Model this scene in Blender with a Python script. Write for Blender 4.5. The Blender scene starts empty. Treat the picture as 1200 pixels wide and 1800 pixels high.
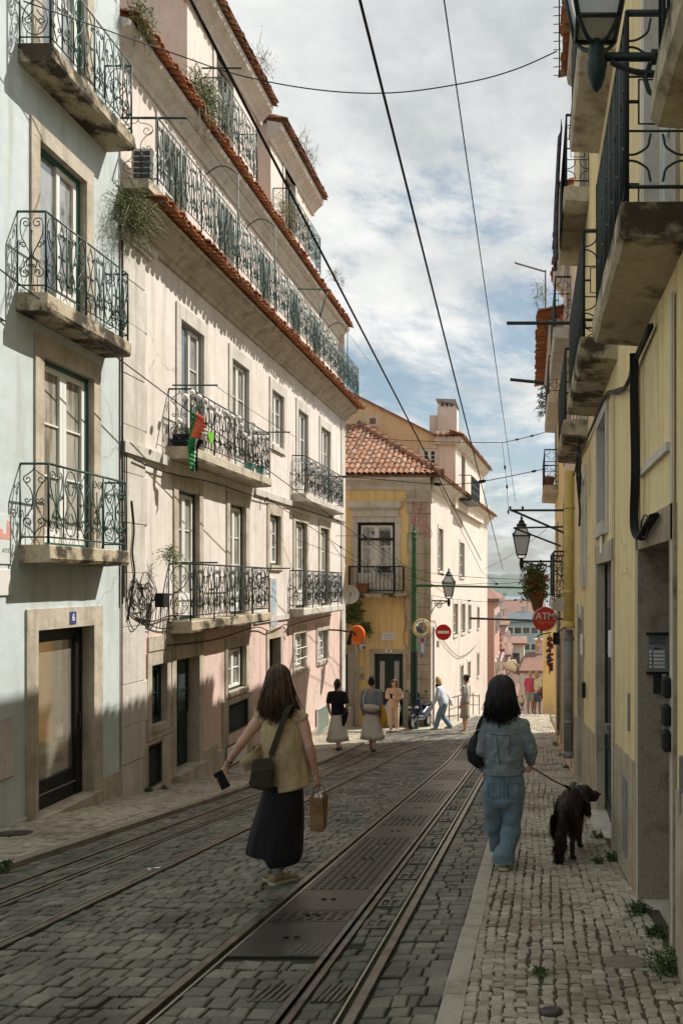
import bpy, bmesh, math, random
from mathutils import Vector, Matrix, noise
R = math.radians
random.seed(7)
SC = bpy.context.scene
COL = SC.collection
F, CX, CY, CZ = 1400.0, 930.0, 1025.0, 1.5      # lens in photo pixels, vanishing point of the street, eye height

def lerp(a, b, t): return a + (b - a) * t
def sstep(a, b, x):
    t = min(1, max(0, (x - a) / (b - a))); return t * t * (3 - 2 * t)
def g(Y):
    """height of the pavement along the falling street"""
    if Y < 18: return -0.1386 * Y
    if Y < 34: return -2.495 - 0.10 * (Y - 18)
    if Y < 46: return -4.095 - 0.178 * (Y - 34)
    return -6.231 - 0.26 * (Y - 46)
ROAD = -0.045
def onY(px, py, Y, dy=0): return Vector(((px - CX) * Y / F, Y + dy, CZ - (py - CY) * Y / F))
def onX(px, py, X):
    Y = F * X / (px - CX); return Vector((X, Y, CZ - (py - CY) * Y / F))

# ------------------------------------------------------------------ objects
def tag(o, label=None, cat=None, group=None, kind=None):
    if label: o['label'] = label
    if cat: o['category'] = cat
    if group: o['group'] = group
    if kind: o['kind'] = kind
    return o
def root(name, loc, label, cat, group=None):
    o = bpy.data.objects.new(name, None); COL.objects.link(o)
    o.location = loc; o.empty_display_size = .1
    return tag(o, label, cat, group)
def origin(o):
    v = Vector((0, 0, 0))
    while o is not None: v += o.location; o = o.parent
    return v
class MB:
    def __init__(s, tn=None): s.v = []; s.f = []; s.m = []; s.t = None if tn is None else []; s.tn = tn
    def add(s, vs, fs, m=0):
        b = len(s.v); s.v += [tuple(v) for v in vs]
        if s.tn is not None: s.t += [s.tn] * len(vs)
        s.f += [tuple(b + i for i in f) for f in fs]; s.m += [m] * len(fs)
    def hexa(s, p, m=0):   # p: 8 points, bottom ring then top ring
        s.add(p, [(3, 2, 1, 0), (4, 5, 6, 7), (0, 1, 5, 4), (1, 2, 6, 5), (2, 3, 7, 6), (3, 0, 4, 7)], m)
    def box(s, x0, x1, y0, y1, z0, z1, m=0):
        s.hexa([(x0, y0, z0), (x1, y0, z0), (x1, y1, z0), (x0, y1, z0), (x0, y0, z1), (x1, y0, z1), (x1, y1, z1), (x0, y1, z1)], m)
    def quad(s, a, b, c, d, m=0): s.add([a, b, c, d], [(0, 1, 2, 3)], m)
    def grid(s, fn, nu, nv, m=0):
        s.add([fn(i / nu, j / nv) for i in range(nu + 1) for j in range(nv + 1)], [(i * (nv + 1) + j, (i + 1) * (nv + 1) + j, (i + 1) * (nv + 1) + j + 1, i * (nv + 1) + j + 1) for i in range(nu) for j in range(nv)], m)
    def poly(s, pts, m=0): s.add(pts, [tuple(range(len(pts)))], m)
    def prism(s, pts, d, m=0):
        """pts: planar outline, d: thickness vector"""
        n = len(pts); d = Vector(d)
        s.add([Vector(p) for p in pts] + [Vector(p) + d for p in pts],
              [tuple(range(n))[::-1], tuple(range(n, 2 * n))] + [(i, (i + 1) % n, n + (i + 1) % n, n + i) for i in range(n)], m)
    def loft(s, rings, m=0, cap=True, closed=True):
        n = len(rings[0]); vs = [p for r in rings for p in r]; fs = []
        for k in range(len(rings) - 1):
            for i in range(n if closed else n - 1):
                j = (i + 1) % n
                fs.append((k * n + i, k * n + j, (k + 1) * n + j, (k + 1) * n + i))
        if cap:
            fs.append(tuple(range(n))[::-1]); fs.append(tuple(range((len(rings) - 1) * n, len(rings) * n)))
        s.add(vs, fs, m)
    def tube(s, pts, r, n=6, m=0, cap=True, flat=1.0, ref=None):
        P = [Vector(p) for p in pts]; rings = []; a = None
        for i, p in enumerate(P):
            t = (P[min(i + 1, len(P) - 1)] - P[max(i - 1, 0)])
            if t.length < 1e-9: t = Vector((0, 0, 1))
            t.normalize()
            if a is None:
                a = Vector(ref) if ref is not None else (Vector((0, 0, 1)) if abs(t.z) < .9 else Vector((1, 0, 0)))
            a = a - t * a.dot(t)
            if a.length < 1e-6: a = Vector((1, 0, 0)) - t * t.x
            a.normalize(); b = t.cross(a)
            rr = r[i] if isinstance(r, (list, tuple)) else r
            rings.append([p + (a * math.cos(2 * math.pi * k / n) + b * flat * math.sin(2 * math.pi * k / n)) * rr for k in range(n)])
        s.loft(rings, m, cap)
    def lathe(s, c, prof, n=16, m=0, ax=(0, 0, 1)):
        ax = Vector(ax).normalized(); u = ax.orthogonal().normalized(); w = ax.cross(u); c = Vector(c)
        s.loft([[c + ax * h + (u * math.cos(2 * math.pi * k / n) + w * math.sin(2 * math.pi * k / n)) * r for k in range(n)] for r, h in prof], m)
    def ell(s, c, r, n=12, m=0):
        c = Vector(c); rings = []
        for i in range(n // 2 + 1):
            a = -math.pi / 2 + math.pi * i / (n // 2); q = max(math.cos(a), .02)
            rings.append([c + Vector((r[0] * q * math.cos(2 * math.pi * k / n), r[1] * q * math.sin(2 * math.pi * k / n), r[2] * math.sin(a))) for k in range(n)])
        s.loft(rings, m)
    def build(s, name, mats, parent=None, smooth=False, bevel=0):
        if not isinstance(mats, (list, tuple)): mats = [mats]
        me = bpy.data.meshes.new(name); off = origin(parent) if parent else Vector((0, 0, 0))
        me.from_pydata([(v[0] - off.x, v[1] - off.y, v[2] - off.z) for v in s.v], [], s.f)
        for mm in mats: me.materials.append(mm)
        if len(mats) > 1: me.polygons.foreach_set('material_index', s.m)
        if smooth: me.polygons.foreach_set('use_smooth', [True] * len(s.f))
        if s.t is not None:
            at = me.attributes.new('tone', 'FLOAT', 'POINT'); at.data.foreach_set('value', s.t)
        me.update()
        o = bpy.data.objects.new(name, me); COL.objects.link(o)
        if parent: o.parent = parent
        if bevel:
            md = o.modifiers.new('bevel', 'BEVEL'); md.width = bevel; md.segments = 2; md.limit_method = 'ANGLE'
        return o
def copy_tree(o, parent=None, loc=None, label=None):
    c = o.copy(); COL.objects.link(c); c.parent = parent
    if loc is not None: c.location = loc
    if label: c['label'] = label
    for ch in list(o.children): copy_tree(ch, c)
    return c

# ------------------------------------------------------------------ materials
def nd(nt, typ, **kw):
    n = nt.nodes.new(typ)
    for k, v in kw.items():
        if hasattr(n, k): setattr(n, k, v)
        else: n.inputs[k].default_value = v
    return n
def c4(c): return (c[0], c[1], c[2], 1)
def mat(name, col, rough=.8, var=.15, scale=3, col2=None, lo=.45, hi=.7, bump=.25, bscale=45, metal=0, spec=.3,
        stretch=(1, 1, 1), tone=None, coat=0, streak=None, bdist=.01, sheen=0, patch=None, crack=None, ior=None):
    m = bpy.data.materials.new(name); m.use_nodes = True; nt = m.node_tree; L = nt.links.new
    b = nt.nodes['Principled BSDF']
    b.inputs['Roughness'].default_value = rough; b.inputs['Metallic'].default_value = metal
    b.inputs['Specular IOR Level'].default_value = spec; b.inputs['Coat Weight'].default_value = coat
    b.inputs['Coat Roughness'].default_value = .06
    if sheen: b.inputs['Sheen Weight'].default_value = sheen
    if ior: b.inputs['IOR'].default_value = ior
    geo = nd(nt, 'ShaderNodeNewGeometry'); mp = nd(nt, 'ShaderNodeMapping'); mp.inputs['Scale'].default_value = stretch
    L(geo.outputs['Position'], mp.inputs['Vector'])
    base = nd(nt, 'ShaderNodeRGB'); base.outputs[0].default_value = c4(col); out = base.outputs[0]
    if tone:
        at = nd(nt, 'ShaderNodeAttribute', attribute_name='tone'); rp = nd(nt, 'ShaderNodeValToRGB')
        e = rp.color_ramp.elements
        e[0].color = c4(tone[0]); e[1].color = c4(tone[-1])
        for i, t in enumerate(tone[1:-1]): e.new((i + 1) / (len(tone) - 1)).color = c4(t)
        L(at.outputs['Fac'], rp.inputs[0]); out = rp.outputs[0]
    def mixc(fac, a, bcol, mode='MIX'):
        mx = nd(nt, 'ShaderNodeMix', data_type='RGBA', blend_type=mode)
        L(fac, mx.inputs[0]); L(a, mx.inputs[6])
        if isinstance(bcol, tuple): mx.inputs[7].default_value = c4(bcol)
        else: L(bcol, mx.inputs[7])
        return mx.outputs[2]
    if col2:
        n1 = nd(nt, 'ShaderNodeTexNoise', Scale=scale, Detail=8, Roughness=.62); L(mp.outputs[0], n1.inputs['Vector'])
        r1 = nd(nt, 'ShaderNodeMapRange'); r1.inputs[1].default_value = lo; r1.inputs[2].default_value = hi
        L(n1.outputs['Fac'], r1.inputs[0]); out = mixc(r1.outputs[0], out, tuple(col2))
    if streak:   # vertical runs of dirt
        ms = nd(nt, 'ShaderNodeMapping'); ms.inputs['Scale'].default_value = (5, 5, .35); L(geo.outputs['Position'], ms.inputs['Vector'])
        n4 = nd(nt, 'ShaderNodeTexNoise', Scale=1.3, Detail=6, Roughness=.6); L(ms.outputs[0], n4.inputs['Vector'])
        r4 = nd(nt, 'ShaderNodeMapRange'); r4.inputs[1].default_value = .50; r4.inputs[2].default_value = .74; r4.inputs[4].default_value = .85
        L(n4.outputs['Fac'], r4.inputs[0]); out = mixc(r4.outputs[0], out, tuple(streak))
    if patch:    # repaired and flaking areas with crisp edges
        n5 = nd(nt, 'ShaderNodeTexNoise', Scale=.75, Detail=9, Roughness=.55); n5.inputs['Distortion'].default_value = .6; L(mp.outputs[0], n5.inputs['Vector'])
        r5 = nd(nt, 'ShaderNodeMapRange'); r5.inputs[1].default_value = .605; r5.inputs[2].default_value = .625; r5.inputs[4].default_value = .55; L(n5.outputs['Fac'], r5.inputs[0]); out = mixc(r5.outputs[0], out, tuple(patch))
        n6 = nd(nt, 'ShaderNodeTexNoise', Scale=3.1, Detail=9, Roughness=.6); L(mp.outputs[0], n6.inputs['Vector'])
        r6 = nd(nt, 'ShaderNodeMapRange'); r6.inputs[1].default_value = .68; r6.inputs[2].default_value = .70; r6.inputs[4].default_value = .5; L(n6.outputs['Fac'], r6.inputs[0]); out = mixc(r6.outputs[0], out, tuple(c * .8 for c in patch))
    if crack:
        dn = nd(nt, 'ShaderNodeTexNoise', Scale=2.2, Detail=6); L(geo.outputs['Position'], dn.inputs['Vector'])
        av = nd(nt, 'ShaderNodeVectorMath', operation='MULTIPLY_ADD'); L(dn.outputs['Color'], av.inputs[0]); av.inputs[1].default_value = (.5, .5, .5); L(geo.outputs['Position'], av.inputs[2])
        vo = nd(nt, 'ShaderNodeTexVoronoi', feature='DISTANCE_TO_EDGE', Scale=.55); L(av.outputs[0], vo.inputs['Vector'])
        r7 = nd(nt, 'ShaderNodeMapRange'); r7.inputs[1].default_value = .003; r7.inputs[2].default_value = .008; r7.inputs[3].default_value = .6; r7.inputs[4].default_value = 0; L(vo.outputs['Distance'], r7.inputs[0])
        n8 = nd(nt, 'ShaderNodeTexNoise', Scale=.9, Detail=2); L(geo.outputs['Position'], n8.inputs['Vector']); r8 = nd(nt, 'ShaderNodeMapRange'); r8.inputs[1].default_value = .5; r8.inputs[2].default_value = .6; L(n8.outputs['Fac'], r8.inputs[0])
        mm = nd(nt, 'ShaderNodeMath', operation='MULTIPLY'); L(r7.outputs[0], mm.inputs[0]); L(r8.outputs[0], mm.inputs[1]); out = mixc(mm.outputs[0], out, tuple(crack))
    if var:
        n2 = nd(nt, 'ShaderNodeTexNoise', Scale=scale * 7, Detail=6, Roughness=.7); L(mp.outputs[0], n2.inputs['Vector'])
        r2 = nd(nt, 'ShaderNodeMapRange'); r2.inputs[1].default_value = .25; r2.inputs[2].default_value = .75
        r2.inputs[3].default_value = 1 - var; r2.inputs[4].default_value = 1 + var; L(n2.outputs['Fac'], r2.inputs[0])
        mul = nd(nt, 'ShaderNodeVectorMath', operation='SCALE'); L(out, mul.inputs[0]); L(r2.outputs[0], mul.inputs['Scale']); out = mul.outputs[0]
    L(out, b.inputs['Base Color'])
    if bump:
        n3 = nd(nt, 'ShaderNodeTexNoise', Scale=bscale, Detail=5, Roughness=.6); L(mp.outputs[0], n3.inputs['Vector'])
        bp = nd(nt, 'ShaderNodeBump', Strength=bump, Distance=bdist); L(n3.outputs['Fac'], bp.inputs['Height']); L(bp.outputs[0], b.inputs['Normal'])
    return m
M = {}
M['blue'] = mat('blue_plaster', (.53, .585, .585), .9, .09, .7, (.45, .495, .485), .45, .75, .3, 60, streak=(.40, .42, .37), patch=(.50, .55, .51), crack=(.3, .3, .27))
M['white'] = mat('white_plaster', (.69, .63, .575), .9, .08, .8, (.60, .52, .45), .45, .72, .3, 50, streak=(.46, .41, .35), patch=(.64, .58, .52), crack=(.36, .31, .27))
M['pink'] = mat('pink_plaster', (.68, .50, .43), .9, .08, .9, (.62, .47, .40), .45, .72, .3, 50, streak=(.42, .32, .27), patch=(.60, .50, .44), crack=(.3, .2, .17))
M['palepink'] = mat('pale_pink_plaster', (.66, .575, .51), .9, .08, .8, (.58, .49, .43), .45, .72, .3, 50, streak=(.48, .41, .36), patch=(.66, .60, .55), crack=(.38, .32, .28))
M['stone'] = mat('limestone', (.50, .44, .35), .85, .16, 2.2, (.34, .29, .22), .42, .68, .5, 28, streak=(.24, .20, .15))
M['palestone'] = mat('pale_limestone', (.58, .54, .48), .85, .12, 2.0, (.45, .41, .35), .45, .7, .4, 30, streak=(.36, .32, .27))
M['mossstone'] = mat('weathered_stone', (.44, .37, .26), .9, .22, 2.4, (.06, .048, .03), .47, .58, .9, 22)
M['slabstone'] = mat('balcony_stone', (.50, .44, .34), .9, .2, 3.0, (.17, .14, .09), .5, .72, .7, 30)
M['yellow'] = mat('yellow_plaster', (.78, .64, .36), .88, .09, .8, (.70, .57, .33), .45, .72, .3, 45, streak=(.54, .38, .15), patch=(.64, .53, .32), crack=(.38, .27, .13))
M['ochre'] = mat('ochre_plaster', (.80, .58, .26), .9, .10, .9, (.73, .54, .28), .45, .7, .3, 40, streak=(.46, .33, .15), patch=(.60, .48, .28), crack=(.36, .25, .12))
M['gable'] = mat('pale_ochre_plaster', (.60, .44, .26), .9, .10, .9, (.56, .43, .28), .45, .7, .3, 40, streak=(.44, .33, .2), patch=(.58, .47, .33), crack=(.36, .27, .16))
M['cement'] = mat('cement_dado', (.46, .41, .32), .92, .2, 2.5, (.33, .27, .18), .42, .68, .6, 30, streak=(.30, .17, .05))
M['rust'] = mat('rust_plaster', (.42, .24, .10), .92, .2, 2, (.30, .2, .1), bump=.5)
M['tile'] = mat('terracotta', (.42, .15, .06), .85, .25, 5, (.16, .09, .06), .5, .72, .5, 30, tone=((.24, .10, .055), (.36, .13, .06), (.44, .17, .07), (.42, .22, .13)))
M['oldtile'] = mat('old_terracotta', (.34, .17, .10), .88, .3, 4, (.11, .08, .06), .46, .68, .5, 30, tone=((.17, .095, .06), (.31, .15, .085), (.38, .19, .115), (.42, .27, .19)))
M['roofplain'] = mat('plain_roof_tile', (.32, .16, .095), .88, .3, 4, (.12, .08, .06), .46, .68, .5, 30)
M['iron'] = mat('green_iron', (.022, .066, .054), .45, .3, 12, (.012, .022, .02), bump=.2, spec=.4)
M['dkiron'] = mat('black_iron', (.018, .028, .025), .5, .3, 12, bump=.2, spec=.4)
M['greenframe'] = mat('green_paint', (.03, .115, .10), .45, .15, 8, bump=.1)
M['dkgreen'] = mat('dark_green_paint', (.012, .03, .026), .45, .2, 8, bump=.1)
M['polegreen'] = mat('pole_green_paint', (.035, .13, .05), .45, .2, 6, (.03, .07, .03), bump=.15)
M['wframe'] = mat('white_paint', (.70, .69, .64), .5, .06, 8, bump=.1)
M['black'] = mat('black_paint', (.010, .011, .011), .5, .2, 8, bump=.1)
M['wire'] = mat('cable_black', (.012, .012, .013), .6, .1, 8, bump=0)
M['rubber'] = mat('black_rubber', (.012, .012, .012), .75, .2, 20, bump=.1)
M['glass_sky'] = mat('window_glass', (.08, .09, .09), .04, .3, 1.1, (.30, .30, .28), .47, .53, 0, spec=.8, coat=.6, ior=1.9, stretch=(1.5, 1.5, .6))
M['glass_curtain'] = mat('curtained_glass', (.42, .41, .36), .08, .12, 1.4, (.16, .15, .12), .46, .56, 0, spec=.8, coat=.8, stretch=(5, 5, .5), ior=1.8)
M['glass_dark'] = mat('dark_glass', (.025, .027, .026), .06, .3, 1, (.06, .06, .055), .4, .6, 0, spec=.6, coat=.5)
M['glass_shop'] = mat('shop_glass', (.80, .76, .62), .05, .1, 1, bump=0, spec=.9, coat=1, metal=.8)
M['grey'] = mat('grey_metal', (.30, .30, .28), .5, .15, 6, (.22, .21, .19), bump=.15, metal=.3)
M['zinc'] = mat('grey_pipe', (.25, .26, .25), .6, .15, 3, (.17, .16, .14), bump=.2)
M['ypipe'] = mat('yellow_pipe', (.62, .48, .16), .6, .1, 3, (.48, .36, .13), bump=.15)
M['plastic'] = mat('white_plastic', (.66, .65, .60), .5, .06, 4, bump=.05)
M['steel'] = mat('worn_steel', (.22, .195, .172), .36, .25, 6, (.10, .078, .06), .45, .65, .25, 40, metal=.7)
M['plate'] = mat('iron_plate', (.060, .057, .054), .40, .3, 3, (.11, .095, .078), .48, .72, .3, 40, metal=.5)
M['orange'] = mat('orange_paint', (.80, .16, .02), .45, .08, 6, bump=.05)
M['red'] = mat('red_paint', (.55, .018, .02), .42, .08, 6, bump=.03)
M['atmred'] = mat('red_sign', (.62, .05, .02), .4, .06, 6, bump=.03)
M['signwhite'] = mat('white_sign', (.78, .78, .75), .45, .03, 6, bump=.02)
M['ink'] = mat('dark_ink', (.05, .05, .055), .7, .1, 6, bump=0)
M['leaf'] = mat('green_leaf', (.060, .105, .025), .6, .35, 6, (.10, .12, .035), bump=.1)
M['dryleaf'] = mat('dry_leaf', (.22, .19, .09), .75, .35, 6, (.10, .12, .05), bump=.1)
M['weed'] = mat('weed_leaf', (.035, .07, .02), .6, .35, 6, (.06, .09, .03), bump=.1)
M['wood'] = mat('brown_wood', (.14, .07, .035), .6, .25, 4, bump=.3, stretch=(1, 1, .2))
# ------------------------------------------------------------------ facades
class Fac:
    """a wall plane: a runs along it, z up, d out of it towards the street"""
    def __init__(s, O, u, n): s.O = Vector(O); s.u = Vector(u).normalized(); s.n = Vector(n).normalized()
    def P(s, a, z, d=0): return s.O + s.u * a + s.n * d + Vector((0, 0, z))
    def ray(s, px, py, d=0):
        dr = Vector(((px - CX) / F, 1, -(py - CY) / F)); o = Vector((0, 0, CZ)); O = s.O + s.n * d
        t = (O - o).dot(s.n) / dr.dot(s.n); p = o + dr * t - O
        return p.dot(s.u), p.z + s.O.z
def fbox(mb, f, a0, a1, z0, z1, d0, d1, m=0):
    P = f.P
    mb.hexa([P(a0, z0, d1), P(a1, z0, d1), P(a1, z0, d0), P(a0, z0, d0), P(a0, z1, d1), P(a1, z1, d1), P(a1, z1, d0), P(a0, z1, d0)], m)
def fwall(mb, f, a0, a1, z0, z1, holes=(), m=0, d=0, back=.3):
    """wall sheet with rectangular openings and their reveals"""
    us = sorted({a0, a1, *[h[0] for h in holes], *[h[1] for h in holes]}); zs = sorted({z0, z1, *[h[2] for h in holes], *[h[3] for h in holes]})
    us = [u for u in us if a0 <= u <= a1]; zs = [z for z in zs if z0 <= z <= z1]
    for i in range(len(us) - 1):
        for j in range(len(zs) - 1):
            cu, cz = (us[i] + us[i + 1]) / 2, (zs[j] + zs[j + 1]) / 2
            if any(h[0] < cu < h[1] and h[2] < cz < h[3] for h in holes): continue
            mb.quad(f.P(us[i], zs[j], d), f.P(us[i + 1], zs[j], d), f.P(us[i + 1], zs[j + 1], d), f.P(us[i], zs[j + 1], d), m)
    for h in holes:
        q = [(h[0], h[2]), (h[1], h[2]), (h[1], h[3]), (h[0], h[3])]
        for k in range(4):
            (p, r), (s_, t) = q[k], q[(k + 1) % 4]
            mb.quad(f.P(p, r, d), f.P(s_, t, d), f.P(s_, t, d - back), f.P(p, r, d - back), m)
def surround(mb, f, a0, a1, z0, z1, w=.16, lint=.2, sill=.1, depth=.18, proud=.025, m=0):
    fbox(mb, f, a0 - w, a0, z0 - (sill or 0), z1, -depth, proud, m); fbox(mb, f, a1, a1 + w, z0 - (sill or 0), z1, -depth, proud, m)
    fbox(mb, f, a0 - w, a1 + w, z1, z1 + lint, -depth, proud + .002, m)
    if sill: fbox(mb, f, a0, a1, z0 - sill, z0, -depth - .05, proud + .03, m)
def hole(a0, a1, z0, z1, w=.16, lint=.2, sill=.1): return (a0 - w + .01, a1 + w - .01, z0 - (sill or .02) + .01, z1 + lint - .01)
def window(f, bld, a0, a1, z0, z1, cols=2, rows=3, depth=.16, w=.16, lint=.2, sill=.1, case='dkgreen', leaf='wframe', pane='glass_curtain',
           st='palestone', cw=.05, lw=.055, mw=.022, panel=0, ajar=0):
    o = MB()
    fbox(o, f, a0, a0 + cw, z0, z1, -depth - .06, -depth + .02, 0); fbox(o, f, a1 - cw, a1, z0, z1, -depth - .06, -depth + .02, 0)
    fbox(o, f, a0 + cw, a1 - cw, z1 - cw, z1, -depth - .06, -depth + .018, 0); fbox(o, f, a0 + cw, a1 - cw, z0, z0 + cw, -depth - .06, -depth + .018, 0)
    b0, b1, y0, y1 = a0 + cw, a1 - cw, z0 + cw, z1 - cw; W = (b1 - b0) / cols
    for c in range(cols):
        p, q = b0 + c * W + .003, b0 + (c + 1) * W - .003
        if ajar and c == 0: continue
        fbox(o, f, p, p + lw, y0, y1, -depth - .05, -depth + .005, 1); fbox(o, f, q - lw, q, y0, y1, -depth - .05, -depth + .005, 1)
        fbox(o, f, p + lw, q - lw, y1 - lw, y1, -depth - .05, -depth + .003, 1)
        low = y0 + lw + panel
        fbox(o, f, p + lw, q - lw, y0, low, -depth - .05, -depth + .003, 1)
        for r in range(1, rows):
            zz = lerp(low, y1 - lw, r / rows); fbox(o, f, p + lw, q - lw, zz - mw / 2, zz + mw / 2, -depth - .045, -depth - .008, 1)
    win = o.build('window', [M[case], M[leaf]], bld)
    pn = MB(); fbox(pn, f, a0 + .01, a1 - .01, z0 + .01, z1 - .01, -depth - .07, -depth - .03); pn.build('pane', M[pane], win)
    if ajar:
        aj = MB(); h = f.P(b0, 0, -depth); ang = R(62)
        def Q(t, z, th): return f.P(b0 + t * math.cos(ang) + th * math.sin(ang), z, -depth - .07 - t * math.sin(ang) + th * math.cos(ang) + .06)
        for (t0, t1, za, zb) in ((0, lw, y0, y1), (W - lw, W, y0, y1), (lw, W - lw, y1 - lw, y1), (lw, W - lw, y0, y0 + lw)):
            aj.hexa([Q(t0, za, 0), Q(t1, za, 0), Q(t1, za, .04), Q(t0, za, .04), Q(t0, zb, 0), Q(t1, zb, 0), Q(t1, zb, .04), Q(t0, zb, .04)])
        aj.build('open_leaf', M[leaf], win)
    if w:
        s = MB(); surround(s, f, a0, a1, z0, z1, w, lint, sill, depth); s.build('surround', M[st], win)
    return win
def spiral(cx, cy, r, a0, turns, n=10, k=.8):
    return [(cx + r * (1 - k * i / n) * math.cos(a0 + turns * 2 * math.pi * i / n), cy + r * (1 - k * i / n) * math.sin(a0 + turns * 2 * math.pi * i / n)) for i in range(n + 1)]
def crom(P, n=4):
    out = []
    for i in range(len(P) - 1):
        p0, p1, p2, p3 = P[max(i - 1, 0)], P[i], P[i + 1], P[min(i + 2, len(P) - 1)]
        for k in range(n):
            t = k / n
            out.append(tuple(.5 * (2 * b + (c - a) * t + (2 * a - 5 * b + 4 * c - d) * t * t + (3 * b - a - 3 * c + d) * t ** 3) for a, b, c, d in zip(p0, p1, p2, p3)))
    out.append(tuple(P[-1])); return out
def lyre(w, h, var=0):
    """wrought-iron scrolls of one panel cell, centred on s=0, z from 0 to h"""
    out = []; q = w / 2
    for s in (-1, 1):
        if var == 0:
            top = spiral(s * q * .42, h * .86, q * .42, math.pi / 2 - s * math.pi / 2 + s * .3, s * 1.3, 9)[::-1]
            mid = [(s * q * .80, h * .70), (s * q * .30, h * .50), (s * q * .10, h * .40)]
            bot = [(s * q * .55, h * .30)] + spiral(s * q * .48, h * .17, q * .45, math.pi / 2 - s * .2, -s * 1.35, 9)
            out.append(crom(top + mid + bot, 2))
            out.append(crom([(s * q * .92, h * .62)] + spiral(s * q * .62, h * .55, q * .26, 0 if s > 0 else math.pi, s * 1.2, 7), 2))
            out.append(crom([(0, h * .40), (s * q * .35, h * .33)] + spiral(s * q * .2, h * .27, q * .17, 0 if s > 0 else math.pi, -s * 1.1, 6), 2))
        elif var == 1:
            out.append(crom([(0, h * .98), (s * q * .5, h * .93), (s * q * .86, h * .75), (s * q * .45, h * .58), (0, h * .50)], 4))
            out.append(crom(spiral(s * q * .45, h * .76, q * .26, -math.pi / 2, s * 1.2, 7)[::-1] + [(s * q * .15, h * .62)], 2))
            out.append(crom([(0, h * .50), (s * q * .6, h * .40), (s * q * .86, h * .22), (s * q * .5, h * .06), (0, h * .02)], 4))
            out.append(crom(spiral(s * q * .42, h * .22, q * .30, math.pi / 2, -s * 1.25, 7)[::-1] + [(s * q * .12, h * .36)], 2))
        else:
            out.append(crom(spiral(s * q * .5, h * .80, q * .36, math.pi / 2, -s * 1.3, 8)[::-1] + [(s * q * .1, h * .93), (0, h * .99)], 2))
            out.append(crom(spiral(s * q * .48, h * .20, q * .40, -math.pi / 2, s * 1.3, 8)[::-1] + [(s * q * .1, h * .06), (0, h * .01)], 2))
            out.append(crom([(s * q * .84, h * .8), (s * q * .2, h * .62), (s * q * .2, h * .40), (s * q * .86, h * .22)], 4))
            out.append(crom(spiral(s * q * .55, h * .51, q * .22, math.pi if s > 0 else 0, s * 1.1, 6)[::-1] + [(s * q * .2, h * .52)], 2))
    return out
def railrun(mb, P, L, h, zb, cell=.27, style='scroll', r=.0072, post=.013, seed=0):
    """one straight run of railing; P(s, z) maps to space"""
    rnd = random.Random(seed)
    mb.tube([P(0, zb + h), P(L, zb + h)], post * 1.15, 6, flat=.6); mb.tube([P(0, zb + .09), P(L, zb + .09)], post * .8, 4)
    n = max(1, round(L / cell)); w = L / n; h0, h1 = zb + .10, zb + h - .015
    for i in range(n + 1):
        thick = post if (i in (0, n) or i % 4 == 0) else post * .62
        mb.tube([P(i * w, zb + (0 if thick == post else .09)), P(i * w, zb + h)], thick, 5)
    for i in range(n):
        c = (i + .5) * w
        if style == 'scroll':
            v = (i + seed) % 3
            for pl in lyre(w * .94, h1 - h0, v): mb.tube([P(c + s, h0 + z) for s, z in pl], r, 4)
            if v == 0: mb.tube([P(c, h0 + .03), P(c, h1 - .2)], [r * 1.6 if k % 2 else r * .9 for k in range(2)], 4)
        elif style == 'bars':
            for k in range(3): mb.tube([P(c - w / 3 + k * w / 3, h0), P(c - w / 3 + k * w / 3, h1)], r * 1.1, 4)
            for k in range(2):
                z = lerp(h0, h1, .3 + .35 * k); mb.tube([P(c - w / 3, z - .05), P(c, z), P(c + w / 3, z - .05)], r * 1.2, 4)
                mb.ell(P(c, z), (.012, .012, .018), 6)
        elif style == 'square':
            for (za, zb2) in ((.02, .30), (.36, .62), (.68, .98)):
                A, B = lerp(h0, h1, za), lerp(h0, h1, zb2)
                if za == .36:
                    mb.tube([P(c - w * .3, A), P(c + w * .3, A), P(c + w * .3, B), P(c - w * .3, B), P(c - w * .3, A)], r, 4)
                    mb.tube([P(c - w * .5, (A + B) / 2), P(c - w * .3, (A + B) / 2)], r * 1.5, 4); mb.tube([P(c + w * .5, (A + B) / 2), P(c + w * .3, (A + B) / 2)], r * 1.5, 4)
                else:
                    for sg in (-1, 1):
                        mid = (A + B) / 2
                        for e in (A, B): mb.tube([P(c + sg * x * w, lerp(mid, e, y)) for x, y in crom([(.5, .12), (.34, .16), (.16, .45), (.12, .8), (.1, 1)], 3)], r, 4)
                mb.tube([P(c - w / 2, B + .015), P(c + w / 2, B + .015)], r, 4)
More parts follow.
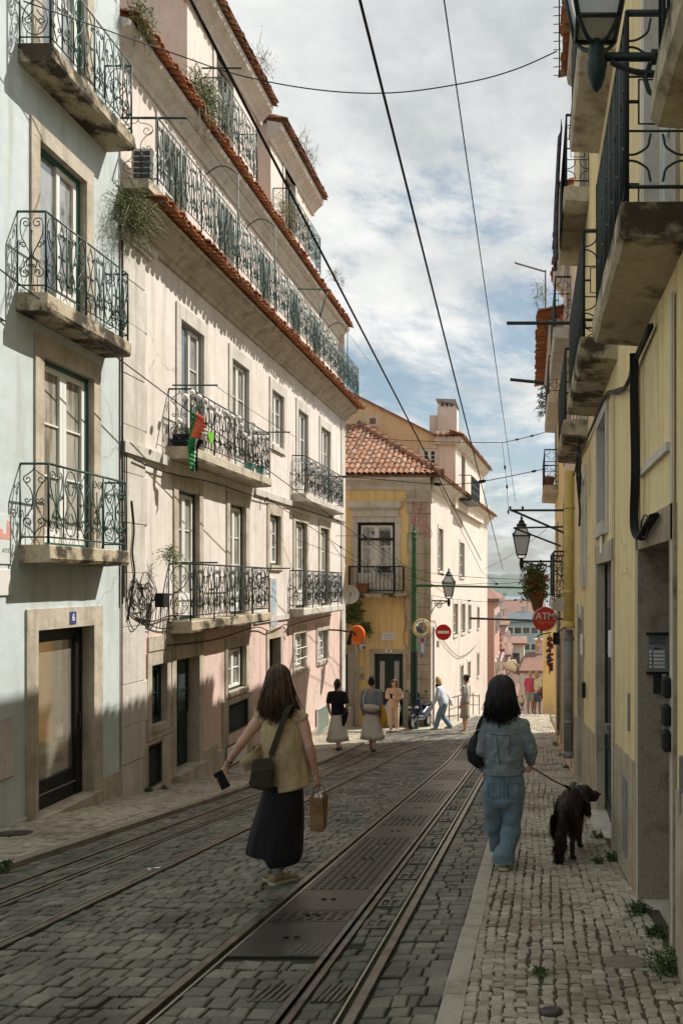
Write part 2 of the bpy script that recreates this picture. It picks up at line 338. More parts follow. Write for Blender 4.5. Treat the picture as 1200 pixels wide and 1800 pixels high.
def balcony(f, bld, a0, a1, zt, prot=.38, th=.17, h=.95, cell=.27, style='scroll', iron='iron', st='slabstone', seed=0, endcell=.2, r=.0072, ends=(1, 1), gap=.0, label=None, endstyle=None):
    s = MB()   # slab with a moulded edge
    c = .035
    prof = [(0, zt), (prot - .012, zt), (prot, zt - .012), (prot, zt - th * .8), (prot - .025, zt - th), (0, zt - th - .02)]
    n_ = max(8, int((a1 - a0) / .16)); sec = []
    for k in range(n_ + 1):
        a = lerp(a0, a1, k / n_); w_ = lambda q: .009 * noise.noise((a * 3.1, q * 1.7, zt))   # worn, uneven stone
        sec.append([f.P(a, z + (w_(i) if i > 2 else w_(i) * .3), d + (w_(i + 9) if 0 < i < 5 else 0)) for i, (d, z) in enumerate(prof)])
    s.loft(sec)
    slab = s.build('balcony', M[st], bld)
    if label: slab['label'] = label
    rl = MB(); fr = prot - .035
    railrun(rl, lambda t, z: f.P(a0 + .03 + t, z, fr), a1 - a0 - .06, h, zt, cell, style, r, seed=seed)
    for k, a in enumerate((a0 + .03, a1 - .03)):
        if ends[k]: railrun(rl, lambda t, z: f.P(a, z, t), fr, h, zt, endcell * 2, endstyle or style, r, seed=seed + 2)
    for a in (a0 + .03, a1 - .03): rl.ell(f.P(a, zt - .01, fr), (.022, .022, .03), 8)
    rl.build('railing', M[iron], slab, smooth=True)
    return slab
def eave_tiles(mb, f, a0, a1, z, d0, d1, pitch=.19, rise=.16, rows=2, seed=1):
    """barrel tiles laid out over a cornice, ends showing to the street"""
    rnd = random.Random(seed); n = int((a1 - a0) / pitch); L = d1 - d0
    for i in range(n):
        a = a0 + (i + .5) * (a1 - a0) / n
        for (rr, up, lift) in ((pitch * .48, 1, .018), (pitch * .42, -1, .0)):
            aa = a if up > 0 else a + pitch / 2
            jit = rnd.uniform(-.035, .035)
            if mb.tn is not None: mb.tn = min(1, max(0, rnd.gauss(.5, .25)))
            for k in range(rows):
                da, db = d0 + L * k / rows, d0 + L * (k + 1) / rows + .03 + jit
                rings = []
                for (d, sc) in ((da, .92), (db, 1.0)):
                    zz = z + lift + rise * (1 - (d - d0) / L) + (0 if d == da else .012); ring = []
                    for q in (rr * sc, (rr - .016) * sc):
                        arc = [f.P(aa + q * math.cos(math.pi * t / 6), zz + up * q * math.sin(math.pi * t / 6) * .66, d) for t in range(7)]
                        ring += arc if q == rr * sc else arc[::-1]
                    rings.append(ring)
                mb.loft(rings, 0)
def cornice(mb, f, a0, a1, prof, m=0):
    N = max(2, int((a1 - a0) / 1.2))
    mb.loft([[f.P(lerp(a0, a1, k / N), z, d) for d, z in prof] for k in range(N + 1)], m)
def tuft(mb, c, rad, n, L=.35, down=.3, seed=0, w=.006, leaf=.03):
    rnd = random.Random(seed); c = Vector(c)
    for i in range(n):
        b = c + Vector((rnd.uniform(-1, 1) * rad[0], rnd.uniform(-1, 1) * rad[1], rnd.uniform(-1, 1) * rad[2])) * .5
        d = Vector((rnd.gauss(0, 1), rnd.gauss(0, 1), rnd.gauss(.2, .9))).normalized(); l = L * rnd.uniform(.4, 1.1)
        pts = [b + d * l * t + Vector((0, 0, -down * l * t * t)) for t in (0, .4, .75, 1)]
        sd = d.orthogonal().normalized() * w
        mb.add([pts[0] - sd, pts[0] + sd, pts[1] - sd, pts[1] + sd, pts[2] - sd * .7, pts[2] + sd * .7, pts[3]], [(0, 1, 3, 2), (2, 3, 5, 4), (4, 5, 6)], rnd.randint(0, 1))
        for k in range(4):
            p = pts[1].lerp(pts[3], rnd.random()); e = Vector((rnd.gauss(0, 1), rnd.gauss(0, 1), rnd.gauss(0, 1))).normalized()
            s2 = e.orthogonal().normalized() * leaf * .28; q = p + e * leaf * rnd.uniform(.6, 1.3)
            mb.add([p, p.lerp(q, .5) + s2, q, p.lerp(q, .5) - s2], [(0, 1, 2, 3)], rnd.randint(0, 1))
def text_mesh(name, s, size, mtl, parent, f, a, z, d, align='CENTER', extr=.002, shear=0):
    """lettering on a facade-like frame; f.u runs the way the words are read"""
    cu = bpy.data.curves.new(name, 'FONT'); cu.body = s; cu.size = size; cu.align_x = align; cu.align_y = 'CENTER'; cu.extrude = extr; cu.resolution_u = 3; cu.offset = size * .012
    t = bpy.data.objects.new(name, cu); COL.objects.link(t)
    me = bpy.data.meshes.new_from_object(t.evaluated_get(bpy.context.evaluated_depsgraph_get()))
    bpy.data.objects.remove(t); bpy.data.curves.remove(cu)
    off = origin(parent) if parent else Vector((0, 0, 0))
    for v in me.vertices: v.co = f.P(a + v.co.x, z + v.co.y, d + v.co.z) - off
    me.materials.clear(); me.materials.append(mtl)
    o = bpy.data.objects.new(name, me); COL.objects.link(o); o.parent = parent
    return o
# ================================================================== LEFT SIDE OF THE STREET
WX = -5.96
FL = Fac((WX, 0, 0), (0, 1, 0), (1, 0, 0))
def shell(name, mtl, bld, x0, x1, y0, y1, z0, z1, skip=()):
    """the unseen sides, top and back of a house so that it is a closed body"""
    mb = MB(); p = [(x0, y0), (x1, y0), (x1, y1), (x0, y1)]
    for k in range(4):
        if k in skip: continue
        a, b = p[k], p[(k + 1) % 4]; mb.quad((*a, z0), (*b, z0), (*b, z1), (*a, z1))
    mb.quad((x0, y0, z1), (x1, y0, z1), (x1, y1, z1), (x0, y1, z1))
    return mb.build(name, mtl, bld)
# ---- pale blue house
BL = root('town_house', (WX, 7.5, g(7.5)), 'pale blue plastered house with green window frames and iron balconies', 'house')
wins = [(9.76, 10.88, 1.95, 4.28), (9.68, 10.70, 4.87, 6.89), (9.72, 10.72, 7.80, 9.95)]
door = (9.646, 10.88, -1.40, .926)
holes = [hole(*w, .17, .25 if i == 0 else .2, 0) for i, w in enumerate(wins)] + [hole(*door, .22, .26, 0)]
w = MB(); fwall(w, FL, 2.5, 11.60, -4, 12.5, holes, back=.4); w.build('wall', M['blue'], BL)
shell('rear_wall', M['blue'], BL, WX - 9, WX - .001, 2.5, 11.598, -4, 12.5, skip=(1,))
window(FL, BL, *wins[0], cols=2, rows=3, case='greenframe', pane='glass_curtain', st='stone', w=.17, lint=.25, sill=0, depth=.08, cw=.06, lw=.07, panel=.12)
window(FL, BL, *wins[1], cols=2, rows=2, case='greenframe', pane='glass_sky', st='stone', w=.17, lint=.2, sill=0, depth=.09, cw=.06, lw=.07, panel=.3, ajar=1)
window(FL, BL, *wins[2], cols=2, rows=2, case='greenframe', pane='glass_sky', st='stone', w=.17, lint=.2, sill=0, depth=.09, cw=.06, lw=.07, panel=.3)
balcony(FL, BL, 9.30, 11.16, 1.95, .37, .20, .95, .30, endcell=.36, seed=0, endstyle='scroll', st='mossstone')
balcony(FL, BL, 9.25, 11.20, 4.88, .37, .20, .95, .22, endcell=.36, seed=1, st='mossstone')
balcony(FL, BL, 9.29, 11.24, 7.80, .40, .20, .98, .24, endcell=.36, seed=2, st='mossstone')
d = MB()   # glazed shop door in a deep stone frame
a0, a1, z0, z1 = door
fbox(d, FL, a0, a0 + .07, z0, z1, -.26, -.14, 0); fbox(d, FL, a1 - .16, a1, z0, z1, -.26, -.14, 0)
fbox(d, FL, a0 + .07, a1 - .16, z1 - .17, z1, -.26, -.15, 0); fbox(d, FL, a0 + .07, a1 - .16, z0, z0 + .42, -.26, -.15, 0)
fbox(d, FL, a0 + .07, a1 - .16, z0 + .24, z0 + .255, -.15, -.14, 1)
dr = d.build('door', [M['black'], M['grey']], BL)
d = MB(); fbox(d, FL, a0 + .07, a1 - .16, z0 + .42, z1 - .17, -.22, -.19); d.build('pane', M['glass_shop'], dr)
d = MB(); fbox(d, FL, a1 - .11, a1 - .09, z0 + .95, z0 + 1.15, -.14, -.11); d.build('handle', M['black'], dr)
d = MB(); surround(d, FL, a0, a1, z0, z1, .22, .26, 0, .20); fbox(d, FL, a0 - .02, a1 + .02, z0 - .35, z0 + .06, -.42, .12)
d.build('surround', M['stone'], dr)
d = MB(); fbox(d, FL, 11.10, 11.60, -3, -1.22, -.05, .03); d.build('plinth', M['stone'], BL)
d = MB(); fbox(d, FL, 3, 9.42, -3, g(9) - .02, -.05, .025); d.build('plinth', M['palestone'], BL)
NP = root('number_plate', FL.P(10.36, 1.05, .03), 'small blue enamel number plate reading 6 above the glazed door', 'number plate')
d = MB(); fbox(d, FL, 10.29, 10.43, .97, 1.13, .028, .036)
d.build('plate', mat('enamel_blue', (.035, .06, .20), .3, .05, 4, bump=0, coat=.5), NP)
FLt = Fac((WX, 0, 0), (0, 1, 0), (1, 0, 0))
text_mesh('numeral', '6', .13, M['signwhite'], NP, FLt, 10.36, 1.05, .0375)
UB = root('meter_cabinet', FL.P(9.05, -.4, 0), 'grey flush meter cabinet in the pale blue wall', 'meter cabinet')
d = MB(); fbox(d, FL, 8.86, 9.19, -.72, -.06, 0, .02); d.build('door_panel', M['palestone'], UB, bevel=.004)
d = MB(); fbox(d, FL, 8.85, 9.20, -.73, -.05, -.02, .012); d.build('frame', M['grey'], UB)
PQ = root('wall_sign', FL.P(9.05, 2, 0), 'small white lodging sign with a red pictogram on the blue wall', 'sign')
d = MB(); fbox(d, FL, 8.88, 9.17, 1.72, 2.28, 0, .015); d.build('panel', mat('clear_acrylic', (.60, .64, .61), .25, .04, 6, bump=0), PQ)
d = MB(); fbox(d, FL, 8.92, 9.13, 2.00, 2.06, .015, .018); fbox(d, FL, 9.07, 9.13, 2.06, 2.17, .015, .018); fbox(d, FL, 8.93, 9.0, 2.06, 2.11, .015, .018); fbox(d, FL, 9.08, 9.12, 2.18, 2.21, .015, .018)
d.build('pictogram', mat('sign_red', (.62, .30, .24), .6, .05, 4, bump=0), PQ)
text_mesh('lettering', 'AYS', .075, M['grey'], PQ, FL, 9.05, 1.87, .0155)
d = MB(); fbox(d, FL, 8.86, 9.14, 1.36, 1.66, 0, .02); o = d.build('junction_box', M['plastic'], bevel=.005); tag(o, 'white square junction box under the lodging sign', 'junction box')

# ---- white and pink house
WH = root('town_house', (WX, 18.6, g(18.6)), 'long white and pink house with iron balconies, tiled eaves and attic storeys', 'house')
FA = Fac((-6.12, 0, 0), (0, 1, 0), (1, 0, 0))     # attic wall, set back behind the eaves
FD = Fac((-6.18, 0, 0), (0, 1, 0), (1, 0, 0))     # dormer fronts
U0, U1 = 11.63, 25.68
two = [(13.60, 14.56, 3.76, 6.02), (15.95, 16.90, 3.76, 6.02), (18.42, 19.30, 4.72, 6.0), (20.5, 21.4, 3.76, 6.0), (22.75, 23.8, 3.76, 6.0)]
one = [(13.5, 14.36, .87, 3.09), (15.83, 16.72, .87, 3.09), (18.26, 19.06, 1.92, 3.09), (20.25, 21.3, .86, 3.09), (22.7, 23.62, .86, 3.09)]
low = [(12.55, 13.08, -.76, .2), (15.74, 16.74, -.67, .2), (20.2, 21.2, -.72, .2), (22.4, 23.5, -.72, .14)]
doors = [(13.42, 14.36, -1.75, .2), (18.2, 19.05, -2.45, .22)]
vents = [(12.30, 12.90, -1.72, -1.05), (15.75, 16.85, -1.5, -.92)]
hs = [hole(*q, .17, .24, 0 if k in (0, 1, 3, 4) else .12) for k, q in enumerate(two)] + [hole(*q, .17, .24, 0 if k in (0, 1, 3, 4) else .12) for k, q in enumerate(one)]
hlow = [hole(*q, .14, .2, .1) for q in low] + [hole(*q, .16, .22, 0) for q in doors] + [(v[0], v[1], v[2], v[3]) for v in vents]
w = MB(); fwall(w, FL, U0, U1, .72, 7.1, hs, back=.4); w.build('wall', M['white'], WH)
w = MB(); fwall(w, FL, U0, 19.9, -5, .72, [h for h in hlow if h[1] < 19.9], back=.4); fwall(w, FL, 19.9, U1, -5, .72, [h for h in hlow if h[0] > 19.9], back=.4)
w.build('ground_floor_wall', M['pink'], WH)
w = MB()
w.quad((WX, U1, -6), (WX - 9, U1, -6), (WX - 9, U1, 9.5), (WX, U1, 9.5)); w.quad((WX - 9, U0, -6), (WX - 9, U1, -6), (WX - 9, U1, 9.5), (WX - 9, U0, 9.5))
w.quad((WX - 9, U0 + .002, 7), (WX - .002, U0 + .002, 7), (WX - .002, U0 + .002, 9.5), (WX - 9, U0 + .002, 9.5))
w.build('rear_wall', M['white'], WH)
for k, q in enumerate(two):
    fr = k in (0, 1, 3, 4)
    window(FL, WH, *q, cols=2, rows=3 if not fr else 3, st='palestone', w=.17, lint=.24, sill=0 if fr else .12, depth=.07, case='grey', pane='glass_sky' if k in (0, 2, 3) else 'glass_curtain', panel=.25 if fr else 0, ajar=1 if k == 0 else 0)
for k, q in enumerate(one):
    fr = k in (0, 1, 3, 4)
    window(FL, WH, *q, cols=2, rows=3, st='stone', w=.17, lint=.24, sill=0 if fr else .12, depth=.09, case='dkgreen', pane='glass_curtain', panel=.35 if fr else 0)
for k, q in enumerate(low):
    window(FL, WH, *q, cols=1 if k == 0 else 2, rows=2 if k < 2 else 3, st='stone', w=.14, lint=.2, sill=.1, depth=.10, case='dkgreen' if k < 2 else 'grey', pane='glass_dark' if k == 0 else 'glass_curtain', leaf='wframe' if k else 'dkgreen')
for k, (a0, a1, z0, z1) in enumerate(doors):
    d = MB(); m = lerp(a0, a1, .5)
    fbox(d, FL, a0, a1, z0, z1, -.27, -.20, 0)
    for c in range(2):
        p, q = lerp(a0, a1, .5 * c) + .03, lerp(a0, a1, .5 * c + .5) - .03
        for zz in ((z0 + .1, z0 + .85),): fbox(d, FL, p + .05, q - .05, zz[0], zz[1], -.20, -.185, 0)
        fbox(d, FL, p, p + .05, z0 + .95, z1 - .05, -.20, -.17, 1 if k == 0 and c == 0 else 0); fbox(d, FL, q - .05, q, z0 + .95, z1 - .05, -.20, -.17, 1 if k == 0 and c == 0 else 0)
        for zz in (z0 + .95, z0 + 1.35, z1 - .1): fbox(d, FL, p + .05, q - .05, zz, zz + .045, -.20, -.172, 1 if k == 0 and c == 0 else 0)
    o = d.build('door', [M['dkgreen'], M['wframe']], WH)
    d = MB(); fbox(d, FL, a0 + .08, m - .08, z0 + 1.0, z1 - .1, -.20, -.188); fbox(d, FL, m + .08, a1 - .08, z0 + 1.0, z1 - .1, -.20, -.188); d.build('pane', M['glass_dark'], o)
    d = MB(); surround(d, FL, a0, a1, z0, z1, .16, .22, 0, .22); fbox(d, FL, a0 - .1, a1 + .1, z0 - .5, z0 + .03, -.4, .14); d.build('surround', M['stone'], o)
for k, (a0, a1, z0, z1) in enumerate(vents):
    d = MB(); n = 13
    for i in range(n):
        z = lerp(z0, z1, (i + .5) / n); P = FL.P
        d.hexa([P(a0, z - .02, -.02), P(a1, z - .02, -.02), P(a1, z - .012, -.02), P(a0, z - .012, -.02), P(a0, z + .012, -.07), P(a1, z + .012, -.07), P(a1, z + .02, -.07), P(a0, z + .02, -.07)])
    fbox(d, FL, a0, a1, z0, z1, -.2, -.12)
    for e in (a0, a1 - .03): fbox(d, FL, e, e + .03, z0, z1, -.1, .012)
    for e in (z0, z1 - .03): fbox(d, FL, a0 + .03, a1 - .03, e, e + .03, -.1, .01)
    d.build('vent_louvre', M['dkiron'], WH)
# stonework of the ground floor: quoins, bands between openings, plinth
d = MB()
zz = -3.2; rnd = random.Random(3); k = 0
while zz < 6.6:
    h = rnd.uniform(.55, .85); ww = .70 if k % 2 else .78; fbox(d, FL, U0 + .02, U0 + ww, zz + .004, min(zz + h, 6.6) - .004, -.02, .022 + rnd.uniform(-.004, .006)); zz += h; k += 1
d.build('quoin_strip', M['palestone'], WH, bevel=.008)
d = MB()
for (p, q, z0, z1) in ((U0 + .80, 14.6, .42, .66), (12.42, 13.24, -.98, -.86), (U0 + .8, 12.28, -2.4, -1.05), (12.92, 13.25, -2.6, -1.0), (14.53, 15.2, -3.2, -1.55), (15.2, 17.2, -3.2, -1.72), (15.45, 15.74, -1.72, -.82), (16.88, 17.1, -1.72, -.82), (15.75, 16.87, -.92, -.80), (17.1, 18.02, -3.3, -2.0), (19.25, 25.6, -4, -2.52)):
    d = MB(); fbox(d, FL, p, q, z0, z1, -.03, .03); d.build('stone_panel', M['stone'], WH, bevel=.01)
for q in ((19.22, 25.1, 3.42, 3.56, -.02, .05), (17.25, 19.2, 3.42, 3.56, -.02, .05), (U0 + .0, 13.1, 3.42, 3.58, -.02, .07), (17.2, 20.05, .62, .74, -.02, .04)):
    d = MB(); fbox(d, FL, *q); d.build('string_course', M['palestone'], WH)
d = MB(); fbox(d, FL, 25.2, 25.70, -3, 6.8, -.02, .03); d.build('corner_strip', M['palestone'], WH)
d = MB(); fbox(d, FL, U0, U0 + .95, 6.62, 6.72, 0, .10); fbox(d, FL, U0, U0 + .88, 6.55, 6.62, 0, .06); d.build('quoin_cap', M['palestone'], WH)
balcony(FL, WH, 13.14, 17.2, 3.76, .40, .19, .95, .25, iron='dkiron', st='slabstone', seed=0, endcell=.38)
balcony(FL, WH, 20.0, 24.1, 3.76, .36, .19, .95, .23, iron='dkiron', st='palestone', seed=1, endcell=.36)
balcony(FL, WH, 13.14, 17.15, .87, .40, .19, .95, .25, iron='dkiron', st='mossstone', seed=2, endcell=.38)
balcony(FL, WH, 19.8, 23.98, .86, .36, .19, .95, .23, iron='dkiron', st='palestone', seed=1, endcell=.36)
# main cornice, eave tiles, attic gallery
d = MB(); cornice(d, FL, U0 + .12, U1 + .25, [(0, 6.72), (.05, 6.72), (.06, 6.80), (.10, 6.83), (.14, 6.92), (.24, 7.00), (.34, 7.03), (.36, 7.10), (.42, 7.12), (0, 7.2)]); d.build('cornice', M['stone'], WH)
d = MB(.5); eave_tiles(d, FL, U0 + .15, U1 + .25, 7.19, -.12, .56, .165, .07); d.build('eave', M['tile'], WH)
att = [(13.2, 14.15, 7.35, 9.05), (15.6, 16.45, 7.35, 9.05), (18.0, 18.8, 7.35, 9.05), (20.3, 21.2, 7.35, 9.05), (22.4, 23.25, 7.35, 9.05)]
w = MB(); fwall(w, FA, U0, U1, 7.0, 9.9, [hole(*q, .15, .2, 0) for q in att], back=.4); w.build('attic_wall', M['palepink'], WH)
for q in att: window(FA, WH, *q, cols=2, rows=3, st='palestone', w=.15, lint=.2, sill=0, depth=.16, case='dkgreen', pane='glass_sky', panel=.5)
rl = MB(); railrun(rl, lambda t, z: FL.P(11.84 + t, z, .44), 13.9, 1.0, 7.42, .20, 'scroll', .0075, seed=0)
for k, y in enumerate((11.84, 25.74)): railrun(rl, lambda t, z: FL.P(y, z, t - .14), .58, 1.0, 7.42, .5, 'scroll', .006, seed=2)
for y in (15.1, 17.3, 21.0, 24.2):   # arched stays that brace the gallery rail
    rl.tube([FL.P(y, 7.42, .44), FL.P(y, 9.25, .44)], .014, 5)
    if y != 21.0: rl.tube([FL.P(y, 9.25 + .16 * math.sin(math.pi * t), lerp(.44, -.16, t)) for t in [k / 8 for k in range(9)]], .013, 5)
    else: rl.tube([FL.P(y, 9.25, -.16), FL.P(y, 9.25, .7)], .016, 5); rl.tube([FL.P(y, 8.5, .44), FL.P(y, 9.25, .66)], .013, 5)
rl.tube([FL.P(11.9, 8.45, -.16), FL.P(11.9, 8.45, .85)], .018, 5)
rl.build('gallery_railing', M['iron'], WH, smooth=True)
d = MB(); fbox(d, FL, U0 + .02, U1 + .1, 7.28, 7.42, -.16, .40); d.build('gallery_floor', M['slabstone'], WH)
d = MB(); cornice(d, FA, U0, U1 + .15, [(0, 9.35), (.04, 9.35), (.05, 9.45), (.12, 9.52), (.2, 9.64), (.28, 9.66), (.30, 9.74), (0, 9.82)]); d.build('attic_cornice', M['palestone'], WH)
d = MB(.5); eave_tiles(d, FA, U0, U1 + .15, 9.82, -.1, .40, .165, .08, seed=3); d.build('attic_eave', M['tile'], WH)
d = MB(); d.quad((-6.2, U0, 9.95), (-6.2, U1, 9.95), (-10.5, U1, 12.6), (-10.5, U0, 12.6)); d.quad((-10.5, U0, 12.6), (-10.5, U1, 12.6), (-15, U1, 9.5), (-15, U0, 9.5)); d.poly([(-6.2, U0, 9.9), (-10.5, U0, 12.6), (-15, U0, 9.5)]); d.poly([(-6.2, U1, 9.9), (-10.5, U1, 12.6), (-15, U1, 9.5)])
d.build('roof', M['roofplain'], WH)
for k, (p, q, ww) in enumerate(((14.4, 18.0, (15.7, 16.6, 10.15, 12.0)), (19.05, 22.5, (20.1, 21.0, 10.15, 12.0)))):
    w = MB(); fwall(w, FD, p, q, 9.7, 12.5, [hole(*ww, .14, .18, 0)], back=.4)
    for y in (p, q): w.poly([(-6.18, y, 9.7), (-6.18, y, 12.5), (-10.5, y, 12.5), (-10.5, y, 9.7)])
    w.quad((-6.18, p, 12.49), (-6.18, q, 12.49), (-10.5, q, 12.49), (-10.5, p, 12.49))
    dm = w.build('dormer', M['palepink'], WH)
    o = window(FD, dm, *ww, cols=2, rows=3, st='palestone', w=.14, lint=.18, sill=0, depth=.16, case='dkgreen', pane='glass_sky', panel=.5)
    for ch in list(o.children): ch.parent = dm
    d = MB(); cornice(d, FD, p - .12, q + .3, [(-.05, 12.0), (.04, 12.0), (.06, 12.1), (.16, 12.22), (.28, 12.32), (.30, 12.44), (-.05, 12.5)])
    d.build('cornice', M['palestone'], dm)
    d = MB(.5); eave_tiles(d, FD, p - .15, q + .35, 12.52, -.12, .38, .165, .10, seed=5 + k)
    d.poly([(-5.75, p - .15, 12.56), (-5.75, q + .35, 12.56), (-8.5, q - .6, 13.6), (-8.5, p + .6, 13.6)]); d.poly([(-5.75, p - .15, 12.56), (-8.5, p + .6, 13.6), (-10.5, p - .15, 12.56)])
    d.build('roof', M['oldtile'], dm)
    rl = MB(); a0, a1 = (15.0, 16.9) if k == 0 else (19.2, 22.0)
    railrun(rl, lambda t, z: FL.P(a0 + t, z, .19), a1 - a0, 1.0, 10.02, .20, 'scroll', .0075, seed=k)
    for y in (a0, a1): railrun(rl, lambda t, z: FL.P(y, z, t - .2), .39, 1.0, 10.02, .36, 'scroll', .0055, seed=2)
    if k == 0: rl.tube([FL.P(15.0, 11.2, -.2), FL.P(15.0, 11.2, .55)], .018, 5)
    rl.build('railing', M['iron'], dm, smooth=True)
# ---- small things fixed to the left houses
AC = root('air_conditioner', (-5.85, 12.1, 7.45), 'white air conditioner with a dark grille at the gallery end', 'air conditioner')
d = MB(); d.box(-6.0, -5.66, 12.0, 12.35, 7.46, 8.06); d.build('casing', M['plastic'], AC, bevel=.02)
d = MB()
for i in range(6): d.box(-5.95, -5.71, 11.982, 11.998, 7.52 + i * .085, 7.575 + i * .085)
d.box(-5.845, -5.825, 11.975, 11.982, 7.5, 8.02); d.build('grille', M['ink'], AC)
def shrub(name, c, rad, n, L, down, label, seed, mats=('leaf', 'dryleaf'), w=.005, leaf=.03, cat='shrub', group='wild plants on the roofs and eaves'):
    mb = MB(); tuft(mb, c, rad, n, L, down, seed, w, leaf); o = mb.build(name, [M[mats[0]], M[mats[1]]])
    return tag(o, label, cat, group)
shrub('wild_shrub', onX(238, 372, -5.72), (.3, .5, .45), 420, .42, .35, 'bushy grey green plant spilling over the cornice next to the blue house', 1)
shrub('wild_shrub', onX(357, 168, -5.8), (.25, .6, .6), 520, .48, .4, 'large dry bush hanging from the attic eave above the gallery', 2, ('dryleaf', 'leaf'))
shrub('wild_shrub', onX(248, 30, -5.75), (.2, .4, .35), 160, .3, .5, 'yellowing weed growing from the attic eave at the picture top', 3, ('dryleaf', 'leaf'))
shrub('wild_shrub', onX(505, 375, -5.8), (.2, .8, .4), 200, .4, .3, 'straw coloured grass clump by the second dormer balcony', 4, ('dryleaf', 'dryleaf'))
shrub('wild_shrub', onX(460, 108, -5.9), (.2, .8, .2), 60, .4, -.2, 'thin dry twigs standing on the first dormer roof', 5, ('dryleaf', 'dryleaf'))
shrub('wild_shrub', onX(540, 268, -5.9), (.2, 1.2, .2), 80, .4, -.2, 'thin dry twigs standing on the second dormer roof', 6, ('dryleaf', 'dryleaf'))
shrub('wild_shrub', onX(590, 490, -5.9), (.2, 1.2, .15), 60, .3, -.2, 'wispy twigs on the far end of the attic eave', 7, ('dryleaf', 'dryleaf'))
shrub('potted_fern', onX(300, 972, -5.7), (.12, .15, .2), 70, .3, .6, 'spindly pale plant at the near corner of the lowest white house balcony', 8, ('leaf', 'dryleaf'), cat='plant', group='balcony plants')
# flag hung from the balcony rail: red, white, green and black cloth
P0 = onX(335, 722, -5.53); Yf = P0.y
fl = MB(); N = 14
def fp(u, v): return Vector((-5.54 + u * (.25 - .15 * sstep(.3, .6, v)) + .02 * math.sin(v * 9 + u * 5), Yf - .02 + u * .08 + .05 * math.sin(v * 6 + u * 4), P0.z - v * .98 - u * .10 * (1 - v))) 
for i in range(N):
    for j in range(9):
        u0, u1, v0, v1 = j / 9, (j + 1) / 9, i / N, (i + 1) / N
        if v0 < .36 and u0 > .18: mi = 0 if (u0 + v0) < 1.05 else 1
        elif u0 < .5: mi = 2
        else: mi = 1 if u0 < .62 else 3
        fl.quad(fp(u0, v0), fp(u1, v0), fp(u1, v1), fp(u0, v1), mi)
o = fl.build('flag', [mat('flag_red', (.62, .12, .06), .8, .05, 6, bump=.1), mat('flag_white', (.75, .74, .7), .8, .05, 6, bump=.1), mat('flag_green', (.02, .19, .06), .8, .05, 6, bump=.1), mat('flag_black', (.015, .015, .017), .8, .05, 6, bump=.1)], smooth=True)
sd = o.modifiers.new('thickness', 'SOLIDIFY'); sd.thickness = .004
tag(o, 'red, white, green and black flag hanging from the balcony rail', 'flag')
PB = root('planter', onX(320, 772, -5.75), 'black planter box at the near end of the flag balcony', 'planter')
d = MB(); d.box(-5.92, -5.62, 13.2, 13.5, 3.78, 3.98); d.build('box', M['rubber'], PB, bevel=.02)
shrub('potted_plant', (-5.77, 13.35, 4.05), (.15, .2, .12), 60, .2, .3, 'green plant in the black planter box', 9, ('leaf', 'leaf'), cat='plant', group='balcony plants')
d = MB(); lc = onX(370, 768, -5.53); hp = []
for k in range(25):
    t = 2 * math.pi * k / 24; hp.append(lc + Vector((0, .0085 * 16 * math.sin(t) ** 3, .0085 * (13 * math.cos(t) - 5 * math.cos(2 * t) - 2 * math.cos(3 * t)))))
d.prism(hp[:-1], (.012, 0, 0)); o = d.build('paper_leaf', mat('bright_green', (.16, .42, .03), .6, .1, 8, bump=.05)); tag(o, 'bright green heart shaped leaf decoration tied to the railing', 'decoration')
rnd = random.Random(5)
pom = [(326, 697), (338, 690), (350, 698), (361, 705), (372, 715), (383, 728), (398, 726), (408, 733), (420, 735), (424, 748), (446, 745), (430, 765), (437, 772), (315, 740)]
white = mat('white_paper', (.78, .77, .74), .8, .06, 10, bump=.2)
for k, (px, py) in enumerate(pom):
    c = onX(px, py, -5.535); r0 = .045; mb = MB(); rings = []
    for i in range(9):
        a = -math.pi / 2 + math.pi * i / 8; rings.append([c + Vector((math.cos(a) * math.cos(2 * math.pi * j / 14), math.cos(a) * math.sin(2 * math.pi * j / 14), math.sin(a))) * r0 * (1 + .12 * ((i + j) % 2)) for j in range(14)])
    mb.loft(rings); o = mb.build('paper_pompom', white); tag(o, 'white round paper pompom tied to the flag balcony rail', 'decoration', 'paper pompoms on the flag balcony')
for k, (px, py, s) in enumerate(((607, 818, .0), (596, 822, .0), (620, 822, 0))):
    pass
def pot(name, c, r, h, mt, label, grp='plant pots on the balconies'):
    mb = MB(); mb.lathe(c, [(r * .7, 0), (r * .74, .01), (r * .95, h * .86), (r * 1.06, h * .86), (r * 1.06, h), (r * .9, h), (r * .85, h * .8)], 14)
    o = mb.build(name, mt, smooth=False); return tag(o, label, 'plant pot', grp)
tq = mat('turquoise_pot', (.10, .30, .28), .5, .1, 6, bump=.1)
pot('plant_pot', (-5.66, 16.1, 3.765), .09, .16, tq, 'turquoise pot at the far end of the flag balcony, nearer one', )
pot('plant_pot', (-5.66, 16.75, 3.765), .10, .2, tq, 'taller turquoise pot beside the end rail of the flag balcony')
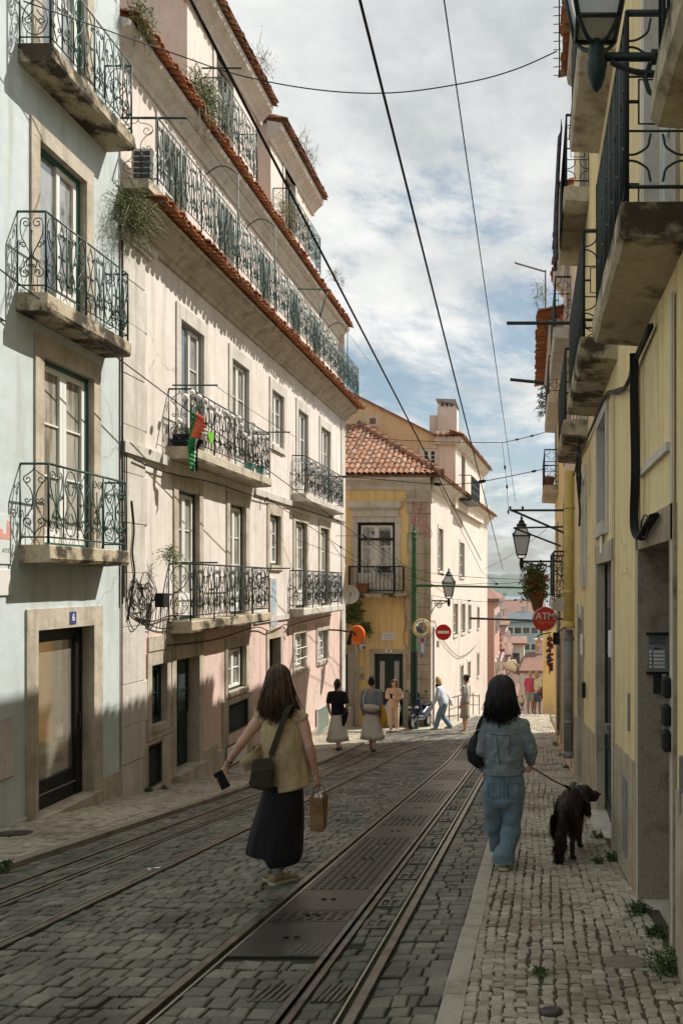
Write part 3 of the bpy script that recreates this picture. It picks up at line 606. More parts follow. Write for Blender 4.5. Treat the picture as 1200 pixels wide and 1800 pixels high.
# floodlight and cable tangle by the quoins
FLD = root('floodlight', onX(281, 1055, -5.8), 'black floodlight box on a bracket beside the lower balcony', 'floodlight')
d = MB(); c = onX(281, 1055, -5.8); d.box(c.x - .06, c.x + .08, c.y - .05, c.y + .14, c.z - .11, c.z + .11); d.build('lamp_housing', M['rubber'], FLD, bevel=.01)
d = MB(); d.tube([c + Vector((-.16, .05, 0)), c + Vector((-.02, .05, 0))], .012); d.tube([c + Vector((0, .05, -.1)), c + Vector((-.02, .05, -.45))], .009); d.build('bracket', M['wire'], FLD)
d = MB(); rnd = random.Random(11)
for k in range(9):
    c = onX(rnd.uniform(240, 264), rnd.uniform(1030, 1080), -5.93 + .02 * k / 9); ry, rz = rnd.uniform(.12, .30), rnd.uniform(.15, .38); pts = []
    for i in range(19):
        t = 2 * math.pi * i / 18 + k; pts.append(c + Vector((rnd.uniform(-.01, .01), ry * math.cos(t), rz * math.sin(t) * (1 + .2 * math.sin(3 * t + k)))))
    d.tube(crom(pts, 2), .007, 5)
d.tube(crom([onX(x, y, -5.92) for x, y in ((232, 880), (236, 930), (233, 970), (237, 1010), (230, 1060), (225, 1090))], 4), .013, 5)
d.tube(crom([onX(x, y, -5.92) for x, y in ((222, 1030), (228, 1075), (262, 1098), (292, 1105), (312, 1090), (300, 1082), (270, 1092), (240, 1085))], 4), .010, 5)
o = d.build('cable_coil', M['wire'], smooth=True); tag(o, 'tangle of black cables looped on the stone corner beside the blue house', 'cable')
d = MB(); d.tube([FL.P(11.61, z, .035) for z in (6.5, 5, 3.5, 2, 1.2)], .016, 6); d.tube([FL.P(11.68, z, .03) for z in (3.4, 2.4, 1.3)], .009, 5); d.tube([FL.P(11.74, z, .03) for z in (3.4, 2.4, 1.3)], .009, 5)
o = d.build('cable_run', M['wire']); tag(o, 'dark cables running down the joint between the blue and white houses', 'cable')
d = MB(); d.tube(crom([FL.P(a, z, .06) for a, z in ((11.9, 3.35), (13.0, 3.3), (15.0, 3.38), (17.4, 3.36), (20, 3.42), (23, 3.44), (25.6, 3.45))], 4), .012, 5); d.tube([FL.P(17.5, 3.4, .06), FL.P(17.5, 3.1, .05)], .008, 4)
o = d.build('cable_run', M['wire']); tag(o, 'thin cable along the string course under the second floor balconies', 'cable')
d = MB(); d.tube(crom([FL.P(a, z, .06) for a, z in ((13.0, .48), (15.0, .44), (17.2, .55), (18.2, .4), (19.4, .5), (19.5, .2), (19.7, .45), (23.8, .55))], 4), .012, 5)
o = d.build('cable_run', M['wire']); tag(o, 'dark cable sagging under the lowest balconies of the white house', 'cable')
TP = root('tile_panel', FL.P(18.55, 1.1, .02), 'narrow blue and white painted tile panel between the lower balconies', 'tile panel')
d = MB(); fbox(d, FL, 18.3, 18.78, .30, 1.62, 0, .02); d.build('backing', M['palestone'], TP)
azu = mat('painted_tile', (.42, .50, .54), .25, .1, 9, (.16, .24, .42), .50, .62, 0, coat=.6)
d = MB(); fbox(d, FL, 18.40, 18.68, .48, 1.60, .02, .026); fbox(d, FL, 18.30, 18.78, .52, .72, .02, .0275); d.build('tile_face', azu, TP)
d = MB(); fbox(d, FL, 18.31, 18.77, .26, .46, .02, .028); d.build('tile_base', mat('tile_ochre', (.42, .36, .22), .3, .2, 9, bump=0), TP)
GR = root('basement_grille', FL.P(22.8, -2.4, 0), 'pale green barred grille low on the pink wall', 'grille')
d = MB(); fbox(d, FL, 22.2, 23.5, -2.75, -2.0, .032, .045); d.build('backing', M['palestone'], GR)
d = MB()
for k in range(9): d.tube([FL.P(22.3 + k * .138, -2.7, .06), FL.P(22.3 + k * .138, -2.05, .06)], .012, 5)
for z in (-2.7, -2.05): d.tube([FL.P(22.25, z, .06), FL.P(23.45, z, .06)], .014, 5)
d.build('bars', mat('pale_green_paint', (.32, .45, .38), .5, .1, 6, bump=.1), GR)
WB = root('window_bars', FL.P(20.7, -.4, 0), 'white safety bars across the ground floor window of the pink wall', 'window bars')
d = MB()
for z in (-.45, -.18): d.tube([FL.P(20.15, z, .05), FL.P(21.25, z, .05)], .013, 5)
for a in (20.15, 21.25): d.tube([FL.P(a, -.5, .05), FL.P(a, -.12, .05)], .010, 5)
d.build('bars', M['wframe'], WB)
OB = root('letter_cabinet', FL.P(16.3, -1.9, 0), 'white meter cabinet at the foot of the pink wall beneath the louvre', 'meter cabinet')
d = MB(); fbox(d, FL, 15.6, 16.7, -2.12, -1.74, .03, .05); d.build('panel', M['plastic'], OB, bevel=.005); d = MB(); fbox(d, FL, 15.57, 16.73, -2.15, -1.71, .028, .042); d.build('frame', M['ink'], OB)
# ================================================================== GROUND
def tx(k, Y):
    """x of the rail lines: left track 0..2 (rail, slot, rail), right track 3..5"""
    base = (-4.17, -3.86, -3.24, -1.83, -1.17, -.865)[k]
    bend = .07 * max(0, Y - 25)
    if k < 3: return base + 2.25 * sstep(18.5, 31, Y) * (1 if k != 1 else 1.1) + bend
    return base + bend
LK, RK = -4.55, -.43         # kerb lines
def ground_z(Y): return g(Y) + ROAD
st_m = mat('cobble_stone', (.12, .11, .095), .55, .3, 1.5, (.06, .062, .05), .45, .68, .7, 55, tone=((.09, .086, .075), (.142, .134, .116), (.18, .168, .142), (.25, .228, .185)), spec=.35)
wk_m = mat('pavement_stone', (.3, .27, .22), .58, .22, 1.6, (.17, .14, .095), .48, .70, .6, 60, tone=((.25, .215, .165), (.36, .32, .25), (.43, .39, .315), (.50, .465, .39)), spec=.35)
bed = mat('joint_earth', (.035, .033, .026), .95, .3, 8, (.040, .050, .020), .45, .6, .6, 60)
walkbed = mat('joint_sand', (.085, .072, .052), .95, .3, 8, (.05, .05, .025), .5, .65, .6, 60)
far_m = mat('street_surface', (.20, .185, .16), .9, .25, 2, (.14, .13, .115), bump=.6)
def sheet(name, x0, x1, ys, off, m, nx=2):
    mb = MB(); xs = [lerp(x0, x1, i / nx) for i in range(nx + 1)]
    for j in range(len(ys) - 1):
        for i in range(nx):
            mb.quad((xs[i], ys[j], g(ys[j]) + off), (xs[i + 1], ys[j], g(ys[j]) + off), (xs[i + 1], ys[j + 1], g(ys[j + 1]) + off), (xs[i], ys[j + 1], g(ys[j + 1]) + off))
    return tag(mb.build(name, m), kind='structure')
ysn = [-6 + .5 * k for k in range(85)]           # to 36
sheet('road', LK, RK, ysn, ROAD - .013, bed)
sheet('pavement', RK, .90, ysn, -.009, walkbed); sheet('pavement', -6.2, LK, [y for y in ysn if y <= 25.5], -.009, walkbed)
sheet('terrain', -60, 60, [-8 + k for k in range(250)], -.35, far_m)
class Stones:
    def __init__(s, seed): s.mb = MB(); s.mb.t = []; s.r = random.Random(seed); s.joints = []
    def put(s, x0, x1, y0, y1, off, hj=.0035, rd=.007, cj=.008, tone=None, deep=.04, wy=None, wx=None):
        r = s.r; q = [(x0, y0), (x1, y0), (x1, y1), (x0, y1)]
        if wy: q = [(x, y + wy(x)) for x, y in q]
        if wx: q = [(x + wx(y), y) for x, y in q]
        q = [(x + r.uniform(-cj, cj), y + r.uniform(-cj, cj)) for x, y in q]; x0, x1, y0, y1 = min(p[0] for p in q), max(p[0] for p in q), min(p[1] for p in q), max(p[1] for p in q)
        mx, my = (x0 + x1) / 2, (y0 + y1) / 2; dz = r.gauss(0, hj); sx, sy = r.gauss(0, .022), r.gauss(0, .022)
        vs = []
        # chamfered octagon-ish outline: two points per corner keeps the stones rounded
        for lev, (ins, z) in enumerate(((0, -deep), (.002, -rd), (.22, 0))):
            for x, y in q:
                a, b = (x - mx), (y - my)
                if lev == 2: k1 = max(0, 1 - rd * 1.25 / max(abs(a), .01)); k2 = max(0, 1 - rd * 1.25 / max(abs(b), .01)); a *= k1; b *= k2
                X, Y = mx + a, my + b
                vs.append((X, Y, g(Y) + off + z + (dz + a * sx + b * sy if lev else 0)))
        s.joints.append(q[0]); s.joints.append(((q[0][0] + q[1][0]) / 2, (q[0][1] + q[1][1]) / 2)); s.joints.append(q[1])
        s.mb.add(vs, [(0, 1, 5, 4), (1, 2, 6, 5), (2, 3, 7, 6), (3, 0, 4, 7), (4, 5, 9, 8), (5, 6, 10, 9), (6, 7, 11, 10), (7, 4, 8, 11), (8, 9, 10, 11)])
        t = min(1, max(0, r.gauss(.45, .22) if tone is None else tone)); s.mb.t += [t] * 12
# road setts in courses across the street, cut round the rails
S = Stones(1); y = 2.6
def clear(Y):
    out = []
    for k in range(6):
        x = tx(k, Y); wd = .06 if k in (0, 2, 3, 5) else .055
        out.append((x - wd, x + wd))
    if 4.62 < Y < 22: out.append((tx(3, Y) + .03, tx(4, Y) - .03))
    return sorted(out)
while y < 33:
    dpt = S.r.uniform(.105, .145) * (1 if y < 14 else 1.4); x = LK + .01; cl = clear(y + dpt / 2); xe = RK - .008
    spans = []; cur = x
    for a, b in cl:
        if a > cur: spans.append((cur, min(a, xe)))
        cur = max(cur, b)
    if cur < xe: spans.append((cur, xe))
    tw = .012 * math.sin(y * 2.1)
    for a, b in spans:
        if b - a < .04: continue
        n = max(1, round((b - a) / (S.r.uniform(.095, .13) * (1 if y < 14 else 1.5)))); cuts = [a] + sorted(a + (b - a) * (i + S.r.uniform(-.28, .28)) / n for i in range(1, n)) + [b]
        for i in range(n):
            xx = (cuts[i] + cuts[i + 1]) / 2; yy_ = y
            S.put(cuts[i] + .004, cuts[i + 1] - .004, y + .003, y + dpt - .004, ROAD, wy=lambda x_: .05 * math.sin(x_ * 1.3 + .5 * math.sin(yy_ * .7)) + .012 * math.sin(x_ * 5 + yy_), tone=S.r.gauss(.5 + .3 * noise.noise((xx * .7, y * .7, 0)), .22))
    y += dpt
tag(S.mb.build('road', st_m), kind='structure'); ROADJ = S.joints
# limestone pavements: small stones in rows along the street
S = Stones(2)
def walk(x0, x1, ya, yb, size):
    n = round((x1 - x0) / size)
    for i in range(n):
        a, b = lerp(x0, x1, i / n), lerp(x0, x1, (i + 1) / n); yy = ya + S.r.uniform(0, .05)
        while yy < yb:
            l = S.r.uniform(.052, .092) * size / .078; m = yy + l / 2
            S.put(a + .003, b - .003, yy + .0025, yy + l - .0025, 0, wx=lambda y_: .022 * math.sin(y_ * .9 + i * .25) + .007 * math.sin(y_ * 3.1 + i), hj=.003, rd=.006, cj=.0105, tone=S.r.gauss(.5 + .3 * noise.noise((a * 1.5, m * .8, 3)), .2)); yy += l
walk(RK + .12, .80, 2.4, 12, .066); walk(RK + .12, .80, 12, 34.5, .095)
walk(-5.95, LK - .13, 4.5, 15, .085); walk(-5.95, LK - .13, 15, 25.4, .12)
tag(S.mb.build('pavement', wk_m), kind='structure')
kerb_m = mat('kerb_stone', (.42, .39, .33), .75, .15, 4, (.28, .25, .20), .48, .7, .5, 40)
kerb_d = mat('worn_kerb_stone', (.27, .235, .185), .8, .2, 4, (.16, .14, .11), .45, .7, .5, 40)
def kerb(x0, x1, ya, yb, mt, seed):
    mb = MB(); y = ya; r = random.Random(seed)
    while y < yb:
        l = r.uniform(.8, 1.4); j = r.uniform(-.004, .004)
        y1 = min(y + l, yb) - .006; k = max(1, int(l / .6)); ys = [lerp(y, y1, i / k) for i in range(k + 1)]
        mb.loft([[(x0 + j, t, g(t) - .2), (x1 + j, t, g(t) - .2), (x1 + j, t, g(t) + .004), (x0 + j + .012, t, g(t) + .008), (x0 + j, t, g(t) - .008)] for t in ys]); y += l
    return tag(mb.build('kerb', mt), kind='structure')
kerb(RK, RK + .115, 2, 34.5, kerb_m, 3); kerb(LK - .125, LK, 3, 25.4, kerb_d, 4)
# rails
dark = mat('groove_dark', (.018, .016, .014), .95, .2, 10)  # near-black fill for rail grooves, grate bottoms and plate holes
shiny = mat('polished_steel', (.50, .47, .43), .28, .2, 10, metal=.9, bump=.1)
def strip(mb, k, o0, o1, top, ya, yb, m=0, depth=.08):
    n = int((yb - ya) / .8)
    ys = [lerp(ya, yb, i / n) for i in range(n + 1)]
    mb.loft([[(tx(k, y) + o0, y, ground_z(y) - depth), (tx(k, y) + o1, y, ground_z(y) - depth), (tx(k, y) + o1, y, ground_z(y) + top), (tx(k, y) + o0, y, ground_z(y) + top)] for y in ys], m)
nm = ('outer rail of the far track next to the house pavement', 'cable slot rail of the track beside the houses', 'inner rail of the track beside the houses',
      'rail left of the iron cover plates', 'double cable slot rail right of the iron cover plates', 'rail nearest the right kerb with ladder grates beside it')
for k in range(6):
    mb = MB(); s = 1 if k in (0, 3) else -1; e = 33
    if k in (1, 4):
        strip(mb, k, -.050, -.014, .010, 2, e, 0); strip(mb, k, .014, .050, .010, 2, e, 0); strip(mb, k, -.014, .014, -.05, 2, e, 1); strip(mb, k, -.012, -.006 - .006, .0, 2, e, 2)
    else:
        o = sorted((s * -.045, s * .008)); strip(mb, k, *o, .012, 2, e, 0)
        o = sorted((s * .010, s * .040)); strip(mb, k, *o, -.045, 2, e, 1)
        o = sorted((s * .040, s * .055)); strip(mb, k, *o, .004, 2, e, 2)
    o = mb.build('tram_rail', [M['steel'], dark, shiny], bevel=.003); tag(o, nm[k], 'rail', 'rails of the funicular tracks')
# iron covers between rail and slot
def plate(y0, y1, kind, label, i):
    a0, a1 = tx(3, y0) + .062, tx(4, y0) - .056; t = .006; mb = MB(); zz = lambda y: ground_z(y) + t
    rt = root('cover_plate', ((a0 + a1) / 2, y0, ground_z(y0)), label, 'cover plate', 'iron cover plates between the rails')
    mb.loft([[(a0, y, zz(y) - .05), (a1, y, zz(y) - .05), (a1, y, zz(y)), (a0, y, zz(y))] for y in (y0 + .006, y1 - .006)])
    hh = mb
    if kind == 'grid':
        nx, ny = 7, max(3, int((y1 - y0) / .055))
        for ix in range(nx):
            for iy in range(ny):
                if iy in (ny // 2,) and ix in (2, 3, 4): continue
                xa = lerp(a0 + .03, a1 - .03, (ix + .18) / nx); xb = lerp(a0 + .03, a1 - .03, (ix + .82) / nx); ya = lerp(y0 + .03, y1 - .03, (iy + .2) / ny); yb = lerp(y0 + .03, y1 - .03, (iy + .8) / ny)
                hh.loft([[(xa, q, zz(q) - .001), (xb, q, zz(q) - .001), (xb - .008, q, zz(q) + .006), (xa + .008, q, zz(q) + .006)] for q in (ya, yb)])
    mb.build('plate', M['plate'], rt)
    ho = MB(); m = (a0 + a1) / 2; q = (y0 + y1) / 2
    for dx in (-.035, .035): ho.loft([[(m + dx - .016, y, zz(y)), (m + dx + .016, y, zz(y)), (m + dx + .016, y, zz(y) + .0075), (m + dx - .016, y, zz(y) + .0075)] for y in (q - .009, q + .009)])
    ho.build('lifting_hole_shade', dark, rt)  # raised dark blocks, their colour stands for the shade inside the holes
seq = [(4.66, 5.38, 'flat'), (5.38, 5.66, 'grid'), (5.66, 6.24, 'flat'), (6.24, 7.05, 'grid'), (7.05, 7.75, 'grid'), (7.75, 8.5, 'grid'), (8.5, 9.3, 'flat'), (9.3, 10.1, 'grid'), (10.1, 11.3, 'flat'), (11.3, 12.6, 'grid'), (12.6, 14.2, 'flat'), (14.2, 16.0, 'grid'), (16.0, 18.2, 'flat'), (18.2, 20.6, 'grid')]
nth = ['first', 'second', 'third', 'fourth', 'fifth', 'sixth', 'seventh', 'eighth', 'ninth']; cnt = {'flat': 0, 'grid': 0}
for i, (a, b, kd) in enumerate(seq):
    n = nth[cnt[kd]]; cnt[kd] += 1
    plate(a, b, kd, ('smooth' if kd == 'flat' else 'studded') + ' iron cover plate between the rails, ' + n + ' of its kind from the front', i)
# ladder grates between slot and right rail
grate_m = mat('worn_grate_iron', (.13, .12, .105), .5, .3, 9, (.08, .07, .06), bump=.3, metal=.4)
def grate(y0, label, half=False):
    a0, a1 = (tx(4, y0) + .07, tx(5, y0) - .075)
    mb = MB(); z = lambda y: ground_z(y) + .010; y1 = y0 + .20
    for (p, q, ya, yb) in ((a0, a1, y0, y0 + .03), (a0, a1, y1 - .03, y1), (a0, a0 + .025, y0 + .03, y1 - .03), (a1 - .025, a1, y0 + .03, y1 - .03), ((a0 + a1) / 2 - .012, (a0 + a1) / 2 + .012, y0 + .03, y1 - .03)):
        mb.loft([[(p, y, z(y) - .03), (q, y, z(y) - .03), (q, y, z(y)), (p, y, z(y))] for y in (ya, yb)], 0)
    mb.loft([[(a0 + .025, y, z(y) - .03), (a1 - .025, y, z(y) - .03), (a1 - .025, y, z(y) - .012), (a0 + .025, y, z(y) - .012)] for y in (y0 + .03, y1 - .03)], 1)
    o = mb.build('drain_grate', [grate_m, dark]); tag(o, label, 'drain grate', 'ladder grates along the right rail')
for i, yy in enumerate((5.22, 5.75, 6.6, 7.2, 8.0, 8.7, 9.6, 10.6, 11.8, 13.2)):
    grate(yy, 'small ladder shaped drain grate beside the right rail, number ' + ('one two three four five six seven eight nine ten'.split()[i]) + ' going downhill')
def slats(x0, x1, y0, label):
    M_ = grate_m
    mb = MB(); z = lambda y: ground_z(y) + .008
    for k in range(5):
        a = lerp(x0, x1, (k + .15) / 5); b = lerp(x0, x1, (k + .75) / 5)
        mb.loft([[(a + (y - y0) * .12, y, z(y) - .04), (b + (y - y0) * .12, y, z(y) - .04), (b + (y - y0) * .12, y, z(y)), (a + (y - y0) * .12, y, z(y))] for y in (y0, y0 + .24)])
    o = mb.build('slot_grate', grate_m); tag(o, label, 'drain grate', 'slanted slot grates')
slats(-1.44, -1.24, 4.68, 'slanted slot grate at the foot of the first smooth plate'); slats(-1.42, -1.23, 3.98, 'slanted slot grate left of the cable slot in the foreground'); slats(-1.10, -.94, 3.98, 'slanted slot grate right of the cable slot in the foreground')
wk_flat = mat('worn_cover_stone', (.22, .19, .145), .8, .25, 14, (.15, .13, .10), bump=.6)
def manhole(x, y, r, label, off=.004, mt=None):
    mb = MB(); n = 24
    for (ra, h) in ((r, .006), (r * .86, .010)):
        mb.loft([[(x + q * math.cos(2 * math.pi * k / n), y + q * math.sin(2 * math.pi * k / n), g(y + q * math.sin(2 * math.pi * k / n)) + off + hh) for k in range(n)] for q, hh in ((ra, -.04), (ra, h), (ra - .012, h + .003))])
    o = mb.build('manhole_cover', mt or M['plate'], bevel=0); tag(o, label, 'manhole cover', 'small round covers in the pavement')
def gp(px, py, off=0):
    lo, hi = 2.0, 60.0
    for _ in range(50):
        m = (lo + hi) / 2
        if CY + F * (CZ - g(m) - off) / m > py: lo = m
        else: hi = m
    return Vector(((px - CX) * lo / F, lo, g(lo) + off))
p = gp(968, 1780); manhole(p.x, p.y, .055, 'small iron valve cover in the pavement at the bottom edge')
p = gp(1098, 1690); manhole(p.x, p.y, .12, 'round stone coloured cover in the pavement near the yellow wall', -.006, wk_flat)
p = gp(22, 1466); manhole(p.x, p.y, .19, 'round rusty cover in the pavement before the blue house')
def litter(px, py, name, label, sx, sy, mt, off=0, cat='litter'):
    p = gp(px, py, off); mb = MB(); r = random.Random(px)
    pts = [p + Vector((sx * math.cos(t) * r.uniform(.7, 1.1), sy * math.sin(t) * r.uniform(.7, 1.1), .004 + r.uniform(0, .012) + g(p.y + sy * math.sin(t)) - g(p.y))) for t in [2 * math.pi * k / 7 for k in range(7)]]
    mb.prism(pts, (0, 0, .003)); o = mb.build(name, mt); tag(o, label, cat)
litter(937, 1629, 'dry_leaf', 'orange brown dry leaf lying on the right pavement', .022, .02, mat('orange_leaf', (.45, .13, .04), .7, .2, 20), cat='leaf')
litter(276, 1527, 'paper_scrap', 'white crumpled paper scrap on the rail of the far track', .05, .03, white, ROAD + .01)
litter(262, 1530, 'paper_scrap', 'tiny white paper scrap next to the crumpled one on the far track', .025, .02, white, ROAD + .01)
litter(818, 1563, 'paper_scrap', 'pale flattened scrap on the setts near the right kerb', .03, .015, M['palestone'], ROAD)
litter(190, 1446, 'paper_scrap', 'white scrap at the edge of the house pavement', .04, .015, white, .0)
def weed(px, py, r, n, label, L=.09, seed=0, off=0):
    p = gp(px, py, off); mb = MB(); tuft(mb, p + Vector((0, 0, r * .45)), (r * 1.6, r * 1.4, r), n, L, .2, seed, .003, .022)
    o = mb.build('weed', [M['weed'], M['leaf']]); tag(o, label, 'weed', 'weeds at the foot of the walls')
weed(1180, 1708, .10, 150, 'biggest dark weed at the corner of the yellow wall', .11, 1); weed(1121, 1605, .055, 90, 'round green weed beside the near doorstep', .07, 2); weed(1152, 1645, .05, 70, 'weed sprouting on the near doorstep edge', .06, 3)
weed(1075, 1512, .05, 60, 'weed beneath the grey pipe cover of the yellow wall', .07, 4); weed(1050, 1474, .06, 50, 'flat weed in front of the far doorstep', .07, 5); weed(1050, 1518, .045, 40, 'flat weed on the pavement behind the dog', .06, 6)
weed(1008, 1382, .05, 50, 'weed at the wall above the dog', .08, 7); weed(995, 1350, .04, 40, 'weed at the wall near the grey drainpipe', .07, 8); weed(975, 1310, .07, 60, 'leafy weed at the foot of the pink house', .10, 9)
weed(985, 1328, .04, 30, 'small weed just behind the leafy one by the pink house', .06, 10); weed(948, 1712, .03, 24, 'tiny tuft growing between pavement stones', .04, 11); weed(8, 1526, .05, 50, 'green weed on the kerb at the far left', .07, 12)
weed(262, 1392, .05, 70, 'weed under the louvre next to the stone corner', .07, 13); weed(288, 1388, .04, 50, 'weed beside the doorstep of the white house', .06, 14); weed(556, 1296, .07, 60, 'yellow green weed by the low green grille', .10, 15)
# moss in the road joints
S2 = random.Random(9); mb = MB()
for (x, y) in ROADJ:
  if y > 15 or noise.noise((x * .8, y * .5, 7)) < -.05 + .3 * S2.random(): continue
  for _k in range(7):
    x += S2.gauss(0, .018); y += S2.gauss(0, .004)
    z = g(y) + ROAD - .012; l = S2.uniform(.010, .020); an = S2.uniform(0, 6.28); c, s = math.cos(an) * .004, math.sin(an) * .004
    mb.add([(x - c, y - s, z), (x + c, y + s, z), (x + S2.uniform(-.01, .01), y + S2.uniform(-.01, .01), z + l)], [(0, 1, 2)])
o = mb.build('moss', mat('moss_green', (.055, .075, .022), .9, .3, 6, bump=0)); tag(o, 'green moss growing in the joints between the setts', 'moss', kind='stuff')
# ================================================================== RIGHT SIDE OF THE STREET
RX = .80
FR = Fac((RX, 0, 0), (0, 1, 0), (-1, 0, 0))
YE = root('town_house', (RX, 8, g(8)), 'yellow house with cement dado, deep stone doorways and heavy balcony slabs', 'house')
dA = (4.46, 5.74, -.78, 1.74); dB = (7.62, 9.33, -1.16, 1.72); dC = (11.9, 13.0, -1.75, .95)
wA = (8.2, 9.25, 2.15, 3.28); wB = (11.25, 12.1, 1.75, 3.0); up = [(4.4, 5.4, 3.42, 5.7), (8.0, 9.1, 3.72, 5.9), (11.6, 12.6, 3.75, 5.9), (1.9, 2.8, 3.42, 5.7), (1.9, 2.8, 6.72, 8.6), (4.4, 5.4, 6.72, 8.6), (7.9, 8.8, 6.68, 8.6), (11.4, 12.3, 6.85, 8.6)]
hs = [hole(*dA, .14, .2, 0), hole(*dB, .16, .22, 0), hole(*dC, .12, .2, 0), hole(*wA, .14, .16, .14), hole(*wB, .12, .16, .3)] + [hole(*q, .16, .2, 0) for q in up]
w = MB(); fwall(w, FR, -8, 14.35, -6, 9.45, hs, back=.4); w.build('wall', M['yellow'], YE)
shell('rear_wall', M['yellow'], YE, RX + .002, RX + 10, -8, 14.35, -6, 9.45, skip=(3,))
d = MB(); d.quad((RX - .1, -8.2, 9.51), (RX - .1, 14.4, 9.51), (RX + 5, 14.4, 11), (RX + 5, -8.2, 11)); d.quad((RX + 5, -8.2, 11), (RX + 5, 14.4, 11), (RX + 10.3, 14.4, 9), (RX + 10.3, -8.2, 9)); d.build('roof', M['roofplain'], YE)
d = MB(); cornice(d, FR, -8, 12.5, [(0, 9.05), (.05, 9.05), (.06, 9.17), (.12, 9.27), (.20, 9.33), (.22, 9.45), (0, 9.51)]); d.build('cornice', M['stone'], YE)
d = MB(.5); eave_tiles(d, FR, 2, 12.5, 9.50, -.1, .30, .2, .1); d.build('eave', M['tile'], YE)
for q in up[:4]: window(FR, YE, *q, cols=2, rows=3, st='palestone', w=.16, lint=.2, sill=0, depth=.1, case='wframe', pane='glass_curtain', panel=.4)
for q in up[4:]: window(FR, YE, *q, cols=2, rows=3, st='palestone', w=.16, lint=.2, sill=0, depth=.1, case='wframe', pane='glass_sky', panel=.4)
window(FR, YE, *wA, cols=2, rows=1, st='palestone', w=.14, lint=.16, sill=.14, depth=.10, case='dkgreen', pane='glass_dark', ajar=1)
window(FR, YE, *wB, cols=2, rows=2, st='palestone', w=.12, lint=.16, sill=.3, depth=.05, case='wframe', pane='glass_sky')
for k, (q, dep, lt) in enumerate(((dA, .38, 1), (dB, .10, 1), (dC, .20, 0))):
    a0, a1, z0, z1 = q
    d = MB(); fbox(d, FR, a0, a1, z0, z1, -dep - .06, -dep)
    for c in range(2):
        p, s_ = lerp(a0, a1, .5 * c) + .06, lerp(a0, a1, .5 * c + .5) - .06
        for za, zb in ((z0 + .15, z0 + .8), (z0 + .95, z0 + 1.9)):
            for (u0, u1, w0, w1) in ((p, p + .03, za, zb), (s_ - .03, s_, za, zb), (p + .03, s_ - .03, za, za + .03), (p + .03, s_ - .03, zb - .03, zb)): fbox(d, FR, u0, u1, w0, w1, -dep, -dep + .015)
    o = d.build('door', M['dkgreen'] if k != 2 else M['grey'], YE)
    d = MB(); fbox(d, FR, a1 - .6, a1 - .45, z0 + 1.0, z0 + 1.1, -dep, -dep + .06); d.build('handle', M['grey'], o)
    if z1 - z0 > 2.4: d = MB(); fbox(d, FR, a0 + .08, a1 - .08, z1 - .5, z1 - .08, -dep - .002, -dep + .004); d.build('fanlight', M['glass_dark'], o)
    d = MB(); ww = .14 if k != 1 else .16
    surround(d, FR, a0, a1, z0, z1, ww, .2, 0, dep - .02 if k else .36, .02)
    d.build('surround', M['stone'] if k else mat('granite_jamb', (.34, .28, .20), .9, .25, 5, (.15, .11, .07), .5, .72, .8, 35), o)
    d = MB(); fbox(d, FR, a0 - .02, a1 + .02, z0 - .5, z0, -.5, .05 if k != 1 else .09); d.build('doorstep', M['palestone'], o)
def dado(a0, a1, h0, h1):
    mb = MB(); n = max(2, int((a1 - a0) / .5)); P = FR.P; rr = [[P(a, -5, -.01), P(a, -5, .014), P(a, g(a) + lerp(h0, h1, (a - a0) / (a1 - a0)), .014), P(a, g(a) + lerp(h0, h1, (a - a0) / (a1 - a0)), -.01)] for a in [lerp(a0, a1, i / n) for i in range(n + 1)]]
    mb.loft(rr); mb.build('dado', M['cement'], YE)
dado(2.2, 4.31, .95, .98); dado(5.90, 7.44, .98, 1.05); dado(9.51, 11.76, 1.0, 1.08); dado(13.14, 14.3, 1.1, 1.1)
d = MB()
for (a, z0, z1) in ((5.79, -.8, 3.1), (4.38, -.5, 3.1), (7.5, -1, 3.3), (9.44, -1.3, 3.4)): fbox(d, FR, a - .03, a + .03, z0, z1, .015, .022)
fbox(d, FR, 4.5, 5.7, 2.25, 2.3, -.01, .03); fbox(d, FR, 5.85, 5.9, 1.95, 3.2, -.01, .02)
d.build('corner_strip', M['palestone'], YE)
bk = dict(iron='dkiron', style='bars', endstyle='square')
for (a0, a1, zt, th, cell) in ((1.45, 3.02, 3.40, .17, .3), (4.03, 5.85, 3.43, .17, .3), (7.24, 9.76, 3.74, .18, .3), (10.9, 13.5, 3.74, .2, .3)):
    balcony(FR, YE, a0, a1, zt, .34, th, .98, cell, st='mossstone', endcell=.17, r=.0065, **bk)
for (a0, a1, zt) in ((1.5, 3.0, 6.7), (4.1, 5.85, 6.7), (7.4, 9.2, 6.66), (10.7, 12.9, 6.83)): balcony(FR, YE, a0, a1, zt, .34, .18, .98, .3, st='slabstone', endcell=.17, r=.0065, **bk)
# drain pipes
def pipe(label, a, z0, z1, r, mt, d=.10, grp='drainpipes on the right houses'):
    mb = MB(); mb.tube([FR.P(a, z0, d), FR.P(a, z1, d)], r, 14)
    z = z0 + .6
    while z < z1: mb.tube([FR.P(a, z, d), FR.P(a, z + .05, d)], r * 1.12, 14); mb.tube([FR.P(a, z + .02, 0), FR.P(a, z + .02, d)], .012, 5); z += 1.5
    mb.lathe(FR.P(a, z0 - .02, d), [(r * 1.15, 0), (r * 1.3, .04), (r * 1.05, .12)], 14)
    o = mb.build('drainpipe', mt, smooth=True); return tag(o, label, 'drainpipe', grp)
pipe('thick yellow painted drainpipe at the end of the yellow house', 14.2, .72, 3.5, .085, M['ypipe'])
pipe('grey lower drainpipe standing under the yellow pipe', 14.35, -1.62, .66, .085, M['zinc'])
pipe('thin dark drainpipe on the pink house beyond the grey pipe', 16.6, -2.1, 3.0, .035, M['zinc'], .05)
pipe('thin rusty pipe beside the last yellow doorway', 20.6, -2.4, 1.2, .045, M['zinc'], .05)
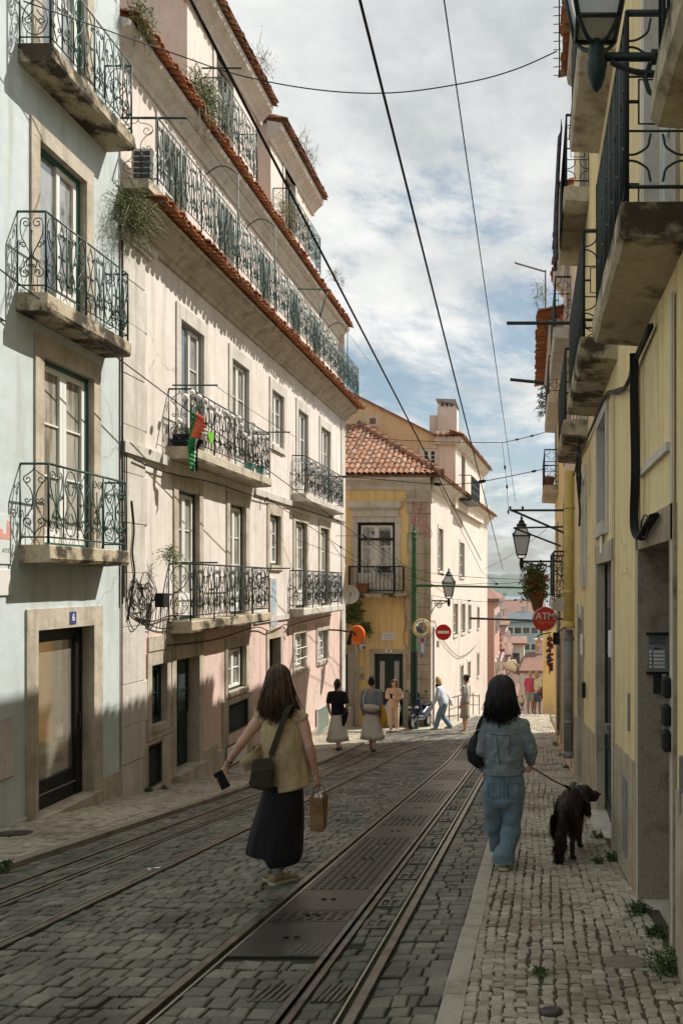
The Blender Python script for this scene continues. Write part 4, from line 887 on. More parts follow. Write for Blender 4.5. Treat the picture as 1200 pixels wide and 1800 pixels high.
# cables
def cable(name, pts, r, label, mt='wire', n=6, grp=None):
    mb = MB(); mb.tube(crom(pts, 5), r, n); o = mb.build(name, M[mt], smooth=True); return tag(o, label, 'cable', grp)
mb = MB(); rnd = random.Random(4)
for k in range(5):
    j = lambda: Vector((rnd.uniform(-.015, .01), 0, rnd.uniform(-.02, .02)))
    mb.tube(crom([FR.P(a, z, .04) + j() for a, z in ((5.0, 3.12), (5.75, 3.08), (6.3, 3.05), (7.0, 3.18), (8.0, 3.38), (9.6, 3.42), (11.0, 3.4), (12.6, 3.42), (13.6, 3.35))], 4), .011, 5)
o = mb.build('cable_bundle', M['wire'], smooth=True); tag(o, 'bundle of black cables running under the balconies of the yellow house', 'cable')
mb = MB()
for k in range(4): mb.tube(crom([FR.P(a, z, .05 + .012 * k) for a, z in ((5.62, 3.12), (5.60, 2.7), (5.55, 2.3), (5.62, 1.98), (5.55, 1.86), (5.3, 1.80), (4.95, 1.86), (4.7, 1.90))], 6), .019 - .003 * k, 7)
o = mb.build('cable_conduit', M['rubber'], smooth=True); tag(o, 'thick black conduit hanging in a bend above the near doorway', 'cable')
mb = MB(); mb.tube([FR.P(5.05, 1.86, .05) + Vector((-.02, .17 * math.cos(t), .07 * math.sin(t))) for t in [k * .35 for k in range(19)]], .006, 5)
o = mb.build('cable_loop', M['wire']); tag(o, 'thin wire loop resting on the bent conduit', 'cable')
mb = MB(); rnd = random.Random(8); c = FR.P(10.6, 3.05, .08)
for k in range(8):
    ry, rz = rnd.uniform(.12, .34), rnd.uniform(.16, .33)
    mb.tube([c + Vector((rnd.uniform(-.02, .02) - .06, rnd.uniform(-.04, .04) + ry * math.cos(t), -rz * .3 + rz * math.sin(t))) for t in [2 * math.pi * i / 16 for i in range(17)]], .007, 5)
mb.tube(crom([c + Vector((-.05, 0, .4)), c + Vector((-.08, .2, 0)), c + Vector((-.02, .5, -.5)), c + Vector((-.02, .6, -.75))], 4), .016, 5)
o = mb.build('cable_coil', M['wire'], smooth=True); tag(o, 'coiled black cable hanging under the third balcony of the yellow house', 'cable')
# doorway fittings
IC = root('intercom', (.9, 5.73, .75), 'steel intercom panel with five buttons in the near doorway jamb', 'intercom')
FJ = Fac((0, 5.74, 0), (1, 0, 0), (0, -1, 0))
c = FJ.ray(1154, 1148); x0, z0 = c
d = MB(); fbox(d, FJ, x0 - .075, x0 + .075, z0 - .13, z0 + .13, 0, .03, 0); fbox(d, FJ, x0 - .08, x0 + .08, z0 + .13, z0 + .15, 0, .05, 1); fbox(d, FJ, x0 - .08, x0 + .08, z0 - .15, z0 - .13, 0, .05, 1)
d.build('housing', [M['grey'], M['black']], IC)
d = MB()
for i in range(6): fbox(d, FJ, x0 - .06, x0 + .06, z0 + .065 + i * .010, z0 + .070 + i * .010, .03, .032)
fbox(d, FJ, x0 - .03, x0 + .01, z0 + .03, z0 + .042, .03, .032); d.build('speaker_grille', M['ink'], IC)
for i in range(5):
    d = MB(); z = z0 + .012 - i * .027; fbox(d, FJ, x0 - .03, x0 + .05, z - .009, z + .009, .03, .036); d.ell(FJ.P(x0 - .05, z, .032), (.010, .008, .010), 8); d.build('button', M['plastic'], IC)
d = MB(); fbox(d, FJ, x0 - .03, x0 + .07, z0 - .29, z0 - .16, 0, .02); o = d.build('bell_plate', M['dkiron'], bevel=.004); tag(o, 'dark bell plate beneath the steel intercom', 'bell plate')
for k, py in enumerate((1208, 1257, 1302)):
    lab = ('black key box on the near doorway frame, topmost of three', 'black key box on the near doorway frame, middle of three', 'black key box on the near doorway frame, lowest of three')[k]
    z = CZ - (py - CY) * 4.42 / F; KB = root('key_box', FR.P(4.42, z, .02), lab, 'key box', 'key boxes on the near doorway frame')
    d = MB(); fbox(d, FR, 4.37, 4.47, z - .058, z + .058, .02, .065); d.build('box_body', M['rubber'], KB, bevel=.016)
    d = MB(); fbox(d, FR, 4.472, 4.485, z - .035, z + .065, .03, .055); d.build('shackle', M['grey'], KB, bevel=.005)
d = MB(); fbox(d, FR, 11.05, 11.15, -.1, .12, .02, .07); o = d.build('key_box', M['rubber'], bevel=.015); tag(o, 'lone black key box beside the far grey doorway', 'key box')
def plaque(a, z, w, h, label, t='', d0=.02, mt='signwhite', cat='number plate'):
    rt = root('number_plate', FR.P(a, z, d0), label, cat, 'small plates on the yellow house'); d = MB(); fbox(d, FR, a - w / 2, a + w / 2, z - h / 2, z + h / 2, d0, d0 + .012); d.build('plate', M[mt], rt)
plaque(8.6, 1.92, .18, .2, 'small white enamel plate above the far doorway', d0=.023); plaque(12.3, 1.1, .2, .16, 'white plate over the grey doorway near the pipe', d0=.02)
d = MB(); fbox(d, FR, 7.50, 7.58, .80, 1.05, .02, .052); o = d.build('letter_box', M['signwhite'], bevel=.004); tag(o, 'narrow white sign board standing out from the far doorway frame', 'sign')
d = MB(); fbox(d, FR, 11.62, 11.72, .45, .75, .02, .055); o = d.build('letter_box', M['signwhite'], bevel=.004); tag(o, 'narrow white sign board beside the grey doorway', 'sign')
d = MB(); fbox(d, FR, 6.42, 6.66, -.72, -.10, .014, .026); o = d.build('pipe_cover', M['zinc'], bevel=.004); tag(o, 'grey metal inspection cover in the cement dado', 'cover')
for k, (a, z0, z1) in enumerate(((6.35, .32, .62), (4.15, .30, .60))):
    d = MB(); fbox(d, FR, a - .015, a + .015, z0, z1, .0, .02); o = d.build('cable_cover', M['zinc']); tag(o, ('short grey cable cover between the two doorways', 'short grey cable cover near the picture edge')[k], 'cover')
# near street lantern on its bracket
def lantern(c, s, label, arm_to, scroll=True):
    """c: bottom of the lantern cage; s: scale; arm_to: wall end of the bracket"""
    rt = root('street_lantern', c, label, 'street lamp', 'wall lanterns'); c = Vector(c); A = Vector(arm_to)
    zb = .10 * s
    def ring(h, w): return [c + Vector((sx * w, sy * w, h)) for sx, sy in ((-1, -1), (1, -1), (1, 1), (-1, 1))]
    fr = MB(); b0, b1 = ring(zb, .085 * s), ring(zb + .34 * s, .150 * s); t1 = ring(zb + .52 * s, .07 * s)
    for k in range(4):
        fr.tube([b0[k], b1[k]], .011 * s, 5); fr.tube([b0[k], b0[(k + 1) % 4]], .010 * s, 5); fr.tube([b1[k], b1[(k + 1) % 4]], .015 * s, 5); fr.tube([b1[k], t1[k]], .012 * s, 5); fr.tube([t1[k], t1[(k + 1) % 4]], .012 * s, 5)
        fr.tube(crom([b0[k], b0[k].lerp(c, .45) + Vector((0, 0, -.015 * s)), c + Vector((0, 0, .02 * s)) + (b0[k] - c) * .12], 4), .009 * s, 5)
        fr.lathe(b1[k], [(.012 * s, 0), (.016 * s, .02 * s), (.004 * s, .06 * s)], 8)
    fr.build('cage', M['dkiron'], rt, smooth=True)
    gl = MB(); gl.loft([ring(zb + .005, .080 * s), ring(zb + .34 * s, .144 * s), ring(zb + .515 * s, .064 * s)]); gl.build('glass', mat('lantern_glass', (.62, .64, .62), .25, .06, 4, bump=0, coat=.5), rt)
    cp = MB(); cp.lathe(c, [(.15 * s, zb + .345 * s), (.175 * s, zb + .345 * s), (.155 * s, zb + .36 * s)], 4); cp.lathe(c + Vector((0, 0, zb + .52 * s)), [(.09 * s, 0), (.10 * s, .02 * s), (.05 * s, .07 * s), (.055 * s, .09 * s), (.02 * s, .12 * s), (.025 * s, .15 * s), (.004 * s, .2 * s)], 12); cp.build('cap', M['dkgreen'], rt)
    fn = MB(); fn.lathe(c + Vector((0, 0, -.17 * s)), [(.004, 0), (.022 * s, .02 * s), (.040 * s, .07 * s), (.046 * s, .12 * s), (.036 * s, .14 * s), (.042 * s, .16 * s), (.030 * s, .20 * s), (.02 * s, .22 * s)], 12); fn.build('finial', M['dkgreen'], rt, smooth=True)
    br = MB(); B = c + Vector((0, 0, -.02 * s)); d = (A - B); d.z = 0
    br.tube([B, Vector((A.x, A.y, B.z))], .018 * s, 8); br.tube([B.lerp(Vector((A.x, A.y, B.z)), .45), B.lerp(Vector((A.x, A.y, B.z)), .5)], .030 * s, 8)
    br.tube([Vector((A.x, A.y, B.z + .12 * s)), Vector((A.x, A.y, B.z - .35 * s))], .02 * s, 6)
    if scroll:
        dn = d.normalized(); L_ = d.length; o = B
        def Q(t, h): return o + dn * t + Vector((0, 0, h))
        br.tube([Q(.12 * s + x, z - .10 * s) for x, z in spiral(L_ * .35, 0, .10 * s, 2.4, 1.6, 16)], .012 * s, 5)
        br.tube([Q(x, z) for x, z in crom([(L_ * .12, -.02 * s), (L_ * .3, -.06 * s), (L_ * .7, -.10 * s), (L_, -.30 * s)], 5)], .013 * s, 5)
        br.tube([Q(x, z) for x, z in spiral(L_ * .75, -.08 * s, .06 * s, 0, 1.2, 10)], .010 * s, 5)
    br.build('bracket', M['dkiron'], rt, smooth=True)
    return rt
lantern((.286, 3.4, CZ + (1025 - 92) * 3.4 / F), 1.0, 'large iron street lantern hanging over the pavement at the top edge', (.80, 3.4, 3.7))
# ---- pink house
PK = root('town_house', (RX, 17, g(17)), 'narrow pink house with stone window frames next to the yellow one', 'house')
pw = [(15.2, 15.9, -2.0, .6), (15.8, 16.5, 1.25, 3.3), (17.6, 18.4, 1.25, 3.3), (15.6, 16.4, 4.2, 6.0), (17.2, 18.2, 4.2, 6.0), (17.4, 18.3, -2.2, .5), (15.8, 16.8, 7.0, 8.3)]
w = MB(); fwall(w, FR, 14.36, 18.9, -6, 8.7, [hole(*q, .14, .2, 0) for q in pw], back=.4); w.build('wall', M['pink'], PK)
shell('rear_wall', M['pink'], PK, RX + .002, RX + 9, 14.36, 18.9, -6, 8.7, skip=(3,))
for q in pw: window(FR, PK, *q, cols=2, rows=3, st='stone', w=.14, lint=.2, sill=0, depth=.12, pane='glass_dark', panel=.3)
d = MB(); cornice(d, FR, 14.36, 18.95, [(0, 8.3), (.05, 8.3), (.1, 8.42), (.22, 8.5), (.26, 8.62), (0, 8.7)]); fbox(d, FR, 14.4, 18.9, 6.3, 6.5, -.02, .05); d.build('cornice', M['palestone'], PK)
d = MB(.5); eave_tiles(d, FR, 14.4, 18.95, 8.72, -.1, .26, .2, .1); d.build('eave', M['tile'], PK)
balcony(FR, PK, 15.75, 18.3, 1.15, .35, .2, .98, .3, iron='dkiron', style='bars', st='palestone', endstyle='square', endcell=.17)
balcony(FR, PK, 15.3, 18.4, 6.42, .34, .2, .98, .3, iron='dkiron', style='bars', st='palestone', endstyle='square', endcell=.17)
# ---- house with the long red eave
RE = root('town_house', (RX, 22, g(22)), 'ochre and pink house with a red tiled eave reaching over the street', 'house')
rw = [(19.6, 20.3, -2.6, .2), (20.9, 21.8, 4.25, 6.2), (22.2, 23.2, 1.0, 3.0), (23.4, 24.2, 4.25, 6.2), (22.0, 22.9, -2.9, 0)]
w = MB(); fwall(w, FR, 18.91, 21.4, -7, 7.6, [hole(*q, .14, .2, 0) for q in rw if q[1] < 21.3], back=.4); fwall(w, FR, 21.4, 25.2, -7, 7.6, [hole(*q, .14, .2, 0) for q in rw if q[0] > 21.5], back=.4); 
w.build('wall', M['ochre'], RE)
shell('rear_wall', M['ochre'], RE, RX + .002, RX + 9, 18.91, 25.2, -7, 7.6, skip=(3,))
for q in rw:
    if q[1] < 21.3 or q[0] > 21.5: window(FR, RE, *q, cols=2, rows=3, st='stone', w=.14, lint=.2, sill=0, depth=.12, pane='glass_dark', panel=.3)
d = MB(.5); eave_tiles(d, FR, 18.4, 25.3, 7.78, -.2, .60, .16, .16, rows=3); d.build('eave', M['tile'], RE)
d = MB(); cornice(d, FR, 18.9, 25.25, [(0, 7.3), (.05, 7.3), (.1, 7.45), (.3, 7.58), (.34, 7.74), (0, 7.8)]); d.build('cornice', M['palestone'], RE)
balcony(FR, RE, 20.4, 24.6, 6.35, .34, .2, .98, .3, iron='dkiron', style='bars', st='palestone', endstyle='square', endcell=.17)
balcony(FR, RE, 21.9, 24.9, 4.2, .42, .2, .98, .3, iron='dkiron', style='bars', st='slabstone', endstyle='square', endcell=.2)
pot('plant_pot', FR.P(22.2, 4.21, .25), .16, .24, M['tile'], 'terracotta pot on the narrow far right balcony')
# ---- the row goes on beyond the side street
FX = root('town_house', (RX + .1, 42, g(42)), 'far yellow and pink house beyond the side street', 'house')
FR2 = Fac((RX + .05, 0, 0), (.035, 1, 0), (-1, .035, 0))
w = MB(); fwall(w, FR2, 36.5, 52, -14, -.4, [hole(*q, .14, .2, 0) for q in ((38, 39, -4.3, -2), (41, 42, -4.8, -2.6))], back=.4); w.build('wall', M['yellow'], FX)
for q in ((38, 39, -4.3, -2), (41, 42, -4.8, -2.6)): window(FR2, FX, *q, cols=2, rows=3, st='stone', w=.14, lint=.2, sill=0, depth=.12, pane='glass_dark', panel=.3)
d = MB(); d.quad((.9 + 36.5 * .035 * 1, 36.49, -14), (10, 36.49, -14), (10, 36.49, -.4), (2.0, 36.49, -.4)); d.quad((.6, 36.5, -14), (2.2, 36.49, -14), (2.2, 36.49, -.4), (.6, 36.5, -.4)); d.quad((1.9, 36.5, -.4), (10, 36.5, -.4), (10, 52, -.4), (2, 52, -.4)); d.build('rear_wall', M['ochre'], FX)
# ---- things on the right row
def vine(c, rad, n, label, seed, L=.22, cols=('leaf', 'weed'), leaf=.05, name='flower_basket', cat='plant', grp='hanging plants'):
    mb = MB(); tuft(mb, c, rad, n, L, .6, seed, .004, leaf); o = mb.build(name, [M[cols[0]], M[cols[1]]]); return tag(o, label, cat, grp)
FB = root('flower_basket', onY(942, 1035, 21.0), 'hanging basket of green leaves and red flowers under the lantern', 'flower basket')
M['petal'] = mat('red_petal', (.5, .04, .03), .6, .2, 9, bump=0); M['lime'] = mat('lime_leaf', (.16, .20, .04), .6, .3, 6, bump=0)
c = onY(940, 1030, 20.5)
mb = MB(); tuft(mb, c + Vector((0, 0, .15)), (.42, .4, .8), 420, .28, .7, 3, .004, .09); mb.build('foliage', [M['leaf'], M['lime']], FB)
mb = MB(); rnd = random.Random(2)
for k in range(26): mb.ell(c + Vector((rnd.uniform(-.3, .3), rnd.uniform(-.35, -.1), rnd.uniform(-.3, .3))), (.035, .03, .03), 6)
mb.build('blossom', M['petal'], FB)
mb = MB(); mb.lathe(c + Vector((.05, 0, -.75)), [(.02, 0), (.12, .15), (.2, .5), (.22, .62), (.2, .62)], 12); mb.tube([c + Vector((.1, 0, -.2)), FR.P(20.5, 1.2, 0)], .012, 5); mb.build('basket', M['wood'], FB)
lantern(onY(916, 985, 19.5), 1.35, 'iron street lantern on a scrolled bracket beyond the yellow house', (.80, 19.5, 2.0))
AT = root('sign', onY(957, 1088, 18.6), 'round red ATM Express sign standing out from the wall', 'sign')
FS = Fac((0, 18.6, 0), (1, 0, 0), (0, -1, 0)); cx, cz = FS.ray(956.5, 1088); r = 21.5 * 18.6 / F
d = MB(); d.lathe(FS.P(cx, cz, -.05), [(r - .01, 0), (r, .01), (r, .09), (r - .01, .10)], 40, ax=(0, -1, 0)); d.build('sign_disc', M['atmred'], AT, smooth=False)
d = MB(); 
for (t0, t1) in ((1.75, 3.1), (-1.5, .1)):
    ts = [lerp(t0, t1, k / 14) for k in range(15)]
    d.loft([[FS.P(cx + q * math.cos(t), cz + q * math.sin(t), e) for q, e in ((r * .90, .0505), (r * .95, .0505), (r * .95, .054), (r * .90, .054))] for t in ts])
d.build('ring_mark', M['signwhite'], AT)
text_mesh('lettering', 'ATM', r * .78, M['signwhite'], AT, FS, cx + .015, cz + r * .22, .052, extr=.003)
text_mesh('small_lettering', 'Express', r * .40, mat('sign_orange', (.75, .22, .10), .5, .05, 6, bump=0), AT, FS, cx + .02, cz - r * .26, .052, extr=.003)
d = MB(); d.tube([FS.P(cx + r, cz, 0), FS.P(.8, cz, 0)], .02, 6); d.build('bracket', M['dkiron'], AT)
SP = root('spotlight', onY(975, 1120, 15), 'small black spotlight on the pink wall near the red sign', 'spotlight')
c = onY(977, 1122, 16.5); d = MB(); d.box(c.x - .07, c.x + .07, c.y - .07, c.y + .07, c.z - .13, c.z + .12); d.build('housing', M['rubber'], SP, bevel=.015); d = MB(); d.tube([c + Vector((.02, 0, .1)), FR.P(c.y, c.z + .3, 0)], .012, 5); d.build('arm', M['wire'], SP)
AN = root('tv_antenna', onY(957, 520, 19), 'tv aerial with a slanting boom above the red eave', 'antenna')
A0, A1 = onY(958, 590, 19.5), onY(958, 475, 19.5); d = MB(); d.tube([A0, A1], .02, 6); d.build('mast', M['steel'], AN)
B0, B1 = onY(904, 462, 19.5), onY(959, 478, 19.5); d = MB(); d.tube([B0, B1], .02, 6)
for k in range(7):
    q = B0.lerp(B1, .08 + k * .13); d.tube([q + Vector((-.03, -.35, -.10)), q + Vector((.03, .35, .10))], .008, 4)
d.build('boom', M['steel'], AN)
vine(onY(950, 515, 19.3), (.3, .3, .5), 110, 'dry bush growing on the roof beside the aerial', 21, .3, ('dryleaf', 'leaf'), .03, 'wild_shrub', 'shrub', 'wild plants on the roofs and eaves')
vine(onY(953, 705, 23), (.15, .4, .8), 120, 'green plants trailing from the far right balcony edge', 22, .25, ('leaf', 'weed'), .06, 'trailing_plant', 'plant')
def bar(label, p, q, r=.03, mt='dkiron', name='wall_bracket', cat='bracket', grp='iron brackets reaching over the street'):
    mb = MB()
    if isinstance(p, list):
        for a, b in p: mb.tube([a, b], r, 6)
    else: mb.tube([p, q], r, 6)
    o = mb.build(name, M[mt]); return tag(o, label, cat, grp)
bar('straight black bar reaching over the street below the aerial', onY(890, 568, 13), onY(1000, 568, 13), .03)
bar('black bar with a slight tilt below the red eave', onY(896, 667, 17), onY(955, 673, 17), .035)
bar('triangular iron wire bracket above the far lantern', [(onY(896, 897, 15.5), onY(1001, 897, 15.5)), (onY(899, 897, 15.5), onY(1001, 941, 15.5)), (onY(896, 897, 15.5), onY(896, 890, 15.5)), (onY(918, 897, 15.5), onY(918, 890, 15.5))], None, .022)
bar('smaller iron bracket just above the lantern top', [(onY(902, 928, 18.5), onY(990, 926, 18.5)), (onY(902, 928, 18.5), onY(985, 960, 18.5))], None, .022)
CL = root('hanging_laundry', onY(980, 290, 11.5), 'dark garment hanging over the upper balcony rail', 'laundry')
d = MB(); N = 10
for i in range(N):
    t0, t1 = i / N, (i + 1) / N
    for k in range(6):
        def Q(t, u): return Vector((.43 - .05 * math.sin(t * 2) + .03 * math.sin(u * 14), 10.9 + u * 1.3 + .2 * t, 7.85 - 1.75 * t * (1 - .35 * (u - .3) ** 2)))
        d.quad(Q(t0, k / 6), Q(t0, (k + 1) / 6), Q(t1, (k + 1) / 6), Q(t1, k / 6))
o = d.build('cloth', mat('navy_cloth', (.03, .04, .055), .9, .15, 9, bump=.3), CL, smooth=True); o.modifiers.new('s', 'SOLIDIFY').thickness = .006
SK = root('bird_spikes', onY(982, 60, 8.5), 'thin rod with bird spikes along the eave of the yellow house', 'bird spikes')
d = MB(); d.tube([onX(982, -5, .31), onX(982.5, 135, .31)], .008, 5)
for k in range(9): q = onX(982, 12 + k * 15, .31); d.tube([q + Vector((-.06, 0, -.005)), q + Vector((.02, 0, 0))], .005, 4)
d.build('rod', M['wire'], SK)
FG = root('garland', onY(966, 1150, 24), 'column of red and blue paper flowers hanging by a doorway', 'decoration')
mb = MB(); rnd = random.Random(3)
for k in range(60):
    c = onY(rnd.uniform(961, 970), rnd.uniform(1120, 1178), 24 + rnd.uniform(-.1, .1)); mb.ell(c, (.045, .045, .05), 6, rnd.choice((0, 0, 1, 2)))
mb.build('blossom', [M['petal'], mat('blue_paper', (.03, .10, .26), .7, .1, 9, bump=0), M['leaf']], FG)
d = MB(); d.tube([onY(965, 1115, 24.05), onY(965, 1185, 24.05)], .02, 5); d.build('cord', M['weed'], FG)
IP = root('shop_sign', onY(945, 1135, 26), 'pale pink leaf shaped shop sign hanging from a curved arm', 'sign')
F26 = Fac((0, 26, 0), (1, 0, 0), (0, -1, 0)); pts = []
for k in range(20):
    t = 2 * math.pi * k / 20; pts.append(onY(945.5 + 4.2 * math.sin(t) + 2.0 * math.cos(t), 1133 - 13 * math.cos(t), 26))
d = MB(); d.prism(pts, (0, .04, 0)); d.build('board', mat('salmon_paint', (.72, .38, .28), .6, .05, 6, bump=0), IP); d = MB(); d.tube(crom([onY(944, 1120, 26.02), onY(948, 1116, 26.02), onY(962, 1113, 26.02), onY(968, 1112, 26.02)], 4), .025, 5); d.build('arm', M['dkiron'], IP)
d = MB(); fbox(d, F26, *sorted((F26.ray(943, 1131)[0], F26.ray(949, 1131)[0])), F26.ray(945, 1136)[1], F26.ray(945, 1131)[1], .002, .006); d.build('band', M['signwhite'], IP)
# ================================================================== CORNER HOUSE AT THE CROSSING
YF = 27.5
FC = Fac((0, YF, 0), (1, 0, 0), (0, -1, 0)); PXM = F / YF
def cx_(px): return (px - CX) / PXM
def cz_(py): return CZ - (py - CY) / PXM
CO = root('corner_house', (-4.8, YF, g(YF)), 'corner house with ochre front, pale pink side wall and tiled hip roof', 'house')
XC = cx_(757); gz = g(YF)
FSd = Fac((XC, YF, 0), (.0686, 1, 0), (1, -.0686, 0))     # long side wall turning into the lower street
bd = (cx_(628) + 0, cx_(694), cz_(1043), cz_(918)); dd = (cx_(657), cx_(708), gz - .05, cz_(1149)); dl = (cx_(590), cx_(611), gz + .05, cz_(1150))
w = MB(); fwall(w, FC, -10, XC - .75, -8, 4.95, [hole(*bd, .20, .28, 0), hole(*dd, .16, .16, 0), hole(*dl, .14, .2, 0)], back=.4); w.build('front_wall', M['ochre'], CO)
L_ = 16.0
def sw(px, py): return FSd.ray(px, py)
def swr(x0, y0, x1, y1):
    a, z1 = sw(x0, y0); b, _ = sw(x1, y0); _, z0 = sw(x0, y1); return (a, b, z0, z1)
sws = [swr(769.5, 928, 777.5, 1003), swr(807, 953, 815, 1014), swr(796, 1062, 803.5, 1118), swr(810, 1062, 816.5, 1114), swr(822, 1064, 827, 1108), swr(838, 1068, 841.5, 1105), swr(808, 1172, 813.5, 1210), swr(821, 1165, 826, 1196), swr(838, 1150, 841, 1190)]
w = MB(); fwall(w, FSd, 0, L_, -9, 4.95, [hole(*q, .10, .14, .08) for q in sws], back=.35); w.build('side_wall', M['palepink'], CO)
for q in sws: window(FSd, CO, *q, cols=1, rows=3, st='palestone', w=.10, lint=.14, sill=.08, depth=.08, case='dkgreen', pane='glass_dark', lw=.05, cw=.06)
e0 = FSd.P(L_, 0); 
w = MB(); w.quad((e0.x, e0.y, -9), (-10, e0.y + 1, -9), (-10, e0.y + 1, 4.9), (e0.x, e0.y, 4.9)); w.quad((-10, YF, -9), (-10, e0.y + 1, -9), (-10, e0.y + 1, 4.9), (-10, YF, 4.9)); w.build('rear_wall', M['palepink'], CO)
# stone corner, coursed
d = MB(); z = -4.4; rnd = random.Random(6); k = 0
while z < 4.4:
    h = rnd.uniform(.5, .75); h = min(h, 4.4 - z + .001); fbox(d, FC, XC - .78 - .05 * (k % 2), XC, z + .005, z + h - .005, -.25, .03); k += 1; z += h
fbox(d, FC, XC - .86, XC + .02, 4.4, 4.95, -.25, .06); fbox(d, FC, XC - .9, XC + .05, 4.3, 4.42, -.25, .10); fbox(d, FC, XC - .84, XC + .01, -.12, .08, -.25, .09)
d.build('corner_pillar', M['stone'], CO, bevel=.01)
d = MB(); P = [(0, 4.72), (.06, 4.72), (.08, 4.86), (.20, 4.96), (.34, 5.02), (.36, 5.12), (0, 5.16)]
d.loft([[FC.P(a, z, e) for e, z in P] for a in (-10, XC)]); d.loft([[FC.P(XC + (e if i else e), z, e) for e, z in P] if i == 0 else [FSd.P(L_ + .2, z, e) for e, z in P] for i in (0, 1)])
d.build('cornice', M['palestone'], CO)
# window with moulded hood and small balcony
fw = window(FC, CO, *bd, cols=2, rows=3, st='palestone', w=.20, lint=.28, sill=0, depth=.12, case='black', pane='glass_sky', cw=.10, lw=.07, mw=.03, panel=.1)
d = MB(); fbox(d, FC, bd[0] + .1, bd[1] - .1, bd[3] - .62, bd[3] - .54, -.12, -.05); fw2 = d.build('transom', M['black'], fw)
d = MB(); fbox(d, FC, cx_(620), cx_(700), cz_(908), cz_(896), -.02, .08); fbox(d, FC, cx_(612), cx_(706), cz_(893), cz_(882), -.02, .20); fbox(d, FC, cx_(616), cx_(702), cz_(896), cz_(893), -.02, .13); d.build('window_hood', M['palestone'], CO)
s = MB(); za = cz_(1043); fbox(s, FC, cx_(600), cx_(717), za - .14, za, -.02, .42); slab = s.build('balcony', M['mossstone'], CO)
rl = MB(); a0, a1 = cx_(617), cx_(711); h = .92
for (p, q) in ((FC.P(a0, za + h, .36), FC.P(a1, za + h, .36)), (FC.P(a0, za + .1, .36), FC.P(a1, za + .1, .36)), (FC.P(a0, za + h, .36), FC.P(a0, za + h, 0)), (FC.P(a1, za + h, .36), FC.P(a1, za + h, 0)), (FC.P(a0, za, .36), FC.P(a0, za + h, .36)), (FC.P(a1, za, .36), FC.P(a1, za + h, .36))): rl.tube([p, q], .024, 6)
for k in range(1, 14): rl.tube([FC.P(lerp(a0, a1, k / 14), za + .1, .36), FC.P(lerp(a0, a1, k / 14), za + h, .36)], .009, 4)
for k in range(4):
    for a in (a0, a1): rl.tube([FC.P(a, za + .1, .08 * k + .05), FC.P(a, za + h, .08 * k + .05)], .008, 4)
rl.build('railing', M['dkiron'], slab)
sc = MB()
for k in range(8):
    c = lerp(bd[0] + .1, bd[1] - .1, (k + .5) / 8)
    for pl in lyre(.17, .55, k % 2): sc.tube([FC.P(c + s_, za + .12 + z, .30) for s_, z in pl], .010, 4)
for z in (.1, .68): sc.tube([FC.P(bd[0] + .05, za + z, .30), FC.P(bd[1] - .05, za + z, .30)], .016, 4)
sc.build('scroll_panel', M['wframe'], slab)
d = MB(); fbox(d, FC, bd[0] + .06, bd[1] - .06, za + .02, za + .70, .02, .05); d.build('white_screen', M['wframe'], slab)
pot('flower_pot', FC.P(cx_(641), za + .01, .26), .24, .34, M['tile'], 'wide terracotta pot on the balcony of the corner house')
shrub('potted_plant', FC.P(cx_(675), za + .8, .2), (.35, .2, .3), 80, .22, .2, 'dark leafy plant behind the corner house balcony rail', 30, ('weed', 'ink'), cat='plant', group='balcony plants', leaf=.06)
# front door, side doorway
d = MB(); a0, a1, z0, z1 = dd
fbox(d, FC, a0, a1, z0, z1, -.3, -.22, 0)
mid = (a0 + a1) / 2
for c in range(2):
    p, q = (a0, mid) if c == 0 else (mid, a1)
    fbox(d, FC, p + .03, q - .03, z0 + .15, z0 + .75, -.22, -.20, 0); fbox(d, FC, p + .17, q - .17, z1 - 1.35, z1 - .28, -.22, -.208, 1)
    for i in range(12):
        za_, zb_ = z1 - 1.35 + i * .09, z1 - 1.35 + (i + 1) * .09
        for s_ in (0, 1):
            for k in range(3):
                pa, pb = lerp(p + .17, q - .17, k / 3), lerp(p + .17, q - .17, (k + 1) / 3)
                d.tube([FC.P(pa if s_ else pb, za_, -.2), FC.P(pb if s_ else pa, min(zb_, z1 - .28), -.2)], .012, 4, 2)
dr = d.build('door', [M['dkgreen'], M['glass_dark'], M['plastic']], CO)
d = MB(); surround(d, FC, a0, a1, z0, z1, .16, .16, 0, .2); fbox(d, FC, a0 - .2, a1 + .2, z0 - .3, z0 + .06, -.3, .25); d.build('surround', M['stone'], dr)
d = MB(); a0, a1, z0, z1 = dl; fbox(d, FC, a0, a1, z0, z1, -.3, -.24)
for k in range(9): fbox(d, FC, a0 + .06, a1 - .06, lerp(z0, z1, (k + .2) / 9), lerp(z0, z1, (k + .75) / 9), -.24, -.225)
dr = d.build('door', M['greenframe'], CO); d = MB(); surround(d, FC, a0, a1, z0, z1, .14, .2, 0, .2); fbox(d, FC, cx_(612), cx_(626), -4, cz_(1130), -.02, .04); fbox(d, FC, -8, cx_(628), z0 - .8, z0 - .02, -.3, .5); d.build('surround', M['stone'], dr)
d = MB(); fbox(d, FC, cx_(600), cx_(622), gz - .3, cz_(1241), .1, .5); d.build('door_step', M['palestone'], CO)
